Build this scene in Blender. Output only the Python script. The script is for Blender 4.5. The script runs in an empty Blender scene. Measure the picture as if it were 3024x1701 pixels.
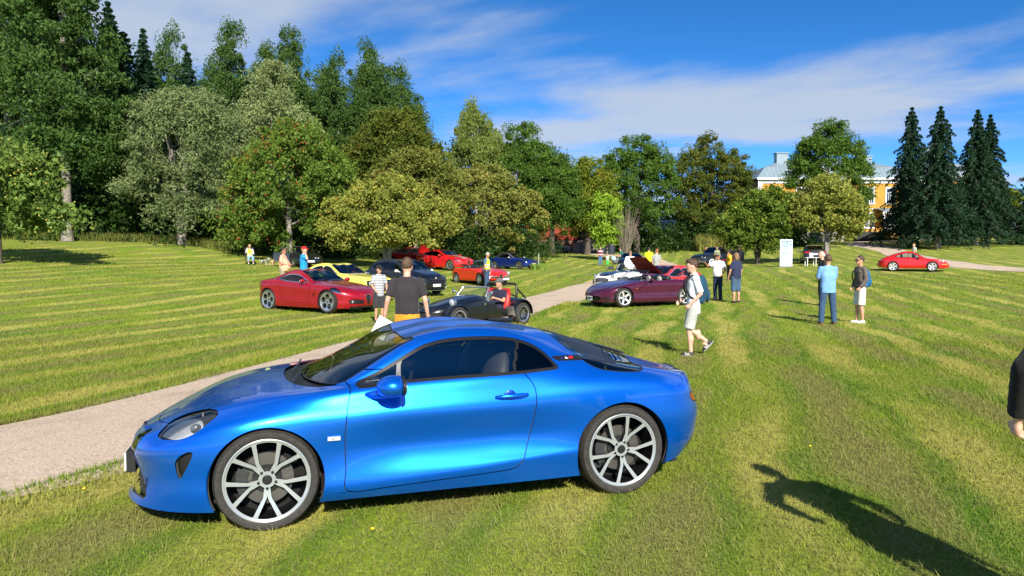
import bpy, math, random
import numpy as np
from mathutils import Vector, Matrix
R = math.radians
SC = bpy.context.scene
COL = SC.collection
rng = np.random.default_rng(7)
random.seed(7)

# ---------------------------------------------------------------- camera, sky, sun, exposure
CAM_H = 1.69
cd = bpy.data.cameras.new('camera'); cam = bpy.data.objects.new('camera', cd); COL.objects.link(cam)
cd.sensor_width = 36.0; cd.lens = 25.99; cd.clip_start = 0.05; cd.clip_end = 3000
cam.location = (0, 0, CAM_H); cam.rotation_euler = (R(90 - 2.294), 0, 0)
SC.camera = cam
SUN_EL, SUN_AZ = R(32), R(168)          # azimuth clockwise from +Y: the sun stands behind the camera, a little right
W = bpy.data.worlds.new('World'); SC.world = W; W.use_nodes = True
nt = W.node_tree; nt.nodes.clear()
def wn(t, **k):
    n = nt.nodes.new(t)
    for a, b in k.items(): setattr(n, a, b)
    return n
out = wn('ShaderNodeOutputWorld'); bg = wn('ShaderNodeBackground')
sky = wn('ShaderNodeTexSky', sky_type='NISHITA', sun_disc=False, sun_elevation=SUN_EL, sun_rotation=SUN_AZ,
         altitude=3000, air_density=0.52, dust_density=0.0, ozone_density=1.6)
hs = wn('ShaderNodeHueSaturation'); hs.inputs['Saturation'].default_value = 1.3; hs.inputs['Value'].default_value = 1.0
tc = wn('ShaderNodeTexCoord'); sep = wn('ShaderNodeSeparateXYZ')
nt.links.new(tc.outputs['Generated'], sep.inputs[0])
def wm(op, a, b=None, c=None):
    n = wn('ShaderNodeMath', operation=op)
    for i, v in enumerate((a, b, c)):
        if v is None: continue
        if isinstance(v, (int, float)): n.inputs[i].default_value = v
        else: nt.links.new(v, n.inputs[i])
    return n.outputs[0]
den = wm('ADD', wm('MAXIMUM', sep.outputs[2], 0.0), 0.10)
u = wm('DIVIDE', sep.outputs[0], den); v = wm('DIVIDE', sep.outputs[1], den)
cmb = wn('ShaderNodeCombineXYZ')
# cloud streets run obliquely over the field
CA = R(-30)
uu = wm('ADD', wm('MULTIPLY', u, math.cos(CA)), wm('MULTIPLY', v, math.sin(CA)))
vv = wm('SUBTRACT', wm('MULTIPLY', v, math.cos(CA)), wm('MULTIPLY', u, math.sin(CA)))
nt.links.new(wm('MULTIPLY', uu, 0.58), cmb.inputs[0]); nt.links.new(wm('MULTIPLY', vv, 0.88), cmb.inputs[1])
cmb.inputs[2].default_value = 24.4
n1 = wn('ShaderNodeTexNoise'); n1.inputs['Scale'].default_value = 1.15; n1.inputs['Detail'].default_value = 8
n1.inputs['Roughness'].default_value = 0.52; n1.inputs['Distortion'].default_value = 0.25
nt.links.new(cmb.outputs[0], n1.inputs['Vector'])
ramp = wn('ShaderNodeMapRange', interpolation_type='SMOOTHSTEP'); ramp.inputs['From Min'].default_value = 0.425
ramp.inputs['From Max'].default_value = 0.64; ramp.inputs['To Max'].default_value = 0.85
nt.links.new(n1.outputs['Fac'], ramp.inputs['Value'])
mix = wn('ShaderNodeMix', data_type='RGBA')
nt.links.new(ramp.outputs[0], mix.inputs['Factor'])
nt.links.new(sky.outputs[0], hs.inputs['Color']); nt.links.new(hs.outputs[0], mix.inputs['A'])
mix.inputs['B'].default_value = (2.45, 2.75, 3.15, 1)
nt.links.new(mix.outputs['Result'], bg.inputs[0]); nt.links.new(bg.outputs[0], out.inputs[0])
bg.inputs[1].default_value = 0.135
sl = bpy.data.lights.new('sun', 'SUN'); sun = bpy.data.objects.new('sun', sl); COL.objects.link(sun)
sl.energy = 5.0; sl.angle = R(0.53); sl.color = (1.0, 0.93, 0.80)
sd = Vector((math.sin(SUN_AZ) * math.cos(SUN_EL), math.cos(SUN_AZ) * math.cos(SUN_EL), math.sin(SUN_EL)))
sun.rotation_euler = sd.to_track_quat('Z', 'Y').to_euler(); sun.location = (5, -20, 30)
vs = SC.view_settings; vs.view_transform = 'Standard'; vs.look = 'None'; vs.exposure = 0.8; vs.gamma = 1.0
vs.use_curve_mapping = False
SC.cycles.use_denoising = True
SC.cycles.max_bounces = 8; SC.cycles.transparent_max_bounces = 16

# ---------------------------------------------------------------- materials
MATS = {}
def nodes_of(m):
    m.use_nodes = True
    t = m.node_tree
    return t, t.nodes['Principled BSDF'], t.nodes['Material Output']
def P(name, col, rough=0.5, metal=0.0, coat=0.0, noise=None, bump=None, spec=0.5, col2=None, coord='Object', alpha=None, emit=None, sheen=0):
    """procedural principled material; noise=(scale, amount) varies the colour, bump=(scale, strength)"""
    if name in MATS: return MATS[name]
    m = bpy.data.materials.new(name); t, b, o = nodes_of(m); L = t.links
    b.inputs['Base Color'].default_value = (*col, 1); b.inputs['Roughness'].default_value = rough
    b.inputs['Metallic'].default_value = metal; b.inputs['Coat Weight'].default_value = coat
    b.inputs['Coat Roughness'].default_value = 0.03; b.inputs['Specular IOR Level'].default_value = spec
    if sheen: b.inputs['Sheen Weight'].default_value = sheen
    if emit: b.inputs['Emission Color'].default_value = (*col, 1); b.inputs['Emission Strength'].default_value = emit
    if noise is None: noise = (6.0, 0.06)
    tcn = t.nodes.new('ShaderNodeTexCoord')
    nz = t.nodes.new('ShaderNodeTexNoise'); nz.inputs['Scale'].default_value = noise[0]; nz.inputs['Detail'].default_value = 4
    L.new(tcn.outputs[coord], nz.inputs['Vector'])
    mx = t.nodes.new('ShaderNodeMix'); mx.data_type = 'RGBA'
    a = noise[1]
    c2 = col2 if col2 else tuple(min(1, c * (1 + a)) for c in col)
    c1 = col if col2 else tuple(c * (1 - a) for c in col)
    mx.inputs['A'].default_value = (*c1, 1); mx.inputs['B'].default_value = (*c2, 1)
    mr = t.nodes.new('ShaderNodeMapRange'); mr.inputs['From Min'].default_value = 0.35; mr.inputs['From Max'].default_value = 0.65
    L.new(nz.outputs['Fac'], mr.inputs['Value']); L.new(mr.outputs[0], mx.inputs['Factor'])
    L.new(mx.outputs['Result'], b.inputs['Base Color'])
    if bump:
        nb = t.nodes.new('ShaderNodeTexNoise'); nb.inputs['Scale'].default_value = bump[0]; nb.inputs['Detail'].default_value = 5
        L.new(tcn.outputs[coord], nb.inputs['Vector'])
        bm = t.nodes.new('ShaderNodeBump'); bm.inputs['Strength'].default_value = bump[1]; bm.inputs['Distance'].default_value = 0.02
        L.new(nb.outputs['Fac'], bm.inputs['Height']); L.new(bm.outputs[0], b.inputs['Normal'])
    MATS[name] = m
    return m
def paint(name, col, metal=0.0, rough=0.35, flake=None):
    m = P('paint_' + name, col, rough, metal, coat=0.85, noise=(3.0, 0.03))
    return m
def glass(name, tint, refl=1.0):
    if name in MATS: return MATS[name]
    m = bpy.data.materials.new(name); t, b, o = nodes_of(m); L = t.links
    t.nodes.remove(b)
    tr = t.nodes.new('ShaderNodeBsdfTransparent'); tr.inputs[0].default_value = (*tint, 1)
    gl = t.nodes.new('ShaderNodeBsdfGlossy'); gl.inputs['Roughness'].default_value = 0.01
    nz = t.nodes.new('ShaderNodeTexNoise'); nz.inputs['Scale'].default_value = 2.0
    mr = t.nodes.new('ShaderNodeMapRange'); mr.inputs['To Min'].default_value = 0.9; mr.inputs['To Max'].default_value = 1.0
    tcn = t.nodes.new('ShaderNodeTexCoord'); L.new(tcn.outputs['Object'], nz.inputs['Vector'])
    L.new(nz.outputs['Fac'], mr.inputs['Value']); L.new(mr.outputs[0], gl.inputs['Color'])
    fr = t.nodes.new('ShaderNodeFresnel'); fr.inputs[0].default_value = 1.52
    mu = t.nodes.new('ShaderNodeMath'); mu.operation = 'MULTIPLY_ADD'; mu.inputs[1].default_value = 0.95 * refl; mu.inputs[2].default_value = 0.03 * refl
    mu.use_clamp = True
    ms = t.nodes.new('ShaderNodeMixShader')
    L.new(fr.outputs[0], mu.inputs[0]); L.new(mu.outputs[0], ms.inputs[0])
    L.new(tr.outputs[0], ms.inputs[1]); L.new(gl.outputs[0], ms.inputs[2]); L.new(ms.outputs[0], o.inputs[0])
    MATS[name] = m
    return m
BLACK = P('black_plastic', (0.012, 0.012, 0.013), 0.45)
SATIN = P('black_satin', (0.018, 0.018, 0.02), 0.3)
RUBBER = P('rubber', (0.026, 0.024, 0.022), 0.75, noise=(30, 0.25), bump=(60, 0.25))
CHROME = P('chrome', (0.80, 0.80, 0.82), 0.08, 1.0)
SILVER = P('alloy_silver', (0.62, 0.63, 0.65), 0.28, 0.9)
DKALLOY = P('alloy_dark', (0.10, 0.105, 0.11), 0.3, 0.8)
STEEL = P('brake_steel', (0.45, 0.44, 0.42), 0.35, 1.0)
DARKIN = P('dark_interior', (0.014, 0.014, 0.016), 0.8)
GLASS = glass('car_glass', (0.80, 0.86, 0.83)); GLASSD = glass('dark_glass', (0.16, 0.18, 0.18))
CLEAR = glass('clear_lens', (0.86, 0.88, 0.90))
REDLENS = P('red_lens', (0.42, 0.008, 0.01), 0.12, coat=1.0)
AMBER = P('amber_lens', (0.75, 0.22, 0.01), 0.15, coat=1.0)
PLATEW = P('plate_white', (0.72, 0.73, 0.74), 0.4)
INK = P('black_ink', (0.01, 0.01, 0.012), 0.5)
REFLECTOR = P('lamp_reflector', (0.85, 0.86, 0.88), 0.12, 1.0)

# ---------------------------------------------------------------- mesh helpers
def tag(o, label=None, cat=None, group=None, kind=None):
    if label: o['label'] = label
    if cat: o['category'] = cat
    if group: o['group'] = group
    if kind: o['kind'] = kind
    return o
def empty(name, loc=(0, 0, 0), rz=0.0, label=None, cat=None, group=None, parent=None):
    o = bpy.data.objects.new(name, None); COL.objects.link(o); o.location = loc; o.rotation_euler = (0, 0, rz)
    o.empty_display_size = 0.2
    if parent: o.parent = parent
    return tag(o, label, cat, group)
def link(name, me, parent=None, loc=None, rot=None, scale=None):
    o = bpy.data.objects.new(name, me); COL.objects.link(o)
    if parent: o.parent = parent
    if loc is not None: o.location = loc
    if rot is not None: o.rotation_euler = rot
    if scale is not None: o.scale = scale
    return o
def np_mesh(name, V, F, mats, smooth=False, mi=None, normals=None, nper=None):
    """V (n,3) array, F (m,k) array of equal-size faces or list of lists"""
    me = bpy.data.meshes.new(name)
    if isinstance(F, np.ndarray):
        k = F.shape[1]; m = len(F)
        me.vertices.add(len(V)); me.vertices.foreach_set('co', np.ascontiguousarray(V, dtype=np.float32).ravel())
        me.loops.add(m * k); me.loops.foreach_set('vertex_index', np.ascontiguousarray(F, dtype=np.int32).ravel())
        me.polygons.add(m); me.polygons.foreach_set('loop_start', np.arange(0, m * k, k, dtype=np.int32))
        me.update(calc_edges=True)
    else:
        me.from_pydata([tuple(map(float, p)) for p in V], [], F); me.update()
    for mt in (mats if isinstance(mats, (list, tuple)) else [mats]): me.materials.append(mt)
    if mi is not None: me.polygons.foreach_set('material_index', np.asarray(mi, dtype=np.int32))
    if smooth: me.polygons.foreach_set('use_smooth', np.ones(len(me.polygons), dtype=bool))
    if normals is not None: me.normals_split_custom_set_from_vertices([tuple(map(float, n)) for n in normals])
    return me
class MB:
    def __init__(s): s.v = []; s.f = []; s.m = []
    def add(s, V, F, mi=0):
        o = len(s.v); s.v += [tuple(map(float, p)) for p in V]; s.f += [tuple(i + o for i in q) for q in F]; s.m += [mi] * len(F); return s
    def box(s, c, d, mi=0, rot=None, taper=1.0):
        x, y, z = d[0] / 2, d[1] / 2, d[2] / 2
        V = [Vector((sx * x * (taper if sz > 0 else 1), sy * y * (taper if sz > 0 else 1), sz * z)) for sz in (-1, 1) for sy in (-1, 1) for sx in (-1, 1)]
        if rot is not None:
            M = rot if isinstance(rot, Matrix) else Matrix.Rotation(rot, 3, 'Z'); V = [M @ p for p in V]
        V = [p + Vector(c) for p in V]
        return s.add(V, [(0, 2, 3, 1), (4, 5, 7, 6), (0, 1, 5, 4), (2, 6, 7, 3), (0, 4, 6, 2), (1, 3, 7, 5)], mi)
    def tube(s, pts, r, n=8, mi=0, caps=True):
        pts = [Vector(p) for p in pts]; k = len(pts); rs = r if isinstance(r, (list, tuple)) else [r] * k
        t0 = (pts[1] - pts[0]).normalized(); up = Vector((0, 0, 1)) if abs(t0.z) < 0.9 else Vector((1, 0, 0))
        a = t0.cross(up).normalized(); V = []
        for i in range(k):
            t = (pts[min(i + 1, k - 1)] - pts[max(i - 1, 0)]).normalized()
            a = (a - t * a.dot(t)).normalized(); b = t.cross(a)
            for j in range(n):
                th = 2 * math.pi * j / n; V.append(pts[i] + (a * math.cos(th) + b * math.sin(th)) * rs[i])
        F = [(i * n + j, i * n + (j + 1) % n, (i + 1) * n + (j + 1) % n, (i + 1) * n + j) for i in range(k - 1) for j in range(n)]
        if caps: F += [tuple(range(n - 1, -1, -1)), tuple((k - 1) * n + j for j in range(n))]
        return s.add(V, F, mi)
    def lathe(s, prof, axis='y', n=32, mi=0, c=(0, 0, 0), a0=0.0, a1=2 * math.pi):
        """prof = [(radius, along)], swept about axis"""
        full = abs(a1 - a0 - 2 * math.pi) < 1e-6; m = n if full else n + 1; V = []
        for (r, h) in prof:
            for j in range(m):
                th = a0 + (a1 - a0) * j / n; p, q = r * math.cos(th), r * math.sin(th)
                P3 = {'y': (p, h, q), 'z': (p, q, h), 'x': (h, p, q)}[axis]
                V.append((P3[0] + c[0], P3[1] + c[1], P3[2] + c[2]))
        F = []
        for i in range(len(prof) - 1):
            for j in range(n if full else n):
                j2 = (j + 1) % m if full else j + 1
                q = (i * m + j, i * m + j2, (i + 1) * m + j2, (i + 1) * m + j)
                F.append(q if axis != 'y' else q[::-1])
        return s.add(V, F, mi)
    def ell(s, c, r, n=12, m=8, mi=0, rot=None):
        V = []; 
        for i in range(m + 1):
            ph = math.pi * i / m
            for j in range(n):
                th = 2 * math.pi * j / n
                p = Vector((r[0] * math.sin(ph) * math.cos(th), r[1] * math.sin(ph) * math.sin(th), r[2] * math.cos(ph)))
                if rot is not None: p = rot @ p
                V.append(p + Vector(c))
        F = [(i * n + j, (i + 1) * n + j, (i + 1) * n + (j + 1) % n, i * n + (j + 1) % n) for i in range(m) for j in range(n)]
        return s.add(V, F, mi)
    def prism(s, poly, fn, mi=0):
        """poly: 2D loop; fn(p, side) -> 3D point, side 0/1"""
        n = len(poly); V = [fn(p, 0) for p in poly] + [fn(p, 1) for p in poly]
        F = [tuple(range(n - 1, -1, -1)), tuple(range(n, 2 * n))] + [(i, (i + 1) % n, n + (i + 1) % n, n + i) for i in range(n)]
        return s.add(V, F, mi)
    def cone(s, p0, r0, p1, r1, n=10, mi=0): return s.tube([p0, p1], [r0, r1], n, mi)
    def mesh(s, name, mats, smooth=None):
        me = bpy.data.meshes.new(name); me.from_pydata(s.v, [], s.f); me.update()
        for mt in (mats if isinstance(mats, (list, tuple)) else [mats]): me.materials.append(mt)
        if max(s.m, default=0) > 0: me.polygons.foreach_set('material_index', np.array(s.m, dtype=np.int32))
        if smooth is not None:
            me.polygons.foreach_set('use_smooth', np.ones(len(me.polygons), dtype=bool))
            if smooth < 180: me.set_sharp_from_angle(angle=R(smooth))
        return me
    def build(s, name, mats, parent=None, smooth=None, loc=None, rot=None):
        return link(name, s.mesh(name, mats, smooth), parent, loc, rot)
def copy_tree(o, parent=None):
    c = o.copy(); COL.objects.link(c); c.parent = parent
    for ch in list(o.children): copy_tree(ch, c)
    return c
_txt = {}
def text_mesh(body, size, mat, depth=0.002):
    """flat lettering as a mesh in the XY plane, centred"""
    key = (body, size, mat.name)
    if key in _txt: return _txt[key]
    cu = bpy.data.curves.new('lettering', 'FONT'); cu.body = body; cu.size = size; cu.extrude = depth / 2
    cu.align_x = 'CENTER'; cu.align_y = 'CENTER'; cu.resolution_u = 2
    o = bpy.data.objects.new('lettering', cu); COL.objects.link(o)
    dg = bpy.context.evaluated_depsgraph_get(); me = bpy.data.meshes.new_from_object(o.evaluated_get(dg))
    bpy.data.objects.remove(o); me.materials.clear(); me.materials.append(mat)
    _txt[key] = me
    return me
# ---------------------------------------------------------------- terrain
CTRL = [(0,0,0),(-10,3,0),(10,3,0),(-6,9,0),(6,9,0),(-10,15,.02),(8,19,0),(10,14,0),(0,20,.0),(0,27,.08),(-8,24,.05),(9.7,26,.12),
 (-4.3,31,.12),(-9.6,29,.42),(-13,24,.35),(-20,30,1.0),(-30,45,2.45),(-34,50,2.78),(-25,50,2.6),(-22,52,2.4),(-16.8,47,1.24),(-12.9,45,1.12),
 (-4.2,49,.9),(-1.8,39,.33),(-1,63,.84),(8.5,69,.98),(0,80,1.7),(6,110,2.7),(18,105,2.6),(17,62,.95),(22,56,1.1),(26.2,48.5,.80),
 (30,43,.72),(8.3,51,.85),(31.5,55,1.35),(41.7,85,2.85),(44,98,3.7),(46,80,2.68),(52,105,4.2),(62,104,4.3),(75,105,4.3),(90,110,4.6),(40,70,2.0),(20,30,.35),(16,22,.05),(30,20,.1),(30,0,0),(-30,0,0),
 (-40,20,1.0),(-60,60,4.5),(-50,90,5),(-20,90,3.5),(0,140,4.5),(60,160,6.5),(-60,160,7),(140,120,6.5),(140,0,1),(-140,0,2),(-140,120,8),(0,-40,0),(0,260,9),(160,260,10),(-160,260,10),(100,-100,0),(-100,-100,0)]
_C = np.array(CTRL, float); _n = len(_C)
def _phi(r2): return np.where(r2 > 0, 0.5 * r2 * np.log(np.maximum(r2, 1e-12)), 0)
_K = _phi(((_C[:, None, :2] - _C[None, :, :2]) ** 2).sum(-1)) + np.eye(_n) * 3.0
_Pm = np.c_[np.ones(_n), _C[:, :2]]
_A = np.block([[_K, _Pm], [_Pm.T, np.zeros((3, 3))]]); _w = np.linalg.solve(_A, np.r_[_C[:, 2], 0, 0, 0])
def tps(x, y):
    q = np.stack([np.ravel(x), np.ravel(y)], -1)
    z = _phi(((q[:, None] - _C[None, :, :2]) ** 2).sum(-1)) @ _w[:_n] + np.c_[np.ones(len(q)), q] @ _w[_n:]
    d = np.hypot(q[:, 0], q[:, 1]); k = np.clip((d - 12) / 12, 0, 1); k = k * k * (3 - 2 * k)   # level ground round the camera
    return (z * k).reshape(np.shape(x))
def _axis(lo, hi, fine, c0, c1, grow):
    a = list(np.arange(c0, c1 + 1e-6, fine)); s = fine
    while a[-1] < hi: s *= grow; a.append(a[-1] + s)
    s = fine
    while a[0] > lo: s *= grow; a.insert(0, a[0] - s)
    return np.array(a)
GX = _axis(-700, 700, 1.5, -36, 60, 1.12); GY = _axis(-500, 1200, 1.5, 0, 120, 1.12)
GZ = tps(*np.meshgrid(GX, GY, indexing='ij'))
def gz(x, y):
    i = int(np.clip(np.searchsorted(GX, x) - 1, 0, len(GX) - 2)); j = int(np.clip(np.searchsorted(GY, y) - 1, 0, len(GY) - 2))
    a = (x - GX[i]) / (GX[i + 1] - GX[i]); b = (y - GY[j]) / (GY[j + 1] - GY[j])
    return float(GZ[i, j] * (1 - a) * (1 - b) + GZ[i + 1, j] * a * (1 - b) + GZ[i, j + 1] * (1 - a) * b + GZ[i + 1, j + 1] * a * b)
def gza(x, y):
    i = np.clip(np.searchsorted(GX, x) - 1, 0, len(GX) - 2); j = np.clip(np.searchsorted(GY, y) - 1, 0, len(GY) - 2)
    a = (x - GX[i]) / (GX[i + 1] - GX[i]); b = (y - GY[j]) / (GY[j + 1] - GY[j])
    return GZ[i, j] * (1 - a) * (1 - b) + GZ[i + 1, j] * a * (1 - b) + GZ[i, j + 1] * (1 - a) * b + GZ[i + 1, j + 1] * a * b

# lawn colour: mown swaths 1.65 m wide, tan clippings, fresher green between; shared by the turf sheet and the blades
STR = math.atan(0.255)
def lawn_material(name, blades=False, dry=0.0):
    m = bpy.data.materials.new(name); t, b, o = nodes_of(m); L = t.links; N = t.nodes
    def nd(ty, **k):
        n = N.new(ty)
        for a, c in k.items(): setattr(n, a, c)
        return n
    def mt(op, a, b2=None, c=None, clamp=False):
        n = nd('ShaderNodeMath', operation=op); n.use_clamp = clamp
        for i, x in enumerate((a, b2, c)):
            if x is None: continue
            if isinstance(x, (int, float)): n.inputs[i].default_value = x
            else: L.new(x, n.inputs[i])
        return n.outputs[0]
    geo = nd('ShaderNodeNewGeometry'); sp = nd('ShaderNodeSeparateXYZ'); L.new(geo.outputs['Position'], sp.inputs[0])
    X, Y = sp.outputs[0], sp.outputs[1]
    def noise(scale, detail=3, sx=1, sy=1, rough=0.55, z=0.0):
        ca, sa = math.cos(STR), math.sin(STR)
        cx = mt('MULTIPLY', mt('SUBTRACT', mt('MULTIPLY', X, ca), mt('MULTIPLY', Y, sa)), sx)
        cy = mt('MULTIPLY', mt('ADD', mt('MULTIPLY', X, sa), mt('MULTIPLY', Y, ca)), sy)
        cm = nd('ShaderNodeCombineXYZ'); L.new(cx, cm.inputs[0]); L.new(cy, cm.inputs[1]); cm.inputs[2].default_value = z
        n = nd('ShaderNodeTexNoise'); n.inputs['Scale'].default_value = scale; n.inputs['Detail'].default_value = detail
        n.inputs['Roughness'].default_value = rough; L.new(cm.outputs[0], n.inputs['Vector']); return n.outputs['Fac']
    def rng_(v, a, b2, c=0.0, d=1.0):
        n = nd('ShaderNodeMapRange', interpolation_type='SMOOTHSTEP')
        for k, x in zip(('From Min', 'From Max', 'To Min', 'To Max'), (a, b2, c, d)): n.inputs[k].default_value = x
        L.new(v, n.inputs['Value']); return n.outputs[0]
    def mixc(f, a, b2):
        n = nd('ShaderNodeMix', data_type='RGBA')
        for s, x in (('Factor', f), ('A', a), ('B', b2)):
            if isinstance(x, (int, float)): n.inputs[s].default_value = x
            elif isinstance(x, tuple): n.inputs[s].default_value = (*x, 1)
            else: L.new(x, n.inputs[s])
        return n.outputs['Result']
    s = mt('SUBTRACT', mt('MULTIPLY', X, math.cos(STR)), mt('MULTIPLY', Y, math.sin(STR)))
    s = mt('ADD', s, mt('MULTIPLY', mt('SUBTRACT', noise(0.22, 3), 0.5), 1.6))
    ph = mt('FRACT', mt('ADD', mt('DIVIDE', s, 1.62), 0.62))          # 0..1 across a swath
    tri = mt('ABSOLUTE', mt('SUBTRACT', ph, 0.5))                       # 0 centre .. 0.5 edge
    yel = mt('MULTIPLY', rng_(tri, 0.25, 0.42), mt('MULTIPLY', rng_(noise(0.9, 4, 1, 0.35, z=3), 0.36, 0.62), rng_(noise(0.16, 3, 1, 0.5, z=21), 0.30, 0.52, 0.5, 1.0)))
    clip = mt('MULTIPLY', rng_(tri, 0.30, 0.05), rng_(noise(1.1, 5, 1, 0.4, z=9), 0.40, 0.56))
    lush = rng_(noise(0.55, 3, 1, 0.5, z=14), 0.50, 0.68)
    fine = noise(16 if blades else 34, 3); fin2 = noise(5.5, 4, 1, 1)
    g = mixc(fine, (0.140, 0.205, 0.018), (0.275, 0.340, 0.040))
    g = mixc(mt('MULTIPLY', lush, 0.6), g, (0.075, 0.200, 0.018))
    dkg = mt('MULTIPLY', mt('MULTIPLY', rng_(tri, 0.14, 0.24), rng_(tri, 0.36, 0.28)), rng_(noise(0.8, 4, 1, 0.3, z=31), 0.38, 0.6))
    g = mixc(mt('MULTIPLY', dkg, 0.6), g, (0.070, 0.170, 0.014))
    g = mixc(mt('MULTIPLY', yel, 0.88), g, (0.430, 0.385, 0.105))
    g = mixc(mt('MULTIPLY', clip, 0.80), g, mixc(fine, (0.150, 0.140, 0.045), (0.300, 0.270, 0.105)))
    g = mixc(mt('MULTIPLY', rng_(fin2, 0.55, 0.75), 0.45), g, (0.075, 0.115, 0.014))
    if dry: g = mixc(dry, g, (0.30, 0.26, 0.11))
    if blades:
        ri = geo.outputs['Random Per Island']
        g = mixc(mt('MULTIPLY', rng_(ri, 0.55, 1.0), 0.55), g, (0.31, 0.36, 0.065))
        g = mixc(mt('MULTIPLY', rng_(ri, 0.35, 0.0), 0.45), g, (0.065, 0.140, 0.014))
        df = nd('ShaderNodeBsdfDiffuse'); tl = nd('ShaderNodeBsdfTranslucent'); ms = nd('ShaderNodeMixShader'); ms.inputs[0].default_value = 0.28
        L.new(g, df.inputs[0]); L.new(g, tl.inputs[0]); L.new(df.outputs[0], ms.inputs[1]); L.new(tl.outputs[0], ms.inputs[2])
        N.remove(b); L.new(ms.outputs[0], o.inputs[0])
    else:
        L.new(g, b.inputs['Base Color']); b.inputs['Roughness'].default_value = 0.9; b.inputs['Specular IOR Level'].default_value = 0.12
        bp = nd('ShaderNodeBump'); bp.inputs['Strength'].default_value = 0.9; bp.inputs['Distance'].default_value = 0.05
        h = mt('ADD', noise(14, 5, rough=0.7, z=2), mt('MULTIPLY', noise(2.2, 3, 1, 0.35, z=5), 1.1))
        L.new(h, bp.inputs['Height']); L.new(bp.outputs[0], b.inputs['Normal'])
    return m
LAWN = lawn_material('lawn_turf'); BLADE = lawn_material('grass_blades', True); CLIP = lawn_material('dry_clippings', True, 0.75)
nx, ny = len(GX), len(GY)
V = np.stack([np.repeat(GX, ny), np.tile(GY, nx), GZ.ravel()], -1)
ii, jj = np.meshgrid(np.arange(nx - 1), np.arange(ny - 1), indexing='ij'); q = (ii * ny + jj).ravel()
F = np.stack([q, q + ny, q + ny + 1, q + 1], -1)
lawn = link('lawn', np_mesh('lawn', V, F, LAWN, smooth=True)); tag(lawn, kind='structure', label='mown green lawn with pale dry swaths rising to the woods')

# gravel paths
def gravel():
    m = P('gravel', (0.42, 0.325, 0.245), 0.95, noise=(70, 0.0), col2=(0.58, 0.475, 0.375), bump=(160, 0.5), spec=0.15)
    t = m.node_tree; L = t.links; b = t.nodes['Principled BSDF']
    vo = t.nodes.new('ShaderNodeTexVoronoi'); vo.inputs['Scale'].default_value = 55
    nz = t.nodes.new('ShaderNodeTexNoise'); nz.inputs['Scale'].default_value = 0.7; nz.inputs['Detail'].default_value = 5
    tcn = t.nodes.new('ShaderNodeTexCoord'); L.new(tcn.outputs['Object'], vo.inputs['Vector']); L.new(tcn.outputs['Object'], nz.inputs['Vector'])
    old = b.inputs['Base Color'].links[0].from_socket
    mx = t.nodes.new('ShaderNodeMix'); mx.data_type = 'RGBA'; mx.inputs['B'].default_value = (0.20, 0.155, 0.115, 1)
    mr = t.nodes.new('ShaderNodeMapRange'); mr.inputs['From Min'].default_value = 0.52; mr.inputs['From Max'].default_value = 0.75; mr.inputs['To Max'].default_value = 0.6
    L.new(nz.outputs['Fac'], mr.inputs['Value']); L.new(mr.outputs[0], mx.inputs['Factor']); L.new(old, mx.inputs['A'])
    m2 = t.nodes.new('ShaderNodeMix'); m2.data_type = 'RGBA'; m2.blend_type = 'MULTIPLY'; m2.inputs['Factor'].default_value = 0.45
    L.new(mx.outputs['Result'], m2.inputs['A']); L.new(vo.outputs['Color'], m2.inputs['B']); 
    hs_ = t.nodes.new('ShaderNodeHueSaturation'); hs_.inputs['Saturation'].default_value = 0.0; hs_.inputs['Value'].default_value = 1.5
    L.new(vo.outputs['Color'], hs_.inputs['Color']); L.new(hs_.outputs[0], m2.inputs['B']); L.new(m2.outputs['Result'], b.inputs['Base Color'])
    return m
GRAVEL = gravel()
def catmull(pts, n=10):
    p = np.array(pts, float); p = np.vstack([2 * p[0] - p[1], p, 2 * p[-1] - p[-2]]); o = []
    for i in range(1, len(p) - 2):
        for k in range(n):
            t = k / n; a, b, c, d = p[i - 1:i + 3]
            o.append(0.5 * ((2 * b) + (c - a) * t + (2 * a - 5 * b + 4 * c - d) * t * t + (3 * b - a - 3 * c + d) * t ** 3))
    o.append(p[-2]); return np.array(o)
PATH_L = catmull([(-9.5, -4), (-6.5, 2), (-4.5, 6.0), (-3.6, 8.2), (-2.75, 12.0), (-1.7, 17.0), (0.1, 24), (2.2, 31), (5.4, 40), (9.5, 49), (12.3, 58), (14.2, 70), (14.5, 85), (10, 100)], 14)
PATH_R = catmull([(70, 28), (46, 37), (35, 43.5), (31.8, 50), (32.8, 58), (36.5, 68), (41.5, 82), (44.5, 96), (49, 101), (60, 102.2)], 12)
def path_strip(name, C, hw, lift, label):
    t = np.gradient(C, axis=0); t /= np.linalg.norm(t, axis=1)[:, None]; nrm = np.stack([-t[:, 1], t[:, 0]], -1)
    K = 9; V = []
    for i, c in enumerate(C):
        for k in range(K):
            s = (k / (K - 1) * 2 - 1)
            w = hw + (0.05 * math.sin(i * 0.9) + 0.06 * math.sin(i * 0.41 + 2)) * (1 if abs(s) == 1 else 0)
            p = c + nrm[i] * s * w; V.append((p[0], p[1], gz(p[0], p[1]) + lift + 0.02 * (1 - s * s)))
    F = np.array([(i * K + k, i * K + k + 1, (i + 1) * K + k + 1, (i + 1) * K + k)[::-1] for i in range(len(C) - 1) for k in range(K - 1)])
    o = link(name, np_mesh(name, np.array(V), F, GRAVEL, smooth=True)); return tag(o, label, kind='structure')
path_strip('gravel_path', PATH_L, 1.32, 0.012, 'pale gravel path winding past the blue coupe')
path_strip('gravel_path', PATH_R, 1.5, 0.02, 'gravel drive curving up to the yellow manor')
def path_dist(x, y):
    d = np.full(len(x), 1e9)
    for C in (PATH_L[:110],):
        for k in range(0, len(C), 2): d = np.minimum(d, (x - C[k, 0]) ** 2 + (y - C[k, 1]) ** 2)
    return np.sqrt(d)

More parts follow.
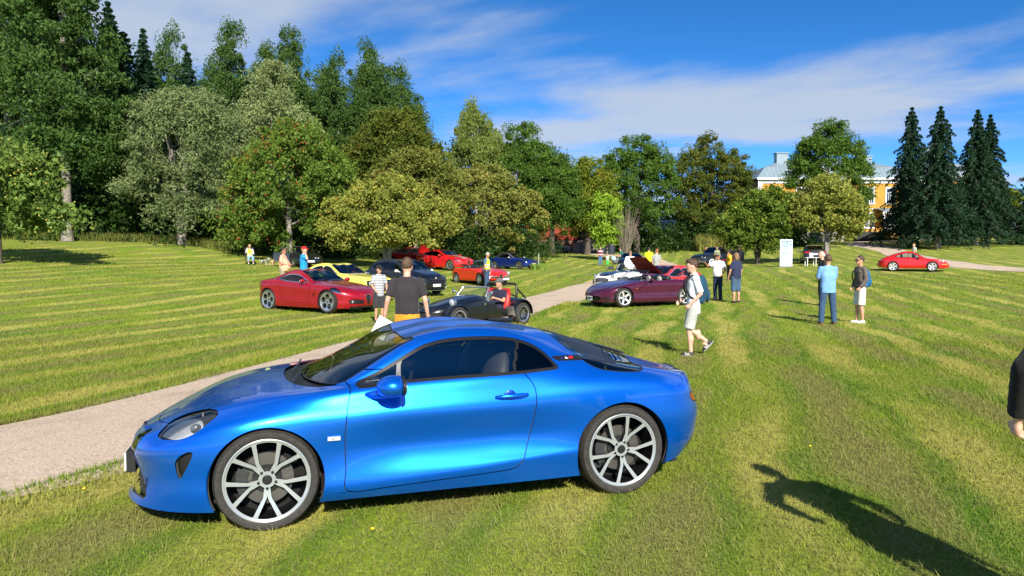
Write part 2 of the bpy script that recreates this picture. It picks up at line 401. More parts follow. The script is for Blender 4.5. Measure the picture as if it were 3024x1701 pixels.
# grass blades: single tapered faces, thick near the camera, larger tufts farther out
def blades(name, n, y0, y1, h0, h1, w0, w1, mat, flat=False, label='', power=1.0, avoid=True):
    u = rng.random(n); Y = y0 * (y1 / y0) ** (u ** power) ; X = (rng.random(n) * 2 - 1) * (0.72 * Y + 0.4)
    if avoid:
        d = path_dist(X, Y); k = d > 1.10 + 0.34 * rng.random(n) ** .6; X, Y = X[k], Y[k]
    n = len(X); sc = (Y / y0) ** 0.55
    h = (h0 + (h1 - h0) * rng.random(n)) * sc; w = (w0 + (w1 - w0) * rng.random(n)) * sc
    a = rng.random(n) * 2 * np.pi; tilt = (rng.random(n) ** 0.7) * (0.9 if not flat else 1.0) + (0.6 if flat else 0)
    dx, dy = np.cos(a), np.sin(a); b = a + np.pi / 2 + (rng.random(n) - .5) * 1.2
    base = np.stack([X, Y, gza(X, Y) + (0.012 if flat else -0.004)], -1); side = np.stack([np.cos(b), np.sin(b), np.zeros(n)], -1) * (w / 2)[:, None]
    hz = np.cos(np.minimum(tilt, 1.48)); hh = np.sin(np.minimum(tilt, 1.48))
    tip = base + np.stack([dx * hh, dy * hh, hz], -1) * h[:, None]
    V = np.stack([base - side, base + side, tip], 1).reshape(-1, 3); F = np.arange(len(V)).reshape(-1, 3)
    o = link(name, np_mesh(name, V, F, mat)); return tag(o, label, kind='stuff')
blades('lawn_grass', 420000, 3.4, 15, 0.012, 0.030, 0.004, 0.007, BLADE, label='short green lawn grass around the blue coupe', power=0.85)
blades('lawn_grass', 110000, 14, 46, 0.028, 0.050, 0.016, 0.030, BLADE, label='mown grass across the middle of the field', power=0.9)
blades('grass_clippings', 60000, 3.4, 16, 0.04, 0.08, 0.003, 0.005, CLIP, flat=True, label='dry mown clippings lying on the lawn', power=0.85)
# longer unmown fringe along the path
def fringe(n):
    i = rng.integers(8, 90, n); f = rng.random(n)[:, None]; C = PATH_L[i] * (1 - f) + PATH_L[i + 1] * f
    t = PATH_L[i + 1] - PATH_L[i]; t /= np.linalg.norm(t, axis=1)[:, None]; sgn = np.where(rng.random(n) < .5, -1, 1)
    off = (1.14 + 0.42 * rng.random(n) ** 1.6) * sgn; X = C[:, 0] - t[:, 1] * off; Y = C[:, 1] + t[:, 0] * off
    a = rng.random(n) * 6.283; h = (0.03 + 0.055 * rng.random(n)) * (1 + Y / 40); w = 0.007 * (1 + Y / 15)
    base = np.stack([X, Y, gza(X, Y)], -1); side = np.stack([-np.sin(a), np.cos(a), a * 0], -1) * (w / 2)[:, None]; tl = rng.random(n) * 0.9
    tip = base + np.stack([np.cos(a) * np.sin(tl), np.sin(a) * np.sin(tl), np.cos(tl)], -1) * h[:, None]
    V = np.stack([base - side, base + side, tip], 1).reshape(-1, 3)
    return tag(link('path_edge_grass', np_mesh('path_edge_grass', V, np.arange(len(V)).reshape(-1, 3), BLADE)), 'ragged grass fringe along the gravel path', kind='stuff')
fringe(40000)
# ---------------------------------------------------------------- car bodies: lofted half shells, split into panels by outlines
def pchip(pts):
    p = np.array(pts, float); x, y = p[:, 0], p[:, 1]; h = np.diff(x); d = np.diff(y) / h; m = np.zeros(len(x))
    for i in range(1, len(x) - 1):
        if d[i - 1] * d[i] > 0:
            w1, w2 = 2 * h[i] + h[i - 1], h[i] + 2 * h[i - 1]; m[i] = (w1 + w2) / (w1 / d[i - 1] + w2 / d[i])
    m[0], m[-1] = d[0], d[-1]
    def f(q):
        q = np.clip(np.asarray(q, float), x[0], x[-1]); i = np.clip(np.searchsorted(x, q) - 1, 0, len(x) - 2); t = (q - x[i]) / h[i]
        return (2 * t ** 3 - 3 * t ** 2 + 1) * y[i] + (t ** 3 - 2 * t ** 2 + t) * h[i] * m[i] + (-2 * t ** 3 + 3 * t ** 2) * y[i + 1] + (t ** 3 - t ** 2) * h[i] * m[i + 1]
    return f
def smooth_curve(pts, L, sig=0.05):
    f = pchip(pts); g = np.linspace(-0.5, L + 0.5, int((L + 1) / 0.01)); p = np.array(pts)
    y = f(g); s0 = (p[1, 1] - p[0, 1]) / (p[1, 0] - p[0, 0]); s1 = (p[-1, 1] - p[-2, 1]) / (p[-1, 0] - p[-2, 0])
    y = np.where(g < p[0, 0], p[0, 1] + s0 * (g - p[0, 0]), np.where(g > p[-1, 0], p[-1, 1] + s1 * (g - p[-1, 0]), y))
    k = np.exp(-0.5 * (np.arange(-40, 41) * 0.01 / sig) ** 2); k /= k.sum(); yp = np.r_[np.full(40, y[0]), y, np.full(40, y[-1])]
    ys = np.convolve(yp, k, 'same')[40:-40]
    return lambda q: np.interp(q, g, ys)
def nat_spline_matrix(t, q):
    """matrix mapping knot values at t to natural-cubic values at q"""
    n = len(t); h = np.diff(t); A = np.zeros((n, n)); B = np.zeros((n, n)); A[0, 0] = A[-1, -1] = 1
    for i in range(1, n - 1):
        A[i, i - 1], A[i, i], A[i, i + 1] = h[i - 1], 2 * (h[i - 1] + h[i]), h[i]
        B[i, i - 1], B[i, i], B[i, i + 1] = 6 / h[i - 1], -6 / h[i - 1] - 6 / h[i], 6 / h[i]
    M = np.linalg.solve(A, B); i = np.clip(np.searchsorted(t, q) - 1, 0, n - 2); out = np.zeros((len(q), n))
    for r, (k, x) in enumerate(zip(i, q)):
        hk = h[k]; a, b = (t[k + 1] - x) / hk, (x - t[k]) / hk; out[r, k] += a; out[r, k + 1] += b
        out[r] += ((a ** 3 - a) * M[k] + (b ** 3 - b) * M[k + 1]) * hk * hk / 6
    return out
class Surf:
    def __init__(s, P, Nn, v, F): s.P, s.N, s.v, s.F = P, Nn, v, F
    def sub(s, F):
        used = sorted({i for f in F for i in f}); mp = {a: b for b, a in enumerate(used)}
        return Surf(s.P[used], s.N[used], s.v[used], [tuple(mp[i] for i in f) for f in F])
    def split(s, fn):
        if not s.F: return s, s
        d = fn(s.P, s.v); d = np.where(np.abs(d) < 1e-7, 1e-7, d); P, Nn, v = [s.P], [s.N], [s.v]; nP = len(s.P); cache = {}; ins, outs = [], []; new = []
        neg = d < 0
        for f in s.F:
            k = sum(bool(neg[i]) for i in f)
            if k == len(f): ins.append(f); continue
            if k == 0: outs.append(f); continue
            a, b = [], []
            for q in range(len(f)):
                i, j = f[q], f[(q + 1) % len(f)]
                (a if neg[i] else b).append(i)
                if neg[i] != neg[j]:
                    key = (min(i, j), max(i, j))
                    if key not in cache:
                        t = d[key[0]] / (d[key[0]] - d[key[1]]); cache[key] = nP + len(new); new.append((key[0], key[1], t))
                    a.append(cache[key]); b.append(cache[key])
            if len(a) > 2: ins.append(tuple(a))
            if len(b) > 2: outs.append(tuple(b))
        if new:
            A = np.array([x[0] for x in new]); B = np.array([x[1] for x in new]); T = np.array([x[2] for x in new])[:, None]
            P.append(s.P[A] * (1 - T) + s.P[B] * T); q = s.N[A] * (1 - T) + s.N[B] * T; Nn.append(q / np.linalg.norm(q, axis=1)[:, None])
            v.append(s.v[A] * (1 - T[:, 0]) + s.v[B] * T[:, 0])
        S = Surf(np.vstack(P), np.vstack(Nn), np.concatenate(v), [])
        return S.sub(ins), S.sub(outs)
    def cut(s, fn, gap=0.0035):
        """-> panel inside the outline, remainder, with an open shut line between"""
        a, b = s.split(lambda P, v: fn(P, v) + gap); c, e = b.split(lambda P, v: fn(P, v) - gap)
        return a, e, c
def join_surf(*S):
    P, Nn, v, F, o = [], [], [], [], 0
    for s in S:
        if not s.F: continue
        P.append(s.P); Nn.append(s.N); v.append(s.v); F += [tuple(i + o for i in f) for f in s.F]; o += len(s.P)
    return Surf(np.vstack(P), np.vstack(Nn), np.concatenate(v), F)
def mirror(s): return Surf(s.P * [1, -1, 1], s.N * [1, -1, 1], s.v, [f[::-1] for f in s.F])
def both(s): return join_surf(s, mirror(s))
def offset(s, d, flip=False): return Surf(s.P + s.N * d, -s.N if flip else s.N, s.v, [f[::-1] for f in s.F] if flip else s.F)
def sd_poly(poly, n=6, smooth=True):
    """signed distance to a closed outline (negative inside)"""
    p = np.array(poly, float)
    if smooth:
        o = []; m = len(p)
        for i in range(m):
            a, b, c, d = p[i - 1], p[i], p[(i + 1) % m], p[(i + 2) % m]
            for k in range(n):
                t = k / n; o.append(0.5 * ((2 * b) + (c - a) * t + (2 * a - 5 * b + 4 * c - d) * t * t + (3 * b - a - 3 * c + d) * t ** 3))
        p = np.array(o)
    q = np.roll(p, -1, 0); e = q - p; ee = (e ** 2).sum(1) + 1e-12
    def f(pt):
        w = pt[:, None] - p[None]; t = np.clip((w * e[None]).sum(-1) / ee, 0, 1); d = np.sqrt(((w - e[None] * t[..., None]) ** 2).sum(-1)).min(1)
        y = pt[:, 1][:, None]; c = ((p[None, :, 1] > y) != (q[None, :, 1] > y)); xi = p[None, :, 0] + (y - p[None, :, 1]) * e[None, :, 0] / np.where(np.abs(e[None, :, 1]) < 1e-12, 1e-12, e[None, :, 1])
        ins = (c & (pt[:, 0][:, None] < xi)).sum(1) % 2 == 1
        return np.where(ins, -d, d)
    return f
def side(poly, ymin=0.25, smooth=True, n=6, vmin=None):
    g = sd_poly(poly, n, smooth)
    def f(P, v):
        d = g(P[:, [0, 2]]); d = np.where(P[:, 1] < ymin, np.maximum(d, 0.05), d)
        if vmin is not None: d = np.maximum(d, (vmin - v) * 0.1)
        return d
    return f
def front(poly, smooth=True, xmax=1.0, n=6, rear=None):
    g = sd_poly(poly, n, smooth)
    def f(P, v):
        d = g(P[:, [1, 2]]); bad = (P[:, 0] > xmax) if rear is None else (P[:, 0] < rear); return np.where(bad, np.maximum(d, 0.05), d)
    return f
def top(poly, smooth=True, n=6, zmin=0.3):
    g = sd_poly(poly, n, smooth)
    def f(P, v): d = g(P[:, [0, 1]]); return np.where(P[:, 2] < zmin, np.maximum(d, 0.05), d)
    return f
def circle_side(cx, cz, r, ymin=0.3):
    def f(P, v): d = np.hypot(P[:, 0] - cx, P[:, 2] - cz) - r; return np.where(P[:, 1] < ymin, np.maximum(d, 0.05), d)
    return f
def circle_front(cy, cz, r, xmax=0.9):
    def f(P, v): d = np.hypot(P[:, 1] - cy, P[:, 2] - cz) - r; return np.where(P[:, 0] > xmax, np.maximum(d, 0.05), d)
    return f
def make_surf(s, L, stations=110, vn=46):
    """s['lines'] = list of dicts x0,x1,w,z (front to rear control points), first the sill, last the centre line"""
    rf, nf, rr, nr = s['rf'], s['nf'], s['rr'], s['nr']
    m1 = max(8, stations // 4); m3 = m1; m2 = stations - m1 - m3
    X = np.r_[rf * (1 - np.cos(np.linspace(0, np.pi / 2, m1, endpoint=False))), np.linspace(rf, L - rr, m2, endpoint=False), L - rr * (1 - np.sin(np.linspace(0, np.pi / 2, m3)))]
    E = np.ones_like(X); t = np.clip(X / rf, 0, 1); E *= (1 - (1 - t) ** nf) ** (1 / nf); t = np.clip((L - X) / rr, 0, 1); E *= (1 - (1 - t) ** nr) ** (1 / nr)
    ff = np.clip(1 - X / rf, 0, 1) ** 2; fr = np.clip(1 - (L - X) / rr, 0, 1) ** 2; G = []
    for ln in s['lines']:
        z = smooth_curve(ln['z'], L, s.get('sig', 0.05))(X); w = smooth_curve(ln['w'], L, s.get('sig', 0.05))(X) * E if ln['w'] else X * 0
        G.append(np.stack([X + ln.get('x0', 0) * ff + ln.get('x1', 0) * fr, w, z], -1))
    G = np.array(G)                                                  # k, u, 3
    mid = G[:, len(X) // 2]; t = np.r_[0, np.cumsum(np.maximum(np.linalg.norm(np.diff(mid, axis=0), axis=1), 0.035))]
    if 't' in s: t = np.array(s['t'], float)
    qs = np.unique(np.concatenate([np.linspace(t[i], t[i + 1], max(2, int(round(vn * (t[i + 1] - t[i]) / t[-1])) + 1)) for i in range(len(t) - 1)]))
    Mx = nat_spline_matrix(t, qs); S = np.einsum('vk,kuc->uvc', Mx, G); S[:, -1, 1] = 0; S[0, :, 1] = 0; S[-1, :, 1] = 0
    S[:, :, 1] = np.maximum(S[:, :, 1], 0)
    vpar = np.interp(qs, t, np.arange(len(t)))
    nu, nv = S.shape[:2]; du = np.gradient(S, axis=0); dv = np.gradient(S, axis=1)
    # proper derivative over the mirror plane
    dv[:, -1] = (S[:, -1] - S[:, -2]); dv[:, -1, 2] = 0; dv[:, -1, 0] = 0; dv[:, -1, 1] = -1
    du[0] = (S[1] - S[0]); du[0][:, [0, 2]] = 0; du[0][:, 1] = 1; du[-1] = S[-1] - S[-2]; du[-1][:, [0, 2]] = 0; du[-1][:, 1] = -1
    Nn = np.cross(dv, du); l = np.linalg.norm(Nn, axis=-1, keepdims=True); Nn = Nn / np.maximum(l, 1e-9)
    bad = l[..., 0] < 1e-9; Nn[bad] = (0, 0, 1)
    if Nn[nu // 2, nv // 3, 1] < 0: Nn = -Nn; fl = True
    else: fl = False
    idx = np.arange(nu * nv).reshape(nu, nv); F = []
    for i in range(nu - 1):
        for j in range(nv - 1):
            q = (idx[i, j], idx[i + 1, j], idx[i + 1, j + 1], idx[i, j + 1]); F.append(tuple(int(a) for a in (q[::-1])))
    sf = Surf(S.reshape(-1, 3), Nn.reshape(-1, 3), np.tile(vpar, nu), F)
    # orientation check
    f = F[(nu // 2) * (nv - 1) + nv // 3]; a, b, c = sf.P[f[0]], sf.P[f[1]], sf.P[f[2]]
    if np.dot(np.cross(b - a, c - a), sf.N[f[0]]) < 0: sf.F = [q[::-1] for q in F]
    return sf
class Car:
    def __init__(s, name, label, loc, heading, L, group=None, cat='car', pitch=0.0, roll=0.0):
        s.L = L; s.root = empty(name, loc, heading, label, cat, group); s.root.rotation_euler = (roll, pitch, heading); s.rad = []
    def loc(s, P): return np.stack([s.L / 2 - P[:, 0], -P[:, 1], P[:, 2]], -1)       # y>0 in the loft = right-hand side... mirrored below
    def part(s, name, sf, mat, parent=None, rev=False):
        P = np.stack([s.L / 2 - sf.P[:, 0], sf.P[:, 1], sf.P[:, 2]], -1); Nn = sf.N * [-1, 1, 1]
        me = np_mesh(name, P, [f[::-1] for f in sf.F], mat, smooth=True, normals=Nn)
        return link(name, me, parent or s.root)
    def pt(s, x, y, z): return (s.L / 2 - x, y, z)
    def pair(s, name, sf, mat): return [s.part(name, sf, mat), s.part(name, mirror(sf), mat)]
    def mb(s, name, mb, mats, smooth=40, parent=None): return mb.build(name, mats, parent or s.root, smooth)
# ---- wheels
_wheel = {}
def spoke_surf(R1, holes_fn, dish, nr=14, na=96, r0=0.0):
    rr = np.linspace(max(r0, 1e-3), R1, nr); th = np.linspace(0, 2 * np.pi, na, endpoint=False)
    rg, tg = np.meshgrid(rr, th, indexing='ij'); y = dish(rg); P = np.stack([rg * np.cos(tg), y, rg * np.sin(tg)], -1).reshape(-1, 3)
    F = [(i * na + j, i * na + (j + 1) % na, (i + 1) * na + (j + 1) % na, (i + 1) * na + j) for i in range(nr - 1) for j in range(na)]
    e = 1e-3; sl = (dish(rg + e) - dish(rg - e)) / (2 * e); Nn = np.stack([-sl * np.cos(tg), np.ones_like(sl), -sl * np.sin(tg)], -1).reshape(-1, 3); Nn /= np.linalg.norm(Nn, axis=1)[:, None]
    sf = Surf(P, Nn, np.zeros(len(P)), F); f = F[0]
    if np.cross(P[f[1]] - P[f[0]], P[f[2]] - P[f[0]])[1] < 0: sf.F = [q[::-1] for q in F]
    return sf.split(holes_fn)[0]
def seg_sd(P, a, b, ra, rb):
    """distance to tapered capsules in the x,z plane"""
    a, b = np.array(a), np.array(b); q = P[:, [0, 2]] - a; e = b - a; t = np.clip(q @ e / (e @ e), 0, 1)
    return np.linalg.norm(q - t[:, None] * e, axis=1) - (ra + (rb - ra) * t)
def wheel_meshes(kind, r, rim, width, face, side_mat, na=48, hi=False):
    key = (kind, r, rim, width, face.name)
    if key in _wheel: return _wheel[key]
    h = width / 2; tw = r - rim
    ty = MB(); pr = [(rim - 0.012, -h * 0.80), (rim + 0.004, -h * 0.93), (rim + tw * 0.35, -h), (rim + tw * 0.75, -h * 0.97), (r - 0.012, -h * 0.88), (r, -h * 0.72)]
    if hi:
        for g in (-0.42, -0.14, 0.14, 0.42): pr += [(r, h * (g - 0.04)), (r - 0.008, h * (g - 0.03)), (r - 0.008, h * (g + 0.03)), (r, h * (g + 0.04))]
    pr += [(r, h * 0.72), (r - 0.012, h * 0.88), (rim + tw * 0.75, h * 0.97), (rim + tw * 0.35, h), (rim + 0.004, h * 0.93), (rim - 0.012, h * 0.80)]
    ty.lathe(pr, 'y', 72 if hi else na)
    tme = ty.mesh('tyre', RUBBER, 50 if hi else 60)
    rm = MB(); lip = [(rim - 0.03, -h * 0.7), (rim - 0.022, h * 0.5), (rim - 0.016, h * 0.86), (rim - 0.004, h * 0.93), (rim + 0.006, h * 0.90)]
    rm.lathe(lip[:3], 'y', 72 if hi else na, 1); rm.lathe(lip[2:], 'y', 72 if hi else na, 0)
    R1 = rim - 0.012; yf = h * 0.86
    if kind == 'y5':
        dish = lambda q: yf - 0.028 * np.cos(np.clip(q / R1, 0, 1) * np.pi / 2) ** 1.3
        def hole(P, v):
            d = np.hypot(P[:, 0], P[:, 2]) - 0.052
            for k in range(5):
                a = R(90 + 36 + 72 * k)
                for s_ in (-1, 1):
                    i0 = np.array([math.cos(a + s_ * 0.08), math.sin(a + s_ * 0.08)]) * 0.06; m0 = np.array([math.cos(a + s_ * 0.13), math.sin(a + s_ * 0.13)]) * 0.115; o0 = np.array([math.cos(a + s_ * 0.32), math.sin(a + s_ * 0.32)]) * (R1 + 0.01)
                    d = np.minimum(d, seg_sd(P, i0, m0, 0.014, 0.0105)); d = np.minimum(d, seg_sd(P, m0, o0, 0.0105, 0.0140))
            return np.minimum(d, (R1 - 0.008) - np.hypot(P[:, 0], P[:, 2]))
    elif kind == 'holes':       # five round openings
        dish = lambda q: yf - 0.02 * np.cos(np.clip(q / R1, 0, 1) * np.pi / 2)
        def hole(P, v):
            d = -np.ones(len(P))
            for k in range(5):
                a = R(90 + 72 * k); c = np.array([math.cos(a), math.sin(a)]) * R1 * 0.60
                d = np.maximum(d, R1 * 0.30 - np.linalg.norm(P[:, [0, 2]] - c, axis=1))
            return d
    elif kind.startswith('s'):  # s<number>_<width>: plain spokes
        n_, w_ = kind[1:].split('_'); n_ = int(n_); w_ = float(w_) * R1
        dish = lambda q: yf - 0.03 * np.cos(np.clip(q / R1, 0, 1) * np.pi / 2)
        def hole(P, v):
            d = np.hypot(P[:, 0], P[:, 2]) - R1 * 0.24
            for k in range(n_):
                a = R(90) + 2 * np.pi * k / n_; d = np.minimum(d, seg_sd(P, (0, 0), np.array([math.cos(a), math.sin(a)]) * R1 * 1.02, w_, w_ * 0.85))
            return np.minimum(d, (R1 * 0.93) - np.hypot(P[:, 0], P[:, 2]))
    else:                       # 'disc': pressed steel with small slots
        dish = lambda q: yf - 0.035 + 0.03 * np.sin(np.clip(q / R1, 0, 1) * np.pi)
        def hole(P, v):
            d = -np.ones(len(P))
            for k in range(10):
                a = 2 * np.pi * k / 10; c = np.array([math.cos(a), math.sin(a)]) * R1 * 0.74; d = np.maximum(d, R1 * 0.085 - np.linalg.norm(P[:, [0, 2]] - c, axis=1))
            return d
    sf = spoke_surf(R1, hole, dish, 34 if hi else 12, 260 if hi else 70)
    ec = {}
    for f in sf.F:
        for i in range(len(f)):
            e = (f[i], f[(i + 1) % len(f)]); ec[e] = 1
    o = len(rm.v); rm.v += [tuple(p) for p in sf.P]; rm.f += [tuple(i + o for i in f) for f in sf.F]; rm.m += [0] * len(sf.F)
    for (i, j) in list(ec):
        if (j, i) not in ec:
            a, b = sf.P[i], sf.P[j]; dd = np.array([0, -0.03 if hi else -0.02, 0]); rm.add([a, b, b + dd, a + dd], [(1, 0, 3, 2)], 1)
    rme = rm.mesh('rim', [face, side_mat], 35)
    br = MB(); br.lathe([(0.001, h * 0.2), (rim * 0.62, h * 0.2), (rim * 0.62, h * 0.05), (rim * 0.3, h * 0.05)], 'y', 40, 0); br.lathe([(0.0, h * 0.30), (rim * 0.34, h * 0.30), (rim * 0.36, h * 0.1)], 'y', 24, 1)
    bme = br.mesh('brake_disc', [P('disc_steel', (.13, .125, .115), .45, .7), SATIN], 40)
    ca = MB(); ca.lathe([(rim * 0.45, h * 0.34), (rim * 0.72, h * 0.34), (rim * 0.72, -h * 0.1), (rim * 0.45, -h * 0.1)], 'y', 8, 0, (0, 0, 0), R(-35), R(25)); ca.f = [f for f in ca.f]
    cme = ca.mesh('brake_caliper', [P('caliper_grey', (0.045, 0.047, 0.05), 0.4, 0.3)], 30)
    hub = MB(); hub.lathe([(0.0, yf - 0.012), (0.024, yf - 0.013), (0.03, yf - 0.02)], 'y', 20, 0)
    for k in range(5):
        a = R(90 + 36 + 72 * k); hub.lathe([(0.0, yf - 0.018), (0.009, yf - 0.019), (0.010, yf - 0.035)], 'y', 8, 0, (math.cos(a) * 0.055, 0, math.sin(a) * 0.055))
    hme = hub.mesh('hub_cap', [SATIN if hi or kind != 'disc' else CHROME], 40)
    bk = MB(); bk.lathe([(0.0, -h * 0.55), (rim * 0.99, -h * 0.55)], 'y', 24, 0); bkm = bk.mesh('wheel_back', [P('wheel_shadow_black', (.003, .003, .003), .9)])  # black disc stands in for the shade seen between the spokes
    _wheel[key] = (tme, rme, bme, cme, hme, bkm); return _wheel[key]
def add_wheels(car, xf, xr, track, rf, rimf, wf, kind, face=None, side_mat=None, rr=None, rimr=None, wr=None, hi=False, steer=0.0, spin=(0.0, 0.0), small=False):
    face = face or SILVER; side_mat = side_mat or DKALLOY
    for ax, (x, r, rim, w) in enumerate(((xf, rf, rimf, wf), (xr, rr or rf, rimr or rimf, wr or wf))):
        tme, rme, bme, cme, hme, bkm = wheel_meshes(kind, r, rim, w, face, side_mat, hi=hi)
        for sgn in (1, -1):
            wo = link('wheel', tme, car.root, car.pt(x, sgn * (track - w / 2), r), (0, 0, 0 if sgn > 0 else math.pi))
            if ax == 0 and steer: wo.rotation_euler[2] += steer
            ri = link('rim', rme, wo); ri.rotation_euler = (0, spin[ax] * sgn, 0)
            link('backing_plate', bkm, wo)
            if not small:
                link('brake_disc', bme, wo); h_ = link('hub_cap', hme, wo); h_.rotation_euler = (0, spin[ax] * sgn, 0); link('brake_caliper', cme, wo)
def wheel_wells(car, xf, xr, rz, Rf, Rr, y0, y1, name='wheel_well'):
    for x, Rw in ((xf, Rf), (xr, Rr)):
        for sg in (1, -1):
            m = MB(); m.lathe([(Rw, y1), (Rw, y0), (0.02, y0)], 'y', 24, 0, (0, 0, 0), R(-20), R(200))
            V = [(p[0], p[1] * sg, p[2]) for p in m.v]; m.v = [car.pt(x - p[0] * 1.0, p[1], p[2] + rz) for p in V]; m.build(name, DARKIN, car.root, 60)
def plate_on(car, x, z, txt, tilt=0.0, w=0.44, h=0.115, y=0.0, rear=False, yaw=0.0, mat=None):
    mb = MB(); mb.box((0, 0, 0), (0.012, w, h), 0); mb.box((0.0068, (w / 2 - 0.02), 0), (0.0015, 0.032, h * 0.9), 1)
    sgn = -1 if rear else 1
    o = mb.build('number_plate', [mat or PLATEW, P('plate_blue', (0.01, 0.05, 0.30), 0.4)], car.root, None, car.pt(x, y, z), (0, tilt, (math.pi if rear else 0) + yaw))
    if txt:
        t = link('lettering', text_mesh(txt, h * 0.86, INK), o, (0.0085, -0.012, -0.003)); t.rotation_euler = (R(90), 0, R(90)); t.scale = (0.92, 1, 1)
    return o
def seat(car, x, y, z, mat, w=0.46, name='seat', head=True):
    m = MB(); c = car.pt(x, y, z)
    m.ell((c[0], c[1], c[2] + 0.02), (0.26, w / 2, 0.11), 14, 8); m.ell((c[0] - 0.25, c[1], c[2] + 0.30), (0.10, w / 2, 0.36), 14, 10, rot=Matrix.Rotation(R(-14), 3, 'Y'))
    if head: m.ell((c[0] - 0.37, c[1], c[2] + 0.68), (0.065, 0.13, 0.11), 12, 8)
    return m.build(name, mat, car.root, 180)
def steering(car, x, y, z, r=0.18):
    m = MB(); n = 20; pts = [(0, math.cos(2 * math.pi * k / n) * r, math.sin(2 * math.pi * k / n) * r) for k in range(n + 1)]
    m.tube(pts, 0.014, 6, caps=False); m.box((0, 0, 0), (0.02, r * 1.8, 0.04)); m.box((0, 0, -r * .5), (0.02, 0.04, r * .9))
    return m.build('steering_wheel', SATIN, car.root, 60, car.pt(x, y, z), (0, R(-22), 0))
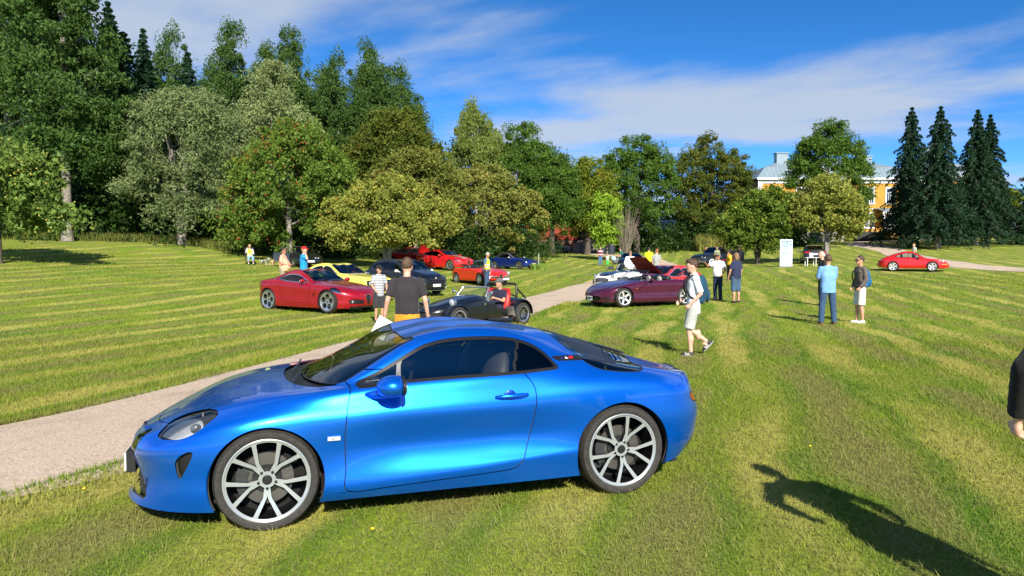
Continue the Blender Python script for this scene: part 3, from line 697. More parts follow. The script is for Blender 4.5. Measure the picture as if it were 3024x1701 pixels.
# ---------------------------------------------------------------- the blue coupe in the foreground
ABLUE = paint('alpine_blue', (0.0, 0.165, 0.88), 0.75, 0.31)
def band(pts, w, ymin=0.3):
    pts = np.array(pts, float)
    def f(P, v):
        d = np.full(len(P), 1e9)
        for a, b in zip(pts[:-1], pts[1:]): d = np.minimum(d, seg_sd(P, a, b, w, w))
        return np.where(P[:, 1] < ymin, 0.05, d)
    return f
def blue_coupe():
    L = 4.18
    lines = [
     dict(x0=-.02, x1=-.16, z=[(0,.125),(.5,.142),(1.3,.150),(2.9,.163),(3.65,.19),(3.9,.235),(4.18,.27)], w=[(0,.87),(.5,.875),(1,.862),(2,.858),(2.9,.865),(3.3,.86),(4.18,.80)]),
     dict(x0=.01, x1=-.07, z=[(0,.185),(.5,.215),(1.3,.205),(2.1,.24),(2.9,.295),(3.65,.30),(4.18,.33)], w=[(0,.875),(.6,.888),(1.3,.892),(2,.893),(2.9,.893),(3.4,.885),(4.18,.83)]),
     dict(x0=.035, x1=-.02, z=[(0,.27),(.5,.33),(1.2,.315),(2,.325),(3,.38),(3.65,.42),(4.18,.43)], w=[(0,.875),(.55,.885),(.9,.892),(1.3,.890),(2,.888),(2.7,.886),(3.3,.897),(3.8,.88),(4.18,.85)]),
     dict(x0=.025, x1=0, z=[(0,.355),(.5,.46),(1.2,.48),(2,.49),(2.7,.50),(3.3,.55),(3.8,.54),(4.18,.52)], w=[(0,.87),(.6,.893),(.9,.900),(1.3,.880),(1.8,.846),(2.3,.842),(2.7,.860),(3.1,.895),(3.4,.902),(3.8,.885),(4.18,.85)]),
     dict(x0=.0, x1=-.035, z=[(0,.43),(.3,.515),(.6,.60),(.9,.655),(1.3,.665),(2,.672),(2.5,.682),(3,.705),(3.4,.705),(3.8,.665),(4.18,.61)], w=[(0,.86),(.6,.880),(.9,.893),(1.3,.890),(2,.890),(2.6,.888),(3.1,.896),(3.5,.89),(3.9,.86),(4.18,.82)]),
     dict(x0=.015, x1=-.07, z=[(0,.475),(.3,.575),(.6,.680),(.9,.740),(1.3,.770),(2,.792),(2.6,.812),(3.1,.825),(3.5,.808),(3.9,.748),(4.18,.69)], w=[(0,.80),(.6,.832),(.9,.844),(1.3,.851),(2,.856),(2.6,.852),(3.1,.858),(3.5,.855),(3.9,.83),(4.18,.78)]),
     dict(x0=.03, x1=-.05, z=[(0,.505),(.3,.625),(.6,.738),(.9,.797),(1.3,.842),(1.73,.870),(2.2,.886),(2.6,.898),(2.9,.905),(3.3,.892),(3.7,.84),(4,.785),(4.18,.745)], w=[(0,.66),(.6,.735),(.9,.765),(1.3,.80),(1.73,.815),(2.2,.82),(2.6,.808),(3,.785),(3.3,.77),(3.8,.745),(4.18,.70)]),
     dict(x0=.045, x1=-.04, z=[(0,.512),(.3,.634),(.6,.747),(.9,.806),(1.2,.838),(1.34,.852),(1.73,.893),(2.2,.910),(2.6,.924),(2.8,.935),(3,.935),(3.3,.908),(3.7,.85),(4,.795),(4.18,.755)], w=[(0,.63),(.6,.70),(.9,.732),(1.2,.762),(1.34,.765),(1.73,.79),(2.2,.797),(2.6,.782),(2.8,.768),(3.1,.745),(3.5,.722),(4.18,.665)]),
     dict(x0=.055, x1=-.03, z=[(0,.53),(.3,.66),(.6,.768),(.9,.825),(1.2,.848),(1.33,.862),(1.45,.910),(1.612,1.005),(1.84,1.125),(2,1.152),(2.2,1.168),(2.4,1.162),(2.6,1.135),(2.8,1.080),(3,1.015),(3.2,.965),(3.4,.918),(3.7,.858),(4,.802),(4.18,.762)], w=[(0,.42),(.6,.47),(.9,.52),(1.2,.62),(1.33,.69),(1.45,.70),(1.612,.685),(1.84,.65),(2.2,.618),(2.6,.592),(2.8,.578),(3,.565),(3.2,.555),(3.4,.535),(3.7,.50),(4.18,.46)]),
     dict(x0=.06, x1=-.02, z=[(0,.535),(.3,.667),(.6,.780),(.9,.838),(1.12,.856),(1.25,.890),(1.5,1.0),(1.7,1.092),(1.84,1.145),(2,1.187),(2.2,1.215),(2.4,1.214),(2.6,1.193),(2.8,1.152),(3.05,1.085),(3.3,1.005),(3.55,.925),(3.75,.868),(4,.808),(4.18,.768)], w=[(0,.2),(.9,.25),(1.2,.34),(1.5,.40),(1.84,.38),(2.2,.34),(3,.32),(4.18,.24)]),
     dict(x0=.06, x1=-.02, z=[(0,.537),(.14,.60),(.27,.655),(.43,.722),(.65,.795),(.98,.850),(1.12,.864),(1.25,.900),(1.515,1.016),(1.7,1.105),(1.84,1.157),(2,1.202),(2.2,1.233),(2.4,1.234),(2.6,1.213),(2.8,1.172),(3.05,1.105),(3.3,1.025),(3.55,.942),(3.75,.882),(4,.815),(4.18,.772)], w=None)]
    for q, dzr in ((8, .016), (9, .026), (10, .028)): lines[q]['z'] = [(x, z - dzr * math.exp(-((x - 2.25) / .55) ** 4)) for x, z in lines[q]['z']]
    sf = make_surf(dict(lines=lines, rf=.80, nf=2.2, rr=.62, nr=2.6, sig=.045, t=[0,.07,.19,.35,.52,.66,.77,.81,1.06,1.36,1.70]), L, 190, 84)
    head = math.atan2(-0.2977, -0.9547)
    A = np.array((-1.5152, 4.5219)); hv = np.array((-.9547, -.2977)); lv = np.array((.2977, -.9547))
    c = A - lv * 0.865 - hv * (L / 2 - .889)
    car = Car('sports_coupe', 'glossy blue sports coupe parked on the lawn beside the gravel path', (c[0], c[1], 0), head, L)
    SEAL = P('window_seal', (0.012, 0.012, 0.013), 0.35)
    b = sf
    for cx, cz, r in ((.889, .305, .347), (3.305, .312, .358)): b = b.split(circle_side(cx, cz, r))[1]
    # side glass
    DLO = [(1.452,.862),(1.58,.928),(1.711,.998),(1.819,1.055),(1.919,1.097),(2.069,1.126),(2.269,1.134),(2.475,1.125),(2.60,1.102),(2.70,1.065),(2.775,1.008),(2.822,.945),(2.835,.922),(2.75,.915),(2.505,.902),(2.1,.893),(1.742,.880)]
    g, b, ring = b.cut(side(DLO, .45), .010)
    car.pair('window_seal', offset(ring, -.002), SEAL)
    post = lambda P, v: np.abs(P[:, 0] - (2.548 + (P[:, 2] - 1.0) * .41)) - .014
    pl, g = g.split(post); car.pair('window_post', pl, SEAL)
    qg, dg = g.split(lambda P, v: -(P[:, 0] - (2.548 + (P[:, 2] - 1.0) * .41)))
    fp, dg = dg.split(lambda P, v: np.abs(P[:, 0] - (1.725 + (P[:, 2] - .95) * .16)) - .016); car.pair('window_post', fp, P('post_grey', (.10, .105, .11), .4))
    car.pair('quarter_window', offset(qg, -.004), GLASSD); sg = car.pair('side_window', offset(dg, -.004), glass('side_glass', (.88, .94, .92), 3.0))
    # windscreen and black cowl
    WS = [(1.12,-.25),(1.12,0),(1.14,.30),(1.215,.53),(1.335,.675),(1.45,.672),(1.612,.652),(1.83,.612),(1.845,.58),(1.835,.40),(1.815,0),(1.815,-.25)]
    g, b, ring = b.cut(top(WS, n=4), .006); car.part('windscreen', both(offset(g, -.003)), GLASS); car.part('windscreen_seal', both(ring), SEAL)
    CW = [(1.0,-.25),(1.0,0),(1.02,.30),(1.09,.52),(1.19,.64),(1.30,.685),(1.33,.68),(1.23,.56),(1.16,.3),(1.14,0),(1.14,-.25)]
    g, b, ring = b.cut(top(CW, n=4), .001); car.part('cowl_grille', both(offset(join_surf(g, ring), -.018)), BLACK)
    # rear glass with louvred end
    RW = [(2.875,1.30),(2.885,1.17),(2.93,1.110),(3.035,.990),(3.085,.937),(3.19,.893),(3.391,.870),(3.50,.872),(3.57,.893),(3.63,.93),(3.66,1.0),(3.66,1.30)]
    g, b, ring = b.cut(side(RW, -1, n=5), .004)
    fr, gl = g.split(lambda P, v: -np.minimum(np.minimum(-sd_poly(RW, 5)(P[:, [0, 2]]) - .045, 3.40 - P[:, 0]), 9))
    car.part('rear_window', both(offset(gl, -.003)), glass('rear_glass', (.45, .50, .50), 1.6)); car.part('rear_window_frame', both(offset(join_surf(fr, ring), -.002)), SEAL)
    # lamps
    HL = [(.235,.572),(.287,.628),(.391,.680),(.514,.725),(.585,.738),(.602,.722),(.557,.688),(.482,.632),(.401,.592),(.31,.572)]
    g, b, ring = b.cut(side(HL, .30), .003); hl = car.pair('headlight', g, glass('headlamp_lens', (.82, .84, .86), .9)); inn = offset(g, -.03)
    up, dn = inn.split(side([(.26,.56),(.30,.60),(.42,.655),(.50,.672),(.52,.64),(.47,.60),(.40,.57)], .3))
    for o, s in zip(hl, (dn, mirror(dn))): car.part('lamp_housing', s, P('lamp_bezel', (.035, .037, .04), .35), o)
    for o, s in zip(hl, (offset(up, .006), mirror(offset(up, .006)))): car.part('lamp_reflector', s, P('lamp_bright', (.62, .64, .66), .22, .35), o)
    for o, sg_ in zip(hl, (1, -1)):
        m = MB(); m.ell(car.pt(.475, sg_ * .74, .640), (.034, .022, .032), 14, 8); m.build('lamp_lens', P('projector_lens', (.10, .11, .12), .08, .2, 1.0), o, 180)
    g, b, ring = b.cut(circle_front(.335, .492, .078, .5), .004)
    fl = car.pair('fog_lamp', g, CLEAR)
    for o, s in zip(fl, (offset(g, -.045), mirror(offset(g, -.045)))): car.part('lamp_reflector', s, P('fog_reflector', (.30, .31, .30), .2, .7), o)
    VENT = [(.462,.510),(.395,.492),(.357,.438),(.378,.345),(.402,.375)]
    g, b, ring = b.cut(side(VENT, .4, n=4), .002); car.pair('side_vent', offset(g, -.03), BLACK)
    GR = [(-.15,.352),(.34,.345),(.48,.295),(.56,.190),(.45,.176),(-.15,.176)]
    g, b, ring = b.cut(front(GR, True, .45, 4), .002); car.part('lower_grille', both(offset(g, -.06)), BLACK)
    gm = MB()
    for k in range(-6, 7): gm.box(car.pt(.055 + (abs(k) * .09) ** 2 * .36, k * .09, .265 - .02 * (abs(k) > 4)), (.012, .010, .17 - .05 * (abs(k) > 4)))
    for k in range(3): gm.tube([car.pt(.055 + (q * .27) ** 2 * .36, q * .27, .215 + k * .042) for q in (-2, -1.5, -1, -.5, 0, .5, 1, 1.5, 2)], .006, 6)
    gm.build('grille_bars', SATIN, car.root)
    TL = [(.34,.615),(.55,.655),(.70,.685),(.765,.665),(.74,.615),(.6,.595),(.36,.585)]
    g, b, ring = b.cut(front(TL, True, rear=3.6, n=4), .003); car.pair('tail_light', g, REDLENS)
    DF = [(-.15,.36),(.5,.36),(.66,.33),(.72,.25),(.60,.15),(-.15,.15)]
    g, b, ring = b.cut(front(DF, True, rear=3.75, n=4), .001); car.part('rear_diffuser', both(offset(g, .004)), P('diffuser_grey', (.055, .06, .065), .45))
    # C-pillar strip with the tricolour
    ST = [(2.815,.992),(3.03,.988),(3.068,.958),(2.855,.962)]
    g, b, ring = b.cut(side(ST, .3, False), .001); car.pair('pillar_strip', offset(join_surf(g, ring), .0005), SEAL)
    for (a0, a1, col, nm) in ((2.885, 2.918, (.01, .03, .35), 'blue'), (2.918, 2.955, (.75, .75, .75), 'white'), (2.955, 2.99, (.55, .01, .02), 'red')):
        q = g.split(lambda P, v: np.maximum(np.abs(P[:, 0] - (a0 + a1) / 2) - (a1 - a0) / 2, np.abs(P[:, 2] - .976) - .0065))[0]
        if q.F: car.pair('tricolour_badge', offset(q, .003), P('badge_' + nm, col, .4))
    # shut lines
    for pts in ([(.49,.643),(.675,.545)], [(3.575,.575),(3.60,.628),(3.69,.690),(3.82,.733),(3.95,.742)], [(2.52,.281),(2.97,.303)], [(1.23,.198),(1.376,.207)]):
        b = b.split(band(pts, .0022))[1]
    BN = [(.175,-.25),(.175,0),(.20,.25),(.265,.42),(.35,.53),(.6,.615),(.9,.675),(1.15,.705),(1.24,.69),(1.11,.545),(1.02,.3),(1.0,0),(1.0,-.25)]
    bon, b, _ = b.cut(top(BN, n=4, zmin=.5), .0028)
    DR = [(1.405,.95),(1.405,.855),(1.380,.73),(1.364,.563),(1.366,.352),(1.376,.212),(1.64,.216),(2.05,.236),(2.40,.254),(2.50,.272),(2.555,.334),(2.600,.458),(2.632,.601),(2.648,.755),(2.630,.835),(2.575,.905),(2.55,.95)]
    dr, b, _ = b.cut(side(DR, .5, True, 4), .0032)
    flap, dr2, _ = (None, dr, None)
    car.part('bonnet', both(bon), ABLUE); doors = car.pair('door', dr, ABLUE); car.part('body_shell', both(b), ABLUE)
    LN = P('cabin_lining', (0.035, 0.035, 0.038), 0.9)
    car.part('body_lining', both(offset(join_surf(b, bon, dr), -.022, True)), LN)
    # handles
    for o, sg_ in zip(doors, (1, -1)):
        m = MB(); y = sg_ * .876
        m.tube([car.pt(2.355, sg_ * .884, .757), car.pt(2.40, sg_ * .900, .760), car.pt(2.47, sg_ * .906, .762), car.pt(2.54, sg_ * .902, .764), car.pt(2.583, sg_ * .886, .763)], [.010, .014, .015, .015, .012], 10)
        m.build('door_handle', ABLUE, o, 180)
        m = MB(); m.ell(car.pt(2.46, sg_ * .876, .757), (.044, .006, .044), 20, 6); m.build('handle_recess_shade', P('paint_alpine_shaded', (.002, .05, .38), .3, .5, 1.0), o, 180)  # darker blue disc paints the hollow's shade; the door is not sunk
    # mirrors
    for sg_ in (1, -1):
        m = MB(); m.ell(car.pt(1.650, sg_ * 1.00, .886), (.105, .098, .070), 20, 12); m.v = [(p[0] if p[0] > car.pt(1.70, 0, 0)[0] else car.pt(1.70, 0, 0)[0] + (p[0] - car.pt(1.70, 0, 0)[0]) * .25, p[1], p[2]) for p in m.v]
        o = m.build('wing_mirror', ABLUE, car.root, 180)
        m = MB(); m.tube([car.pt(1.50, sg_ * .835, .812), car.pt(1.545, sg_ * .875, .818), car.pt(1.60, sg_ * .93, .832), car.pt(1.645, sg_ * .985, .855)], [.014, .026, .034, .045], 10); m.build('mirror_stalk', ABLUE, o, 180)
        m = MB(); m.ell(car.pt(1.712, sg_ * 1.0, .886), (.020, .094, .066), 18, 8); m.build('mirror_rim', BLACK, o, 180)
        m = MB(); m.ell(car.pt(1.725, sg_ * 1.0, .880), (.012, .080, .054), 18, 6); m.build('mirror_glass', CHROME, o, 180)
    # side marker with lettering bars, plates
    for sg_ in (1, -1):
        m = MB(); m.box(car.pt(1.293, sg_ * .893, .556), (.078, .012, .024)); o = m.build('side_marker', P('marker_lens', (.62, .66, .70), .15, .2, 1.0), car.root)
        m = MB(); m.box(car.pt(1.288, sg_ * .8965, .555), (.012, .008, .014)); m.build('marker_bulb', P('marker_grey', (.22, .22, .23), .4), o)
    plate_on(car, -.012, .345, '', w=.50, h=.115)
    m = MB(); m.box(car.pt(.022, 0, .345), (.055, .52, .14)); m.build('plate_holder', BLACK, car.root)
    m = MB(); m.lathe([(0, .004), (.034, .003), (.036, -.004)], 'x', 20, 0, car.pt(.035, 0, .47)); m.build('nose_badge', CHROME, car.root, 60)
    # wipers
    for y0, x1, y1 in ((.42, 1.20, -.12), (.02, 1.16, -.50)):
        m = MB(); m.tube([car.pt(1.06, y0, .868), car.pt(1.11, (y0 + y1) / 2, .888), car.pt(x1 - .03, y1, .884)], [.011, .008, .006], 6); m.build('wiper', SATIN, car.root, 60)
    # louvres behind the rear glass
    for k in range(4):
        m = MB(); x = 3.43 + k * .045; z = float(smooth_curve(lines[10]['z'], L)(x)); m.box(car.pt(x, 0, z + .006), (.026, .86 - k * .07, .006), rot=Matrix.Rotation(R(8), 3, 'Y')); m.build('louvre', SEAL, car.root)
    # cabin
    m = MB(); m.box(car.pt(2.35, 0, .20), (2.2, 1.55, .04)); m.box(car.pt(2.74, 0, .55), (.06, 1.30, .72)); m.build('cabin_floor', DARKIN, car.root)
    m = MB(); m.ell(car.pt(1.50, 0, .72), (.26, .74, .12), 20, 10); m.build('dashboard', P('dash_grey', (.03, .031, .034), .65), car.root, 180)
    LEA = P('seat_leather', (.05, .05, .055), .55)
    for sg_ in (1, -1): seat(car, 2.22, sg_ * .36, .38, LEA, .50)
    steering(car, 1.80, .36, .74)
    m = MB(); m.box(car.pt(1.52, .50, .845), (.20, .14, .004), rot=Matrix.Rotation(R(8), 3, 'Y')); m.build('paper_sheet', P('paper', (.78, .78, .76), .8), car.root)
    wheel_wells(car, .889, 3.305, .31, .352, .362, .52, .862)
    m = MB(); m.box(car.pt(2.1, 0, .158), (3.5, 1.36, .02)); m.build('underbody', DARKIN, car.root)
    FACE = P('alloy_machined', (.46, .49, .51), .25, .5); DS = P('alloy_black', (.010, .0105, .012), .3, .4)
    add_wheels(car, .889, 3.305, .886, .317, .259, .205, 'y5', FACE, DS, rr=.322, rimr=.259, wr=.235, hi=True, spin=(0.0, R(9)))
    # tyre lettering
    for ax, r in ((.889, .317), (3.305, .322)):
        for w in [o for o in car.root.children if o.name.startswith('wheel') and not o.name.startswith('wheel_') and abs(o.location.x - car.pt(ax, 0, 0)[0]) < .01 and o.location.y > 0]:
            for base, word in ((35, 'MICHELIN'), (215, 'MICHELIN')):
                for k, ch in enumerate(word):
                    a = R(base - k * 5.6 + (8 if ax > 2 else -40)); q = r - .026
                    t = link('lettering', text_mesh(ch, .022, P('tyre_letter', (.055, .052, .048), .6), .003), w, (-math.cos(a) * q * -1, (.205 if ax < 2 else .235) / 2 - .001, math.sin(a) * q)); t.rotation_euler = Matrix(((-math.sin(a) * -1, math.cos(a), 0), (0, 0, 1), (math.cos(a), math.sin(a), 0))).to_euler()
                    t.rotation_euler = (R(90), 0, math.pi); t.rotation_euler = (Matrix.Rotation(math.pi / 2 - a, 3, 'Y') @ Matrix(((-1, 0, 0), (0, 0, 1), (0, 1, 0)))).to_euler()
    return car
COUPE = blue_coupe()
# ---------------------------------------------------------------- the other cars: same loft, shorter specification
def half_lines(s):
    """section lines from a side-view silhouette, belt, rail and plan"""
    L, Wd = s['L'], s['W']; sil, belt, rail = s['sil'], s['belt'], s.get('rail', [])
    B, S = pchip(belt), pchip(sil); wp = pchip(s.get('plan', [(0, .93), (L * .2, .985), (L * .5, 1), (L * .8, .985), (L, .92)])); zb = pchip(s.get('bottom', [(0, .22), (L * .3, .19), (L * .7, .19), (L, .30)]))
    xs = np.linspace(0, L, 26); tum = s.get('tum', .05); wa = s.get('waist', .0)
    b, si, w, z0 = B(xs), S(xs), wp(xs) * Wd, zb(xs); fx = s.get('flare', .02)
    fl = sum(np.exp(-((xs - a) / .33) ** 2) for a in (s['xf'], s['xr'])) * fx
    mk = lambda a, q: list(zip(xs, a if q is None else a))
    ln = []
    fr = s.get('fx', (.05, .02, 0, 0, .02, .04, .05)); rr = s.get('rx', (-.10, -.03, 0, -.02, -.05, -.07, -.07))
    ln.append(dict(x0=fr[0], x1=rr[0], z=mk(z0, 0), w=mk(w * .955, 0)))
    ln.append(dict(x0=fr[1], x1=rr[1], z=mk(z0 + .09, 0), w=mk(w * .988 + fl * .5, 0)))
    ln.append(dict(x0=fr[2], x1=rr[2], z=mk(z0 + (b - z0) * .45, 0), w=mk(w * (1 - wa) + fl, 0)))
    ln.append(dict(x0=fr[3], x1=rr[3], z=mk(z0 + (b - z0) * .75, 0), w=mk(w * .995 + fl * .8, 0)))
    ln.append(dict(x0=fr[4], x1=rr[4], z=mk(b - .035, 0), w=mk(w * (1 - tum * .45) + fl * .3, 0)))
    ln.append(dict(x0=fr[5], x1=rr[5], z=mk(b, 0), w=mk(w * (1 - tum), 0)))
    dk = s.get('deckw', .93)
    if rail:
        ra = np.array(rail, float); x0, x1 = ra[0, 0], ra[-1, 0]; ry, rz = pchip(ra[:, [0, 1]]), pchip(ra[:, [0, 2]])
        xx = np.unique(np.r_[np.linspace(0, L, 26), np.linspace(x0, x1, 14), ra[:, 0]]); b, si, w = B(xx), S(xx), wp(xx) * Wd
        c = np.clip(np.minimum((xx - x0 + .10) / .12, (x1 + .10 - xx) / .12), 0, 1)
        wd, zd = w * (1 - tum) * .66, b + (si - b) * .82
        y7, z7 = wd * (1 - c) + ry(xx) * c, zd * (1 - c) + rz(xx) * c
        y6, z6 = w * (1 - tum) - .035, b + .012 + .0 * c
        y8, z8 = y7 * .55, z7 + (si - z7) * .78
        mk2 = lambda a: list(zip(xx, a))
        ln += [dict(x0=fr[5], x1=rr[5], z=mk2(z6), w=mk2(y6)), dict(x0=fr[6], x1=rr[6], z=mk2(z7), w=mk2(y7)), dict(x0=fr[6], x1=rr[6], z=mk2(z8), w=mk2(y8)), dict(x0=fr[6], x1=rr[6], z=mk2(si), w=None)]
        t = [0, .09, .26, .40, .52, .56, .60, .88, 1.16, 1.46]
    else:
        cr = s.get('crown', .85)
        ln += [dict(x0=fr[5], x1=rr[5], z=mk(b + (si - b) * .3, 0), w=mk(w * (1 - tum) * .88, 0)), dict(x0=fr[6], x1=rr[6], z=mk(b + (si - b) * .72, 0), w=mk(w * (1 - tum) * .62, 0)), dict(x0=fr[6], x1=rr[6], z=mk(b + (si - b) * .93, 0), w=mk(w * (1 - tum) * .32, 0)), dict(x0=fr[6], x1=rr[6], z=mk(si, 0), w=None)]
        t = [0, .09, .26, .40, .52, .56, .64, .80, 1.0, 1.22]
    return ln, t
def std_car(s):
    L = s['L']; car = Car(s.get('name', 'parked_car'), s['label'], s['loc'], s['head'], L, s.get('group'), s.get('cat', 'car'), s.get('pitch', 0), s.get('roll', 0))
    ln, t = half_lines(s); hi = s.get('hi', 1)
    sf = make_surf(dict(lines=ln, rf=s.get('rf', .7), nf=s.get('nf', 2.6), rr=s.get('rr', .55), nr=s.get('nr', 2.8), sig=s.get('sig', .05), t=t), L, 84 if hi else 52, 40 if hi else 26)
    pm = s['paint']; b = sf; xf, xr = s['xf'], s['xr']; r = s['r']; ar = s.get('arch', r * 1.13)
    for x in (xf, xr): b = b.split(circle_side(x, r + s.get('archup', .0), ar))[1]
    SEAL = P('window_seal', (0.012, 0.012, 0.013), 0.35); TRIM = s.get('trim', SEAL)
    GL = s.get('glass', GLASSD)
    for poly in s.get('windows', []):
        g, b, ring = b.cut(side(poly, .3, True, 4), s.get('seal', .012)); car.pair('window_seal', ring, TRIM); car.pair('side_window', offset(g, -.004), GL)
    for nm, poly, gm in s.get('screens', []):
        full = [(x, y) for x, y in poly]; a0, a1 = full[0], full[-1]; full = [(a0[0], -.25)] + full + [(a1[0], -.25)]
        g, b, ring = b.cut(top(full, True, 4, zmin=s.get('screenz', .6)), .012); car.part(nm, both(offset(g, -.003)), gm or GL); car.part(nm + '_seal', both(ring), SEAL)
    for nm, kind, poly, m, off_ in s.get('cuts', []):
        fn = {'front': lambda: front(poly, True, 1.0, 4), 'frontc': lambda: front([(-.15, poly[0][1])] + poly + [(-.15, poly[-1][1])], True, 1.0, 4), 'rear': lambda: front(poly, True, n=4, rear=L - .8), 'rearc': lambda: front([(-.15, poly[0][1])] + poly + [(-.15, poly[-1][1])], True, n=4, rear=L - .8),
              'side': lambda: side(poly, .3, True, 4), 'top': lambda: top(poly, True, 4), 'topc': lambda: top([(poly[0][0], -.25)] + poly + [(poly[-1][0], -.25)], True, 4), 'cf': lambda: circle_front(*poly), 'cs': lambda: circle_side(*poly), 'fn': lambda: poly, 'fnc': lambda: poly}[kind]()
        g, b, ring = b.cut(fn, .003)
        if m is None or not g.F: continue
        if kind in ('frontc', 'rearc', 'topc', 'fnc'): car.part(nm, both(offset(g, off_)), m)
        else:
            prs = car.pair(nm, offset(g, off_), m)
            if nm in ('headlight',):
                for o, q in zip(prs, (offset(g, off_ - .035), mirror(offset(g, off_ - .035)))): car.part('lamp_reflector', q, s.get('lampin', REFLECTOR), o)
    doors = []
    for poly in s.get('doors', []):
        d, b, _ = b.cut(side(poly, .4, True, 4), .004); prs = car.pair('door', d, s.get('doorpaint', pm)); doors.append(d)
        hx, hz = s.get('handle', (None, None)) if len(s['doors']) == 1 else (max(p[0] for p in poly) - .16, s.get('handle', (0, .8))[1])
        if hx:
            k = np.argmin(np.hypot(d.P[:, 0] - hx, d.P[:, 2] - hz)); yy = d.P[k, 1]
            for o, sg in zip(prs, (1, -1)): mb = MB(); mb.tube([car.pt(hx - .08, sg * (yy + .004), hz), car.pt(hx, sg * (yy + .024), hz + .004), car.pt(hx + .08, sg * (yy + .004), hz)], .012, 6); mb.build('door_handle', s.get('handlemat', pm), o, 60)
    if 'bonnet' in s:
        poly = s['bonnet']; bn, b, _ = b.cut(top([(poly[0][0], -.25)] + poly + [(poly[-1][0], -.25)], True, 4, zmin=.45), .004); car.part('bonnet', both(bn), s.get('bonnetpaint', pm)); doors.append(bn); car.bonnet = bn
    car.part('body_shell', both(b), pm)
    car.part('body_lining', both(offset(join_surf(b, *doors), -.03, True)), P('body_lining', (0.006, 0.006, 0.007), 0.9))
    car.surf = b
    mb = MB(); mb.box(car.pt(L / 2, 0, s.get('floorz', .19)), (L * .86, s['W'] * 1.55, .02)); mb.build('underbody', DARKIN, car.root)
    wheel_wells(car, xf, xr, r, ar * 1.01, ar * 1.01, s['W'] * .55, s['W'] * .955)
    add_wheels(car, xf, xr, s.get('track', s['W'] * .985), r, s['rim'], s.get('tw', .19), s.get('wheel', 's5_.14'), s.get('face'), s.get('rimside'), small=not hi, spin=s.get('spin', (0.1, 0.3)))
    if s.get('cabin', True) and s.get('rail'):
        bz = float(pchip(s['belt'])(L / 2)); x0 = s['rail'][0][0]
        mb = MB(); mb.ell(car.pt(x0 + .12, 0, bz - .10), (.22, s['W'] * .8, .11), 14, 8); mb.build('dashboard', DARKIN, car.root, 180)
        for sx in s.get('seats', (x0 + .95,)):
            for sg in (1, -1): seat(car, sx, sg * s['W'] * .42, .34, s.get('seatmat', DARKIN), .48)
        steering(car, x0 + .42, .36, bz - .06)
        mb = MB(); mb.box(car.pt(s['rail'][-1][0] - .45, 0, bz - .2), (.5, s['W'] * 1.5, .3)); mb.build('rear_bench', DARKIN, car.root)
    for x, y, z, m in s.get('mirrors', []):
        for sg in (1, -1):
            mb = MB(); mb.ell(car.pt(x, sg * y, z), (.07, .10, .065), 12, 8); o = mb.build('wing_mirror', m, car.root, 180)
            mb = MB(); mb.tube([car.pt(x - .02, sg * (y - .17), z - .05), car.pt(x, sg * y, z)], .02, 6); mb.build('mirror_stalk', m, o, 60)
            mb = MB(); mb.ell(car.pt(x + .06, sg * y, z), (.015, .085, .05), 10, 6); mb.build('mirror_glass', CHROME, o, 180)
    return car
def ground_at(x, y): return (x, y, gz(x, y))
CARS = 'cars shown on the lawn'
REDM = paint('wine_red', (0.36, 0.004, 0.016), 0.35, 0.32); RED = paint('red', (0.52, 0.008, 0.010), 0.0, 0.3); ORED = paint('old_red', (0.60, 0.016, 0.006), 0.0, 0.3)
YEL = paint('pale_yellow', (0.78, 0.68, 0.10), 0.0, 0.35); BLK = paint('black', (0.006, 0.007, 0.010), 0.0, 0.3); NAVY = paint('navy', (0.006, 0.022, 0.17), 0.35, 0.3)
PURP = paint('purple', (0.085, 0.008, 0.035), 0.35, 0.3); WHT = paint('white', (0.78, 0.78, 0.74), 0.0, 0.35); GREY = paint('grey_blue', (0.28, 0.33, 0.37), 0.0, 0.4)
def place(x, y, hx, hy): return ground_at(x, y), math.atan2(hy, hx)
def screen(car, xb, yb, zb, xt, yt, zt, frame, r=.018, bow=.10, mat=None, name='windscreen'):
    m = MB(); n = 8; G = []
    for i in range(5):
        t = i / 4; row = []
        for j in range(n + 1):
            s = j / n * 2 - 1; x = xb + (xt - xb) * t - bow * (1 - s * s) * (1 - .3 * t); row.append(car.pt(x, s * (yb + (yt - yb) * t), zb + (zt - zb) * t))
        G.append(row)
    m.add([p for rw in G for p in rw], [(i * (n + 1) + j, i * (n + 1) + j + 1, (i + 1) * (n + 1) + j + 1, (i + 1) * (n + 1) + j) for i in range(4) for j in range(n)])
    g = m.build(name, mat or GLASS, car.root, 180)
    f = MB(); f.tube([G[0][0], G[2][0], G[4][0]] + G[4][1:-1] + [G[4][-1], G[2][-1], G[0][-1]], r, 6); f.build('windscreen_frame', frame, car.root, 60)
    return g
def cockpit(car, x0, x1, hw, zf, zr, seatmat, W_, sx=None, tubmat=None):
    m = MB(); t = .02; zm = (zf + zr) / 2
    m.box(car.pt((x0 + x1) / 2, 0, .26), (x1 - x0, hw * 2, .04)); m.box(car.pt(x0 - .01, 0, (.26 + zf) / 2 - .02), (.03, hw * 2, zf - .26)); m.box(car.pt(x1 + .01, 0, (.26 + zr) / 2 - .02), (.03, hw * 2, zr - .26))
    for s in (1, -1): m.box(car.pt((x0 + x1) / 2, s * (hw + .02), (.26 + zm) / 2 - .03), (x1 - x0, .04, zm - .28))
    m.build('cockpit_tub', tubmat or DARKIN, car.root)
    m = MB(); m.ell(car.pt(x0 + .08, 0, zf - .06), (.16, hw * .98, .09), 14, 8); m.build('dashboard', tubmat or DARKIN, car.root, 180)
    for s in (1, -1): seat(car, (sx or (x0 + x1) / 2 + .05), s * hw * .5, .22, seatmat, hw * .78)
    steering(car, x0 + .38, hw * .5, zf - .03, .17)
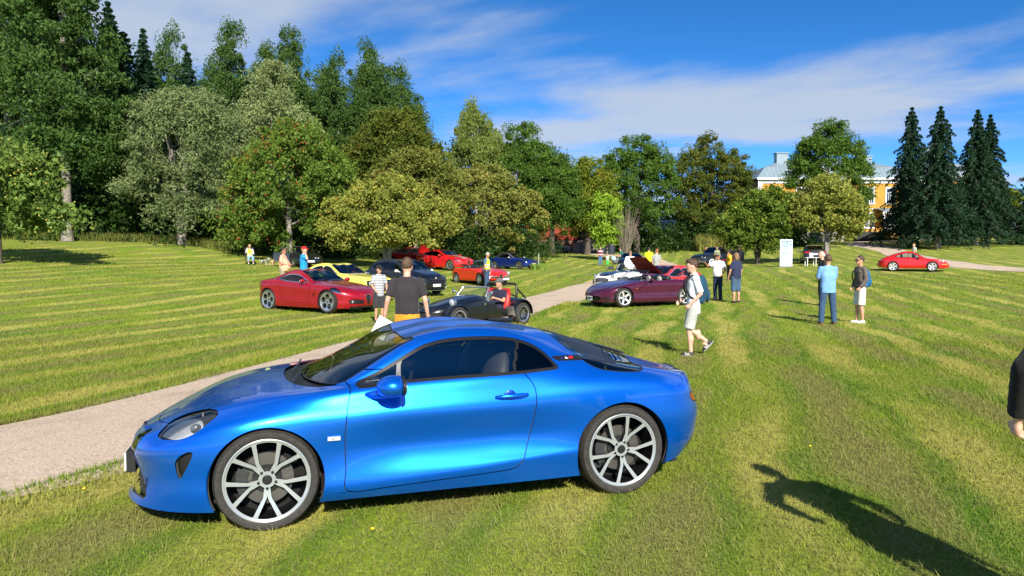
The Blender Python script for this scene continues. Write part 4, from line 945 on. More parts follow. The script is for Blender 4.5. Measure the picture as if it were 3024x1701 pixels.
def chrome_bar(car, pts, r=.028, name='bumper', mat=None):
    m = MB(); m.tube([car.pt(*p) for p in pts], r, 8); return m.build(name, mat or CHROME, car.root, 60)
def round_lamp(car, x, y, z, r, name='headlight', rim=None, tilt=0):
    for s in (1, -1):
        m = MB(); m.lathe([(0, .02), (r * .6, .016), (r, 0)], 'x', 16, 0, car.pt(x, s * y, z)); o = m.build(name, P('lamp_glass', (.55, .58, .60), .12, .4, 1.0), car.root, 180)
        m = MB(); m.lathe([(r * .98, .004), (r * 1.12, .002), (r * 1.14, -.03)], 'x', 16, 0, car.pt(x, s * y, z)); m.build('lamp_rim', rim or CHROME, o, 60)

# --- wine-red coupe behind the path
s8 = dict(name='grand_tourer', L=4.38, W=.947, xf=.86, xr=3.51, r=.345, rim=.282, tw=.25, wheel='holes', arch=.385, label='wine-red rounded coupe with bright round-holed alloy wheels', paint=REDM,
 sil=[(0,.60),(.15,.68),(.5,.79),(1,.88),(1.4,.935),(1.55,.96),(1.95,1.16),(2.25,1.285),(2.55,1.335),(2.85,1.315),(3.2,1.225),(3.6,1.09),(4,.985),(4.25,.93),(4.38,.88)],
 belt=[(0,.56),(.4,.68),(.86,.79),(1.4,.85),(2,.885),(2.7,.93),(3.3,.985),(3.7,.965),(4.1,.90),(4.38,.82)],
 rail=[(1.62,.72,.93),(1.95,.665,1.10),(2.3,.62,1.225),(2.7,.60,1.245),(3.1,.595,1.16),(3.5,.60,1.06),(3.9,.60,.975)],
 windows=[[(1.80,.925),(2.05,1.055),(2.35,1.15),(2.65,1.165),(2.95,1.115),(3.10,1.045),(3.02,1.0),(2.7,.955),(2.2,.925)]], trim=CHROME, glass=glass('tint_glass', (.42, .46, .46)),
 screens=[('windscreen', [(1.50,0),(1.54,.35),(1.64,.62),(1.75,.655),(2.0,.61),(2.25,.575),(2.27,.5),(2.25,0)], None), ('rear_window', [(3.02,0),(3.04,.5),(3.2,.545),(3.5,.53),(3.62,.45),(3.66,0)], None)],
 cuts=[('headlight', 'side', [(.36,.60),(.46,.69),(.62,.76),(.74,.775),(.76,.74),(.62,.66)], CLEAR, 0), ('intake', 'front', [(.20,.29),(.22,.38),(.5,.42),(.64,.38),(.62,.30),(.45,.28)], BLACK, -.03), ('shield_grille', 'frontc', [(.10,.53),(.115,.49),(.03,.27)], BLACK, -.02),
       ('side_vent', 'side', [(1.30,.61),(1.42,.585),(1.47,.53),(1.44,.50)], BLACK, -.02), ('front_splitter', 'frontc', [(.5,.20),(.62,.185),(.5,.13)], BLACK, .002), ('tail_light', 'cf', (.6, .8, .001, 0), None, 0)],
 doors=[[(1.62,.95),(1.60,.7),(1.62,.40),(1.70,.30),(2.6,.30),(2.85,.42),(2.95,.65),(2.90,.85),(2.72,.97)]], bonnet=[(.30,0),(.34,.3),(.55,.5),(1.0,.60),(1.42,.64),(1.47,.55),(1.44,0)],
 mirrors=[(1.84,.98,.975,REDM)], seatmat=P('red_leather', (.30, .012, .015), .5), nf=2.3, rf=.85, rr=.7, nr=2.3, bottom=[(0,.15),(1,.14),(3,.15),(4.38,.26)], waist=.012, flare=.03)
s8['loc'], s8['head'] = place(-6.3, 24.0, .851, -.525); c8 = std_car(s8)
chrome_bar(c8, [(.02,-.11,.53),(.02,0,.555),(.02,.11,.53),(.03,.07,.40),(.04,0,.27),(.03,-.07,.40),(.02,-.11,.53)], .010, 'shield_frame')
round_lamp(c8, .16, .53, .345, .045, 'fog_lamp')
chrome_bar(c8, [(1.62,-.55,.995),(1.66,-.05,1.02)], .008, 'wiper', SATIN); chrome_bar(c8, [(1.60,.05,.995),(1.64,.5,1.0)], .008, 'wiper', SATIN)
m = MB(); m.box(c8.pt(2.04, 0, 1.14), (.02, .95, .22), rot=Matrix.Rotation(R(-62), 3, 'Y')); m.build('sun_shade', P('lime_shade', (.42, .58, .10), .6), c8.root)

# --- pale yellow seventies coupe
sy = dict(name='vintage_coupe', L=4.3, W=.83, xf=.80, xr=3.36, r=.30, rim=.19, tw=.18, wheel='disc', label='pale yellow seventies coupe with black front and chrome door mirror', paint=YEL,
 sil=[(0,.74),(.06,.80),(.6,.86),(1.3,.915),(1.4,.93),(1.78,1.13),(2.06,1.275),(2.4,1.32),(2.9,1.30),(3.2,1.24),(3.6,1.06),(3.85,.955),(4.3,.90)], belt=[(0,.72),(1.3,.835),(2.5,.865),(3.5,.88),(4.3,.80)],
 rail=[(1.42,.68,.905),(1.78,.63,1.09),(2.06,.585,1.225),(2.5,.56,1.265),(3,.56,1.225),(3.4,.57,1.09),(3.75,.60,.945)],
 windows=[[(1.66,.90),(1.82,1.02),(2.06,1.165),(2.42,1.205),(2.47,.905)], [(2.56,.905),(2.53,1.205),(2.86,1.185),(3.1,1.11),(3.32,.97),(3.26,.91)]], trim=P('thin_chrome', (.65,.65,.66), .15, 1.0), glass=glass('tint_glass', (.42, .46, .46)),
 screens=[('windscreen', [(1.42,0),(1.44,.4),(1.5,.62),(1.6,.635),(1.8,.60),(2.05,.555),(2.06,.4),(2.06,0)], GLASS), ('rear_window', [(3.12,0),(3.14,.48),(3.4,.50),(3.72,.50),(3.74,0)], None)],
 cuts=[('radiator_grille', 'frontc', [(.62,.70),(.68,.62),(.66,.52),(.55,.50)], BLACK, -.02), ('front_panel', 'frontc', [(.74,.50),(.78,.40),(.70,.30)], BLACK, .002)],
 doors=[[(1.50,.93),(1.49,.6),(1.52,.30),(2.45,.30),(2.55,.45),(2.58,.7),(2.55,.93)]], handle=(2.42,.76), handlemat=CHROME, bonnet=[(.12,0),(.14,.5),(.3,.66),(1.3,.68),(1.36,.6),(1.34,0)], mirrors=[(1.72,.95,.93,CHROME)], seatmat=P('maroon_vinyl', (.16,.02,.02), .6), rf=.35, nf=4, rr=.4, nr=4, tum=.06, flare=.005)
sy['loc'], sy['head'] = place(-6.55, 28.4, .82, -.57); cy_ = std_car(sy)
round_lamp(cy_, .05, .52, .60, .075); chrome_bar(cy_, [(.20,-.80,.46),(.03,-.7,.46),(-.02,0,.46),(.03,.7,.46),(.20,.80,.46)], .03)
for q in (.52, .44): chrome_bar(cy_, [(.02,-.72,q),(-.01,0,q),(.02,.72,q)], .008, 'grille_strip')

# --- black hatchback with white mirrors
sp_ = dict(name='hatchback', L=4.03, W=.845, xf=.84, xr=3.35, r=.31, rim=.235, tw=.2, wheel='s10_.05', label='black hatchback with white mirror caps facing the path', paint=BLK,
 sil=[(0,.74),(.1,.80),(.4,.91),(.8,1.0),(1.0,1.04),(1.5,1.28),(1.9,1.43),(2.4,1.49),(3,1.47),(3.4,1.41),(3.7,1.30),(3.9,1.12),(4.03,.95)], belt=[(0,.68),(.5,.81),(1,.89),(2,.94),(3,1.0),(3.6,1.03),(4.03,.93)],
 rail=[(1.05,.71,.98),(1.5,.67,1.22),(1.9,.61,1.37),(2.5,.575,1.425),(3.1,.565,1.405),(3.5,.57,1.32),(3.85,.60,1.08)],
 windows=[[(1.30,.94),(1.58,1.16),(1.88,1.30),(2.22,1.35),(2.26,1.0)], [(2.36,1.01),(2.33,1.35),(2.75,1.355),(3.15,1.32),(3.42,1.22),(3.35,1.09),(2.9,1.04)]], glass=glass('tint_glass', (.42, .46, .46)),
 screens=[('windscreen', [(1.02,0),(1.06,.4),(1.16,.64),(1.3,.67),(1.6,.61),(1.86,.555),(1.88,.4),(1.87,0)], GLASS), ('rear_window', [(3.45,0),(3.47,.45),(3.6,.5),(3.85,.5),(3.86,0)], None)],
 cuts=[('headlight', 'side', [(.17,.66),(.24,.74),(.5,.83),(.72,.87),(.68,.80),(.42,.69)], CLEAR, 0), ('upper_grille', 'frontc', [(.42,.60),(.44,.56),(.40,.54)], BLACK, -.02), ('lower_grille', 'frontc', [(.42,.30),(.46,.24),(.40,.21)], P('mesh_black', (.006,.006,.006), .8), -.03)],
 doors=[[(1.20,.98),(1.16,.7),(1.20,.33),(2.30,.33),(2.40,.5),(2.42,.75),(2.36,1.02)]], handle=(2.22,.84), bonnet=[(.16,0),(.2,.35),(.45,.55),(.95,.64),(1.02,.5),(.98,0)], mirrors=[(1.42,.97,1.0,WHT)], rf=.55, nf=2.9, rr=.35, nr=3.2, tum=.05)
sp_['loc'], sp_['head'] = place(-4.6, 31.9, .74, -.67); cp = std_car(sp_); plate_on(cp, -.02, .41, 'CRC-903', w=.44)
m = MB(); m.lathe([(0,.012),(.05,.008),(.055,0)], 'x', 18, 0, cp.pt(.045, 0, .70)); m.build('round_badge', P('badge_rose', (.55,.42,.44), .25, .6), cp.root, 60)
round_lamp(cp, .12, .60, .30, .05, 'fog_lamp'); chrome_bar(cp, [(.16,-.72,.46),(.06,-.55,.47)], .02, 'light_strip', REFLECTOR); chrome_bar(cp, [(.16,.72,.46),(.06,.55,.47)], .02, 'light_strip', REFLECTOR)
chrome_bar(cp, [(.22,-.70,.205),(.05,-.45,.20),(.01,0,.20),(.05,.45,.20),(.22,.70,.205)], .010, 'chrome_lip'); chrome_bar(cp, [(3.3,.3,1.43),(3.55,.3,1.85)], .006, 'aerial', SATIN)

# --- red coupe with white bonnet stripes, and its neighbour with the raised bonnet
def red_hatch(label, loc, head, stripes, wheel, hood_up, name):
    s = dict(name=name, L=4.45, W=.88, xf=.93, xr=3.52, r=.325, rim=.255, tw=.22, wheel=wheel, label=label, paint=RED, sil=[(0,.66),(.2,.74),(.7,.87),(1.2,.95),(1.35,.985),(1.8,1.19),(2.15,1.33),(2.6,1.38),(3.1,1.34),(3.5,1.23),(3.9,1.07),(4.2,.98),(4.45,.93)], belt=[(0,.60),(.5,.75),(1.3,.87),(2.5,.93),(3.4,.97),(4,.95),(4.45,.86)],
     rail=[(1.40,.72,.95),(1.8,.67,1.13),(2.15,.61,1.26),(2.6,.58,1.31),(3.1,.57,1.26),(3.5,.58,1.15),(3.95,.61,1.0)], windows=[[(1.66,.935),(1.85,1.06),(2.15,1.19),(2.55,1.245),(2.62,.965)], [(2.70,.97),(2.64,1.245),(3,1.22),(3.3,1.13),(3.42,1.02),(3.3,.99)]], glass=GLASSD,
     screens=[('windscreen', [(1.36,0),(1.40,.4),(1.5,.65),(1.64,.67),(1.9,.61),(2.13,.56),(2.15,.4),(2.13,0)], glass('tint_glass', (.42, .46, .46))), ('rear_window', [(3.2,0),(3.22,.48),(3.5,.51),(3.85,.5),(3.87,0)], None)],
     cuts=[('headlight', 'side', [(.22,.62),(.36,.68),(.62,.72),(.60,.66),(.34,.60)], CLEAR, 0), ('shield_grille', 'frontc', [(.11,.60),(.12,.56),(.03,.30)], BLACK, -.02), ('intake', 'front', [(.2,.26),(.2,.36),(.6,.38),(.64,.30)], BLACK, -.02)],
     doors=[[(1.56,.96),(1.52,.65),(1.56,.33),(2.6,.33),(2.75,.5),(2.78,.75),(2.70,.97)]], handle=(2.58,.82), handlemat=CHROME, bonnet=[(.28,0),(.34,.35),(.6,.56),(1.2,.66),(1.32,.55),(1.28,0)], mirrors=[(1.72,1.0,.98,RED)], rf=.7, rr=.5)
    s['loc'], s['head'] = loc, head
    c = std_car(s)
    chrome_bar(c, [(.02,-.12,.60),(.01,0,.62),(.02,.12,.60),(.03,0,.30),(.02,-.12,.60)], .010, 'shield_frame')
    if stripes:
        for y0 in (-.17, .05):
            q = c.bonnet if y0 > 0 else mirror(c.bonnet); q = q.split(lambda P, v: np.abs(P[:, 1] - (y0 + .06)) - .055)[0]
            if q.F: c.part('bonnet_stripe', offset(q, .003), WHT)
    if hood_up:
        m = MB(); pv = (1.25, .98); pts = []
        for i in range(6):
            t = i / 5; w = .62 - .1 * t - .12 * t * t; x, z = pv[0] - t * .55, pv[1] + t * .80 - .08 * t * t
            pts.append([c.pt(x + .05 * (1 - abs(s_)), s_ * w, z) for s_ in (-1, -.5, 0, .5, 1)])
        V = [p for r_ in pts for p in r_]; F = [(i * 5 + j, i * 5 + j + 1, (i + 1) * 5 + j + 1, (i + 1) * 5 + j) for i in range(5) for j in range(4)]
        m.add(V, F); m.add([(p[0] - .03, p[1], p[2] + .015) for p in V], [f[::-1] for f in F], 0); m.build('raised_bonnet', RED, c.root, 60)
    return c
l_, h_ = place(-4.55, 49.9, .779, -.627); red_hatch('red coupe with two white stripes on its bonnet', l_, h_, True, 'holes', False, 'striped_coupe')
l_, h_ = place(-7.6, 57.0, .80, -.60); red_hatch('red hatchback with its bonnet raised, standing behind an apple trunk', l_, h_, False, 's5_.14', True, 'hatchback')

# --- open cars
def open_car(s, ck, scr, seatmat, tub=None, frame=None):
    x0, x1, hw, zf, zr = ck
    s.setdefault('cuts', []).append(('cockpit_hole', 'topc', [(x0, 0), (x0 + .01, hw * .8), (x0 + .06, hw), (x1 - .12, hw), (x1, hw * .7), (x1, 0)], None, 0))
    c = std_car(s); cockpit(c, x0, x1, hw, zf, zr, seatmat, s['W'], tubmat=tub); screen(c, *scr, frame or CHROME); return c
sd_ = dict(name='roadster', L=4.25, W=.80, xf=.86, xr=3.11, r=.295, rim=.19, tw=.165, wheel='disc', face=SILVER, label='bright red boat-tailed open roadster beside the man in the yellow vest', paint=ORED,
 sil=[(0,.52),(.2,.62),(.6,.74),(1.1,.83),(1.5,.87),(2.6,.86),(3.1,.85),(3.6,.80),(4,.70),(4.25,.58)], belt=[(0,.47),(.3,.60),(.8,.745),(1.5,.82),(2.5,.825),(3.2,.82),(3.8,.72),(4.25,.52)],
 cuts=[('shield_grille', 'frontc', [(.09,.52),(.10,.48),(.03,.32)], BLACK, -.01)], doors=[[(1.55,.88),(1.53,.6),(1.56,.32),(2.45,.32),(2.52,.6),(2.5,.88)]], bonnet=[(.35,0),(.4,.35),(.7,.55),(1.4,.6),(1.48,.4),(1.46,0)], rf=.9, nf=2.2, rr=1.1, nr=2.0, bottom=[(0,.26),(1,.20),(3,.21),(4.25,.36)], waist=.02, tum=.08, cabin=False, flare=.02)
sd_['loc'], sd_['head'] = place(-1.78, 39.1, .586, -.81)
cd_ = open_car(sd_, (1.62, 2.72, .58, .86, .86), (1.52, .62, .83, 1.80, .55, 1.22), DARKIN)
round_lamp(cd_, .22, .60, .60, .085); chrome_bar(cd_, [(.22,-.66,.42),(.05,-.4,.43),(.0,-.14,.43)], .03); chrome_bar(cd_, [(.22,.66,.42),(.05,.4,.43),(.0,.14,.43)], .03); chrome_bar(cd_, [(.22,-.66,.36),(.05,-.4,.36),(.0,-.14,.36)], .012); chrome_bar(cd_, [(.22,.66,.36),(.05,.4,.36),(.0,.14,.36)], .012)
chrome_bar(cd_, [(.0,-.1,.52),(-.01,0,.54),(0,.1,.52),(.02,0,.32),(0,-.1,.52)], .010, 'shield_frame'); plate_on(cd_, .0, .30, '', w=.40, h=.10, y=.3)
m = MB(); m.ell(cd_.pt(2.86, 0, .87), (.22, .58, .09), 14, 8); m.build('folded_hood', SATIN, cd_.root, 180)
for sg in (1, -1): m = MB(); m.ell(cd_.pt(1.72, sg * .80, .93), (.05, .05, .06), 10, 6); m.tube([cd_.pt(1.72, sg * .72, .84), cd_.pt(1.72, sg * .80, .92)], .008, 6); m.build('wing_mirror', CHROME, cd_.root, 60)
st_ = dict(name='roadster', L=4.01, W=.915, xf=.80, xr=3.27, r=.315, rim=.232, tw=.22, wheel='s5_.17', face=P('alloy_pale', (.72,.73,.74), .3, .5), label='dark purple open two-seater with five-spoke wheels', paint=PURP,
 sil=[(0,.44),(.12,.54),(.35,.64),(.8,.76),(1.2,.84),(1.5,.885),(2.7,.90),(3.0,.91),(3.5,.88),(3.8,.80),(4.01,.72)], belt=[(0,.40),(.3,.56),(.7,.705),(1.2,.79),(1.6,.835),(2.6,.865),(3.1,.875),(3.6,.83),(4.01,.68)],
 cuts=[('mouth_grille', 'frontc', [(.40,.36),(.50,.31),(.44,.22),(.2,.19)], BLACK, -.05), ('headlight', 'side', [(.50,.60),(.55,.655),(.63,.68),(.68,.66),(.66,.61),(.58,.585)], CLEAR, .004), ('side_duct', 'front', [(.56,.27),(.58,.33),(.72,.34),(.74,.29)], BLACK, -.02), ('door_scoop', 'fn', band([(1.36,.50),(1.40,.60),(1.50,.70),(1.66,.78)], .013), BLACK, -.02), ('marker_lamp', 'cs', (1.26, .62, .030, .4), AMBER, .006), ('sill_line', 'fn', band([(1.15,.33),(2.9,.355)], .006), None, 0)],
 doors=[[(1.72,.90),(1.66,.78),(1.66,.55),(1.72,.37),(2.55,.37),(2.68,.6),(2.72,.90)]], bonnet=[(.40,0),(.46,.3),(.7,.52),(1.35,.62),(1.46,.4),(1.42,0)], rf=.85, nf=2.3, rr=.7, nr=2.4, bottom=[(0,.17),(1,.16),(3,.165),(4.01,.28)], waist=.02, flare=.03, cabin=False, spin=(.3, .2), lampin=P('lamp_dim', (.25,.2,.22), .2, .6))
st_['loc'], st_['head'] = place(4.42, 25.55, -.908, -.419)
CREAM = P('cream_leather', (.30, .295, .28), .5)
ct = open_car(st_, (1.62, 2.72, .62, .88, .90), (1.50, .68, .84, 1.98, .56, 1.19), CREAM, P('grey_trim', (.30, .29, .28), .7), SATIN)
m = MB(); m.ell(ct.pt(2.82, 0, .93), (.24, .62, .12), 16, 8); m.build('folded_hood', SATIN, ct.root, 180)
for sg in (1, -1): m = MB(); m.ell(ct.pt(1.80, sg * .99, .90), (.07, .095, .05), 12, 8); m.tube([ct.pt(1.78, sg * .84, .84), ct.pt(1.80, sg * .97, .88)], .022, 6); m.build('wing_mirror', PURP, ct.root, 180)
pl_ = plate_on(ct, .0, .285, '', w=.30, h=.15); pb = MB(); pb.box((.0075, -.01, .028), (.002, .19, .035)); pb.box((.0075, -.03, -.03), (.002, .14, .032)); pb.build('plate_marks', P('plate_mark_grey', (.16, .16, .15), .6), pl_); chrome_bar(ct, [(1.42,-.55,.90),(1.50,.0,.93)], .008, 'wiper', SATIN); chrome_bar(ct, [(1.42,.05,.90),(1.52,.55,.92)], .008, 'wiper', SATIN)
# black open spider, driver's door swung out
sb = dict(name='roadster', L=4.28, W=.89, xf=.92, xr=3.46, r=.31, rim=.23, tw=.2, wheel='s5_.14', label='black open spider with its door swung wide under the rowan', paint=BLK,
 sil=[(0,.50),(.2,.62),(.7,.76),(1.3,.86),(1.5,.89),(2.7,.90),(3.4,.96),(4.0,.95),(4.28,.88)], belt=[(0,.47),(.4,.60),(1.3,.81),(2.5,.87),(3.4,.91),(4.28,.82)],
 cuts=[('shield_grille', 'frontc', [(.10,.50),(.11,.46),(.03,.28)], P('mesh_black', (.006,.006,.006), .8), -.02), ('intake', 'front', [(.18,.24),(.2,.33),(.6,.34),(.62,.26)], BLACK, -.03), ('door_opening', 'side', [(1.62,.95),(1.60,.6),(1.64,.32),(2.5,.32),(2.62,.6),(2.64,.95)], None, 0)], bonnet=[(.3,0),(.35,.35),(.6,.55),(1.35,.64),(1.44,.4),(1.42,0)], rf=.75, nf=2.5, rr=.4, tum=.06, cabin=False)
sb['loc'], sb['head'] = place(-13.3, 46.9, .50, -.866)
cb = open_car(sb, (1.60, 2.75, .62, .87, .89), (1.48, .68, .85, 2.0, .56, 1.28), DARKIN, None, SATIN)
m = MB(); ax, ay = 1.62, -.88
prof = [(0,.34),(.05,.62),(0,.86),(1.0,.93),(1.05,.62),(.98,.36)]; d = (math.cos(R(-62)), math.sin(R(-62)))
m.prism(prof, lambda p, s_: (cb.pt(ax, 0, 0)[0] - p[0] * d[0] + s_ * .10 * d[1], ay + p[0] * d[1] - s_ * .10 * d[0] * -1, p[1])); m.build('open_door', P('door_black', (.012,.013,.016), .25, 0, 1.0), cb.root)
for sg in (1, -1): m = MB(); m.ell(cb.pt(1.78, sg * .97, .93), (.06, .09, .06), 12, 8); m.tube([cb.pt(1.76, sg * .85, .86), cb.pt(1.78, sg * .95, .91)], .02, 6); m.build('wing_mirror', BLK, cb.root, 180)
plate_on(cb, -.01, .36, 'GYM-643', w=.46)
for yy in (.30, .48): round_lamp(cb, .10 + (yy - .3) * .3, yy, .555, .045)

# --- navy convertible with its black top up
top_fn = lambda P, v: np.maximum(np.maximum(6.35 - v, 2.10 - P[:, 0]), P[:, 0] - 3.55) * .25
sa = dict(name='convertible', L=4.57, W=.885, xf=.90, xr=3.56, r=.32, rim=.25, tw=.21, wheel='s10_.06', label='navy blue convertible with its black fabric top closed', paint=NAVY, sil=[(0,.68),(.2,.76),(.8,.88),(1.35,.95),(1.5,.98),(1.9,1.18),(2.2,1.33),(2.7,1.39),(3.2,1.33),(3.6,1.12),(3.75,.99),(4.2,.96),(4.57,.90)], belt=[(0,.60),(.5,.75),(1.4,.86),(2.6,.91),(3.6,.93),(4.57,.84)],
 rail=[(1.52,.71,.94),(1.9,.66,1.10),(2.2,.61,1.25),(2.7,.58,1.32),(3.2,.57,1.24),(3.55,.60,1.05),(3.72,.66,.95)], windows=[[(1.78,.93),(1.95,1.05),(2.2,1.19),(2.55,1.24),(2.62,.945)], [(2.70,.945),(2.66,1.24),(3.05,1.19),(3.22,1.0),(3.2,.955)]],
 screens=[('windscreen', [(1.46,0),(1.5,.4),(1.6,.63),(1.72,.66),(1.95,.61),(2.18,.56),(2.19,.4),(2.18,0)], GLASS)], cuts=[('fabric_top', 'fnc', top_fn, P('black_canvas', (.012,.012,.014), .9, bump=(90,.2)), .006), ('headlight', 'side', [(.16,.60),(.24,.70),(.48,.75),(.55,.70),(.4,.61)], CLEAR, 0), ('radiator_grille', 'frontc', [(.28,.62),(.30,.5),(.26,.42)], BLACK, -.02), ('lower_grille', 'frontc', [(.6,.34),(.62,.25),(.5,.22)], BLACK, -.02)],
 doors=[[(1.66,.96),(1.62,.65),(1.66,.33),(2.62,.33),(2.78,.5),(2.80,.75),(2.74,.95)]], handle=(2.60,.82), bonnet=[(.22,0),(.28,.4),(.6,.6),(1.35,.68),(1.42,.5),(1.40,0)], mirrors=[(1.84,1.0,.97,P('mirror_silver', (.6,.6,.62), .3, .6))], rf=.55, nf=2.8)
sa['loc'], sa['head'] = place(0.05, 61.7, .764, -.646); ca_ = std_car(sa); plate_on(ca_, .0, .45, '', w=.46); chrome_bar(ca_, [(1.55,-.72,.95),(1.9,-.675,1.11),(2.2,-.615,1.27)], .02, 'pillar_trim', P('mirror_silver', (.6,.6,.62), .3, .6))
# --- red rear-engined coupe
s9 = dict(name='rear_engined_coupe', L=4.25, W=.826, xf=.98, xr=3.25, r=.312, rim=.236, tw=.22, wheel='s5_.26', face=P('alloy_pale', (.72,.73,.74), .3, .5), label='bright red fastback coupe with pale five-spoke wheels by the gravel drive', paint=RED,
 sil=[(0,.46),(.08,.56),(.3,.66),(.8,.76),(1.2,.83),(1.38,.875),(1.78,1.13),(2.02,1.255),(2.3,1.31),(2.6,1.30),(3,1.205),(3.4,1.06),(3.8,.90),(4.1,.74),(4.25,.62)], belt=[(0,.44),(.25,.63),(.45,.735),(.9,.775),(1.4,.82),(2.2,.86),(3,.87),(3.5,.82),(4,.68),(4.25,.54)],
 rail=[(1.46,.66,.885),(1.8,.61,1.06),(2.05,.56,1.195),(2.4,.535,1.245),(2.8,.535,1.185),(3.2,.54,1.06),(3.6,.54,.93)], windows=[[(1.64,.895),(1.82,1.01),(2.04,1.13),(2.3,1.18),(2.36,.905)], [(2.43,.91),(2.38,1.185),(2.66,1.16),(2.95,1.065),(3.14,.955),(3.08,.925)]], glass=GLASS,
 screens=[('windscreen', [(1.36,0),(1.40,.4),(1.5,.60),(1.62,.62),(1.82,.57),(2.03,.52),(2.04,.4),(2.03,0)], GLASS), ('rear_window', [(2.72,0),(2.74,.45),(2.95,.49),(3.35,.48),(3.42,.4),(3.44,0)], None)],
 cuts=[('front_indicator', 'side', [(.10,.42),(.14,.475),(.42,.49),(.42,.43)], AMBER, .002), ('tail_light', 'rear', [(.2,.60),(.5,.61),(.76,.60),(.76,.55),(.2,.55)], REDLENS, .002), ('bumper_line', 'fn', band([(.0,.40),(.65,.40)], .004), None, 0)],
 doors=[[(1.56,.92),(1.52,.65),(1.54,.30),(2.42,.28),(2.55,.45),(2.60,.7),(2.48,.92)]], handle=(2.36,.78), bonnet=[(.25,0),(.28,.3),(.4,.42),(1.25,.58),(1.33,.4),(1.30,0)], mirrors=[(1.72,.93,.93,RED)], rf=.75, nf=2.3, rr=.75, nr=2.3, flare=.035, bottom=[(0,.22),(1,.19),(3,.19),(4.25,.28)])
s9['loc'], s9['head'] = place(26.6, 49.15, .88, -.475); c9 = std_car(s9)
for sg in (1, -1):
    m = MB(); m.lathe([(0,.05),(.07,.045),(.10,.0),(.105,-.12)], 'x', 18, 0, c9.pt(.36, sg * .62, .66)); o = m.build('headlight', P('lamp_glass', (.55, .58, .60), .12, .4, 1.0), c9.root, 60, rot=(0, 0, 0))
plate_on(c9, -.02, .36, '', w=.46)
# --- black low-slung coupe facing the visitors
sx = dict(name='sports_coupe', L=4.5, W=.95, xf=.95, xr=3.6, r=.34, rim=.26, tw=.25, wheel='s5_.14', label='black low sports coupe standing on the gravel path', paint=BLK, hi=0, sil=[(0,.50),(.2,.62),(.7,.78),(1.2,.86),(1.35,.90),(1.8,1.10),(2.15,1.22),(2.5,1.25),(3,1.18),(3.6,1.0),(4.2,.92),(4.5,.86)], belt=[(0,.46),(.4,.65),(.95,.80),(1.5,.84),(2.6,.88),(3.6,.94),(4.5,.80)],
 rail=[(1.42,.72,.89),(1.8,.66,1.04),(2.15,.60,1.15),(2.6,.57,1.17),(3,.57,1.10),(3.6,.58,.97)], windows=[[(1.68,.89),(1.9,1.0),(2.2,1.09),(2.6,1.10),(2.95,1.03),(3.1,.94),(2.6,.91)]], screens=[('windscreen', [(1.34,0),(1.38,.4),(1.5,.64),(1.64,.66),(1.9,.60),(2.12,.55),(2.13,0)], GLASSD)],
 cuts=[('headlight', 'side', [(.36,.58),(.5,.68),(.8,.76),(.8,.70),(.55,.60)], CLEAR, 0), ('mouth_grille', 'frontc', [(.5,.42),(.6,.32),(.5,.2)], P('mesh_black', (.006,.006,.006), .8), -.04)], doors=[[(1.6,.9),(1.58,.6),(1.62,.32),(2.6,.32),(2.75,.6),(2.7,.92)]], mirrors=[(1.75,1.05,.93,BLK)], rf=.8, nf=2.5, flare=.03)
sx['loc'], sx['head'] = place(8.55, 53.0, -.12, -.99); std_car(sx)
# --- white-winged roadster with dark bonnet, and the red hatch coupe with its bonnet up
sh = dict(name='vintage_roadster', L=4.0, W=.77, xf=.74, xr=3.06, r=.32, rim=.2, tw=.16, wheel='s16_.02', label='white vintage roadster with dark bonnet and chrome headlamp', paint=WHT, sil=[(0,.60),(.15,.72),(.6,.86),(1.2,.93),(1.5,.95),(2.5,.92),(3.2,.88),(4.0,.70)], belt=[(0,.58),(.3,.72),(.75,.83),(1.3,.82),(2.2,.80),(3.1,.86),(4,.62)],
 cuts=[('radiator_grille', 'frontc', [(.34,.58),(.40,.50),(.30,.42)], P('grille_bright', (.35,.35,.36), .25, .9), -.02)], bonnet=[(.14,0),(.2,.3),(.5,.46),(1.35,.56),(1.46,.4),(1.42,0)], bonnetpaint=P('paint_dark_blue', (.012,.016,.03), .3, .2, 1.0), doors=[[(1.7,.86),(1.68,.6),(1.72,.35),(2.4,.35),(2.5,.84)]], rf=.6, nf=2.5, rr=.9, nr=2.2, tum=.09, cabin=False)
sh['loc'], sh['head'] = place(5.55, 34.0, -.80, -.60); chl = open_car(sh, (1.62, 2.6, .55, .92, .90), (1.50, .60, .88, 1.72, .54, 1.22), DARKIN)
round_lamp(chl, .16, .54, .66, .10); chrome_bar(chl, [(.25,-.74,.42),(.02,-.5,.42),(-.06,0,.42),(.02,.5,.42),(.25,.74,.42)], .035)
for yy in (-.42, .42): chrome_bar(chl, [(-.06,yy,.32),(-.07,yy,.54)], .03, 'overrider', SATIN)
chrome_bar(chl, [(.55,-.3,1.0),(1.0,-.3,1.03)], .015, 'bonnet_bead')
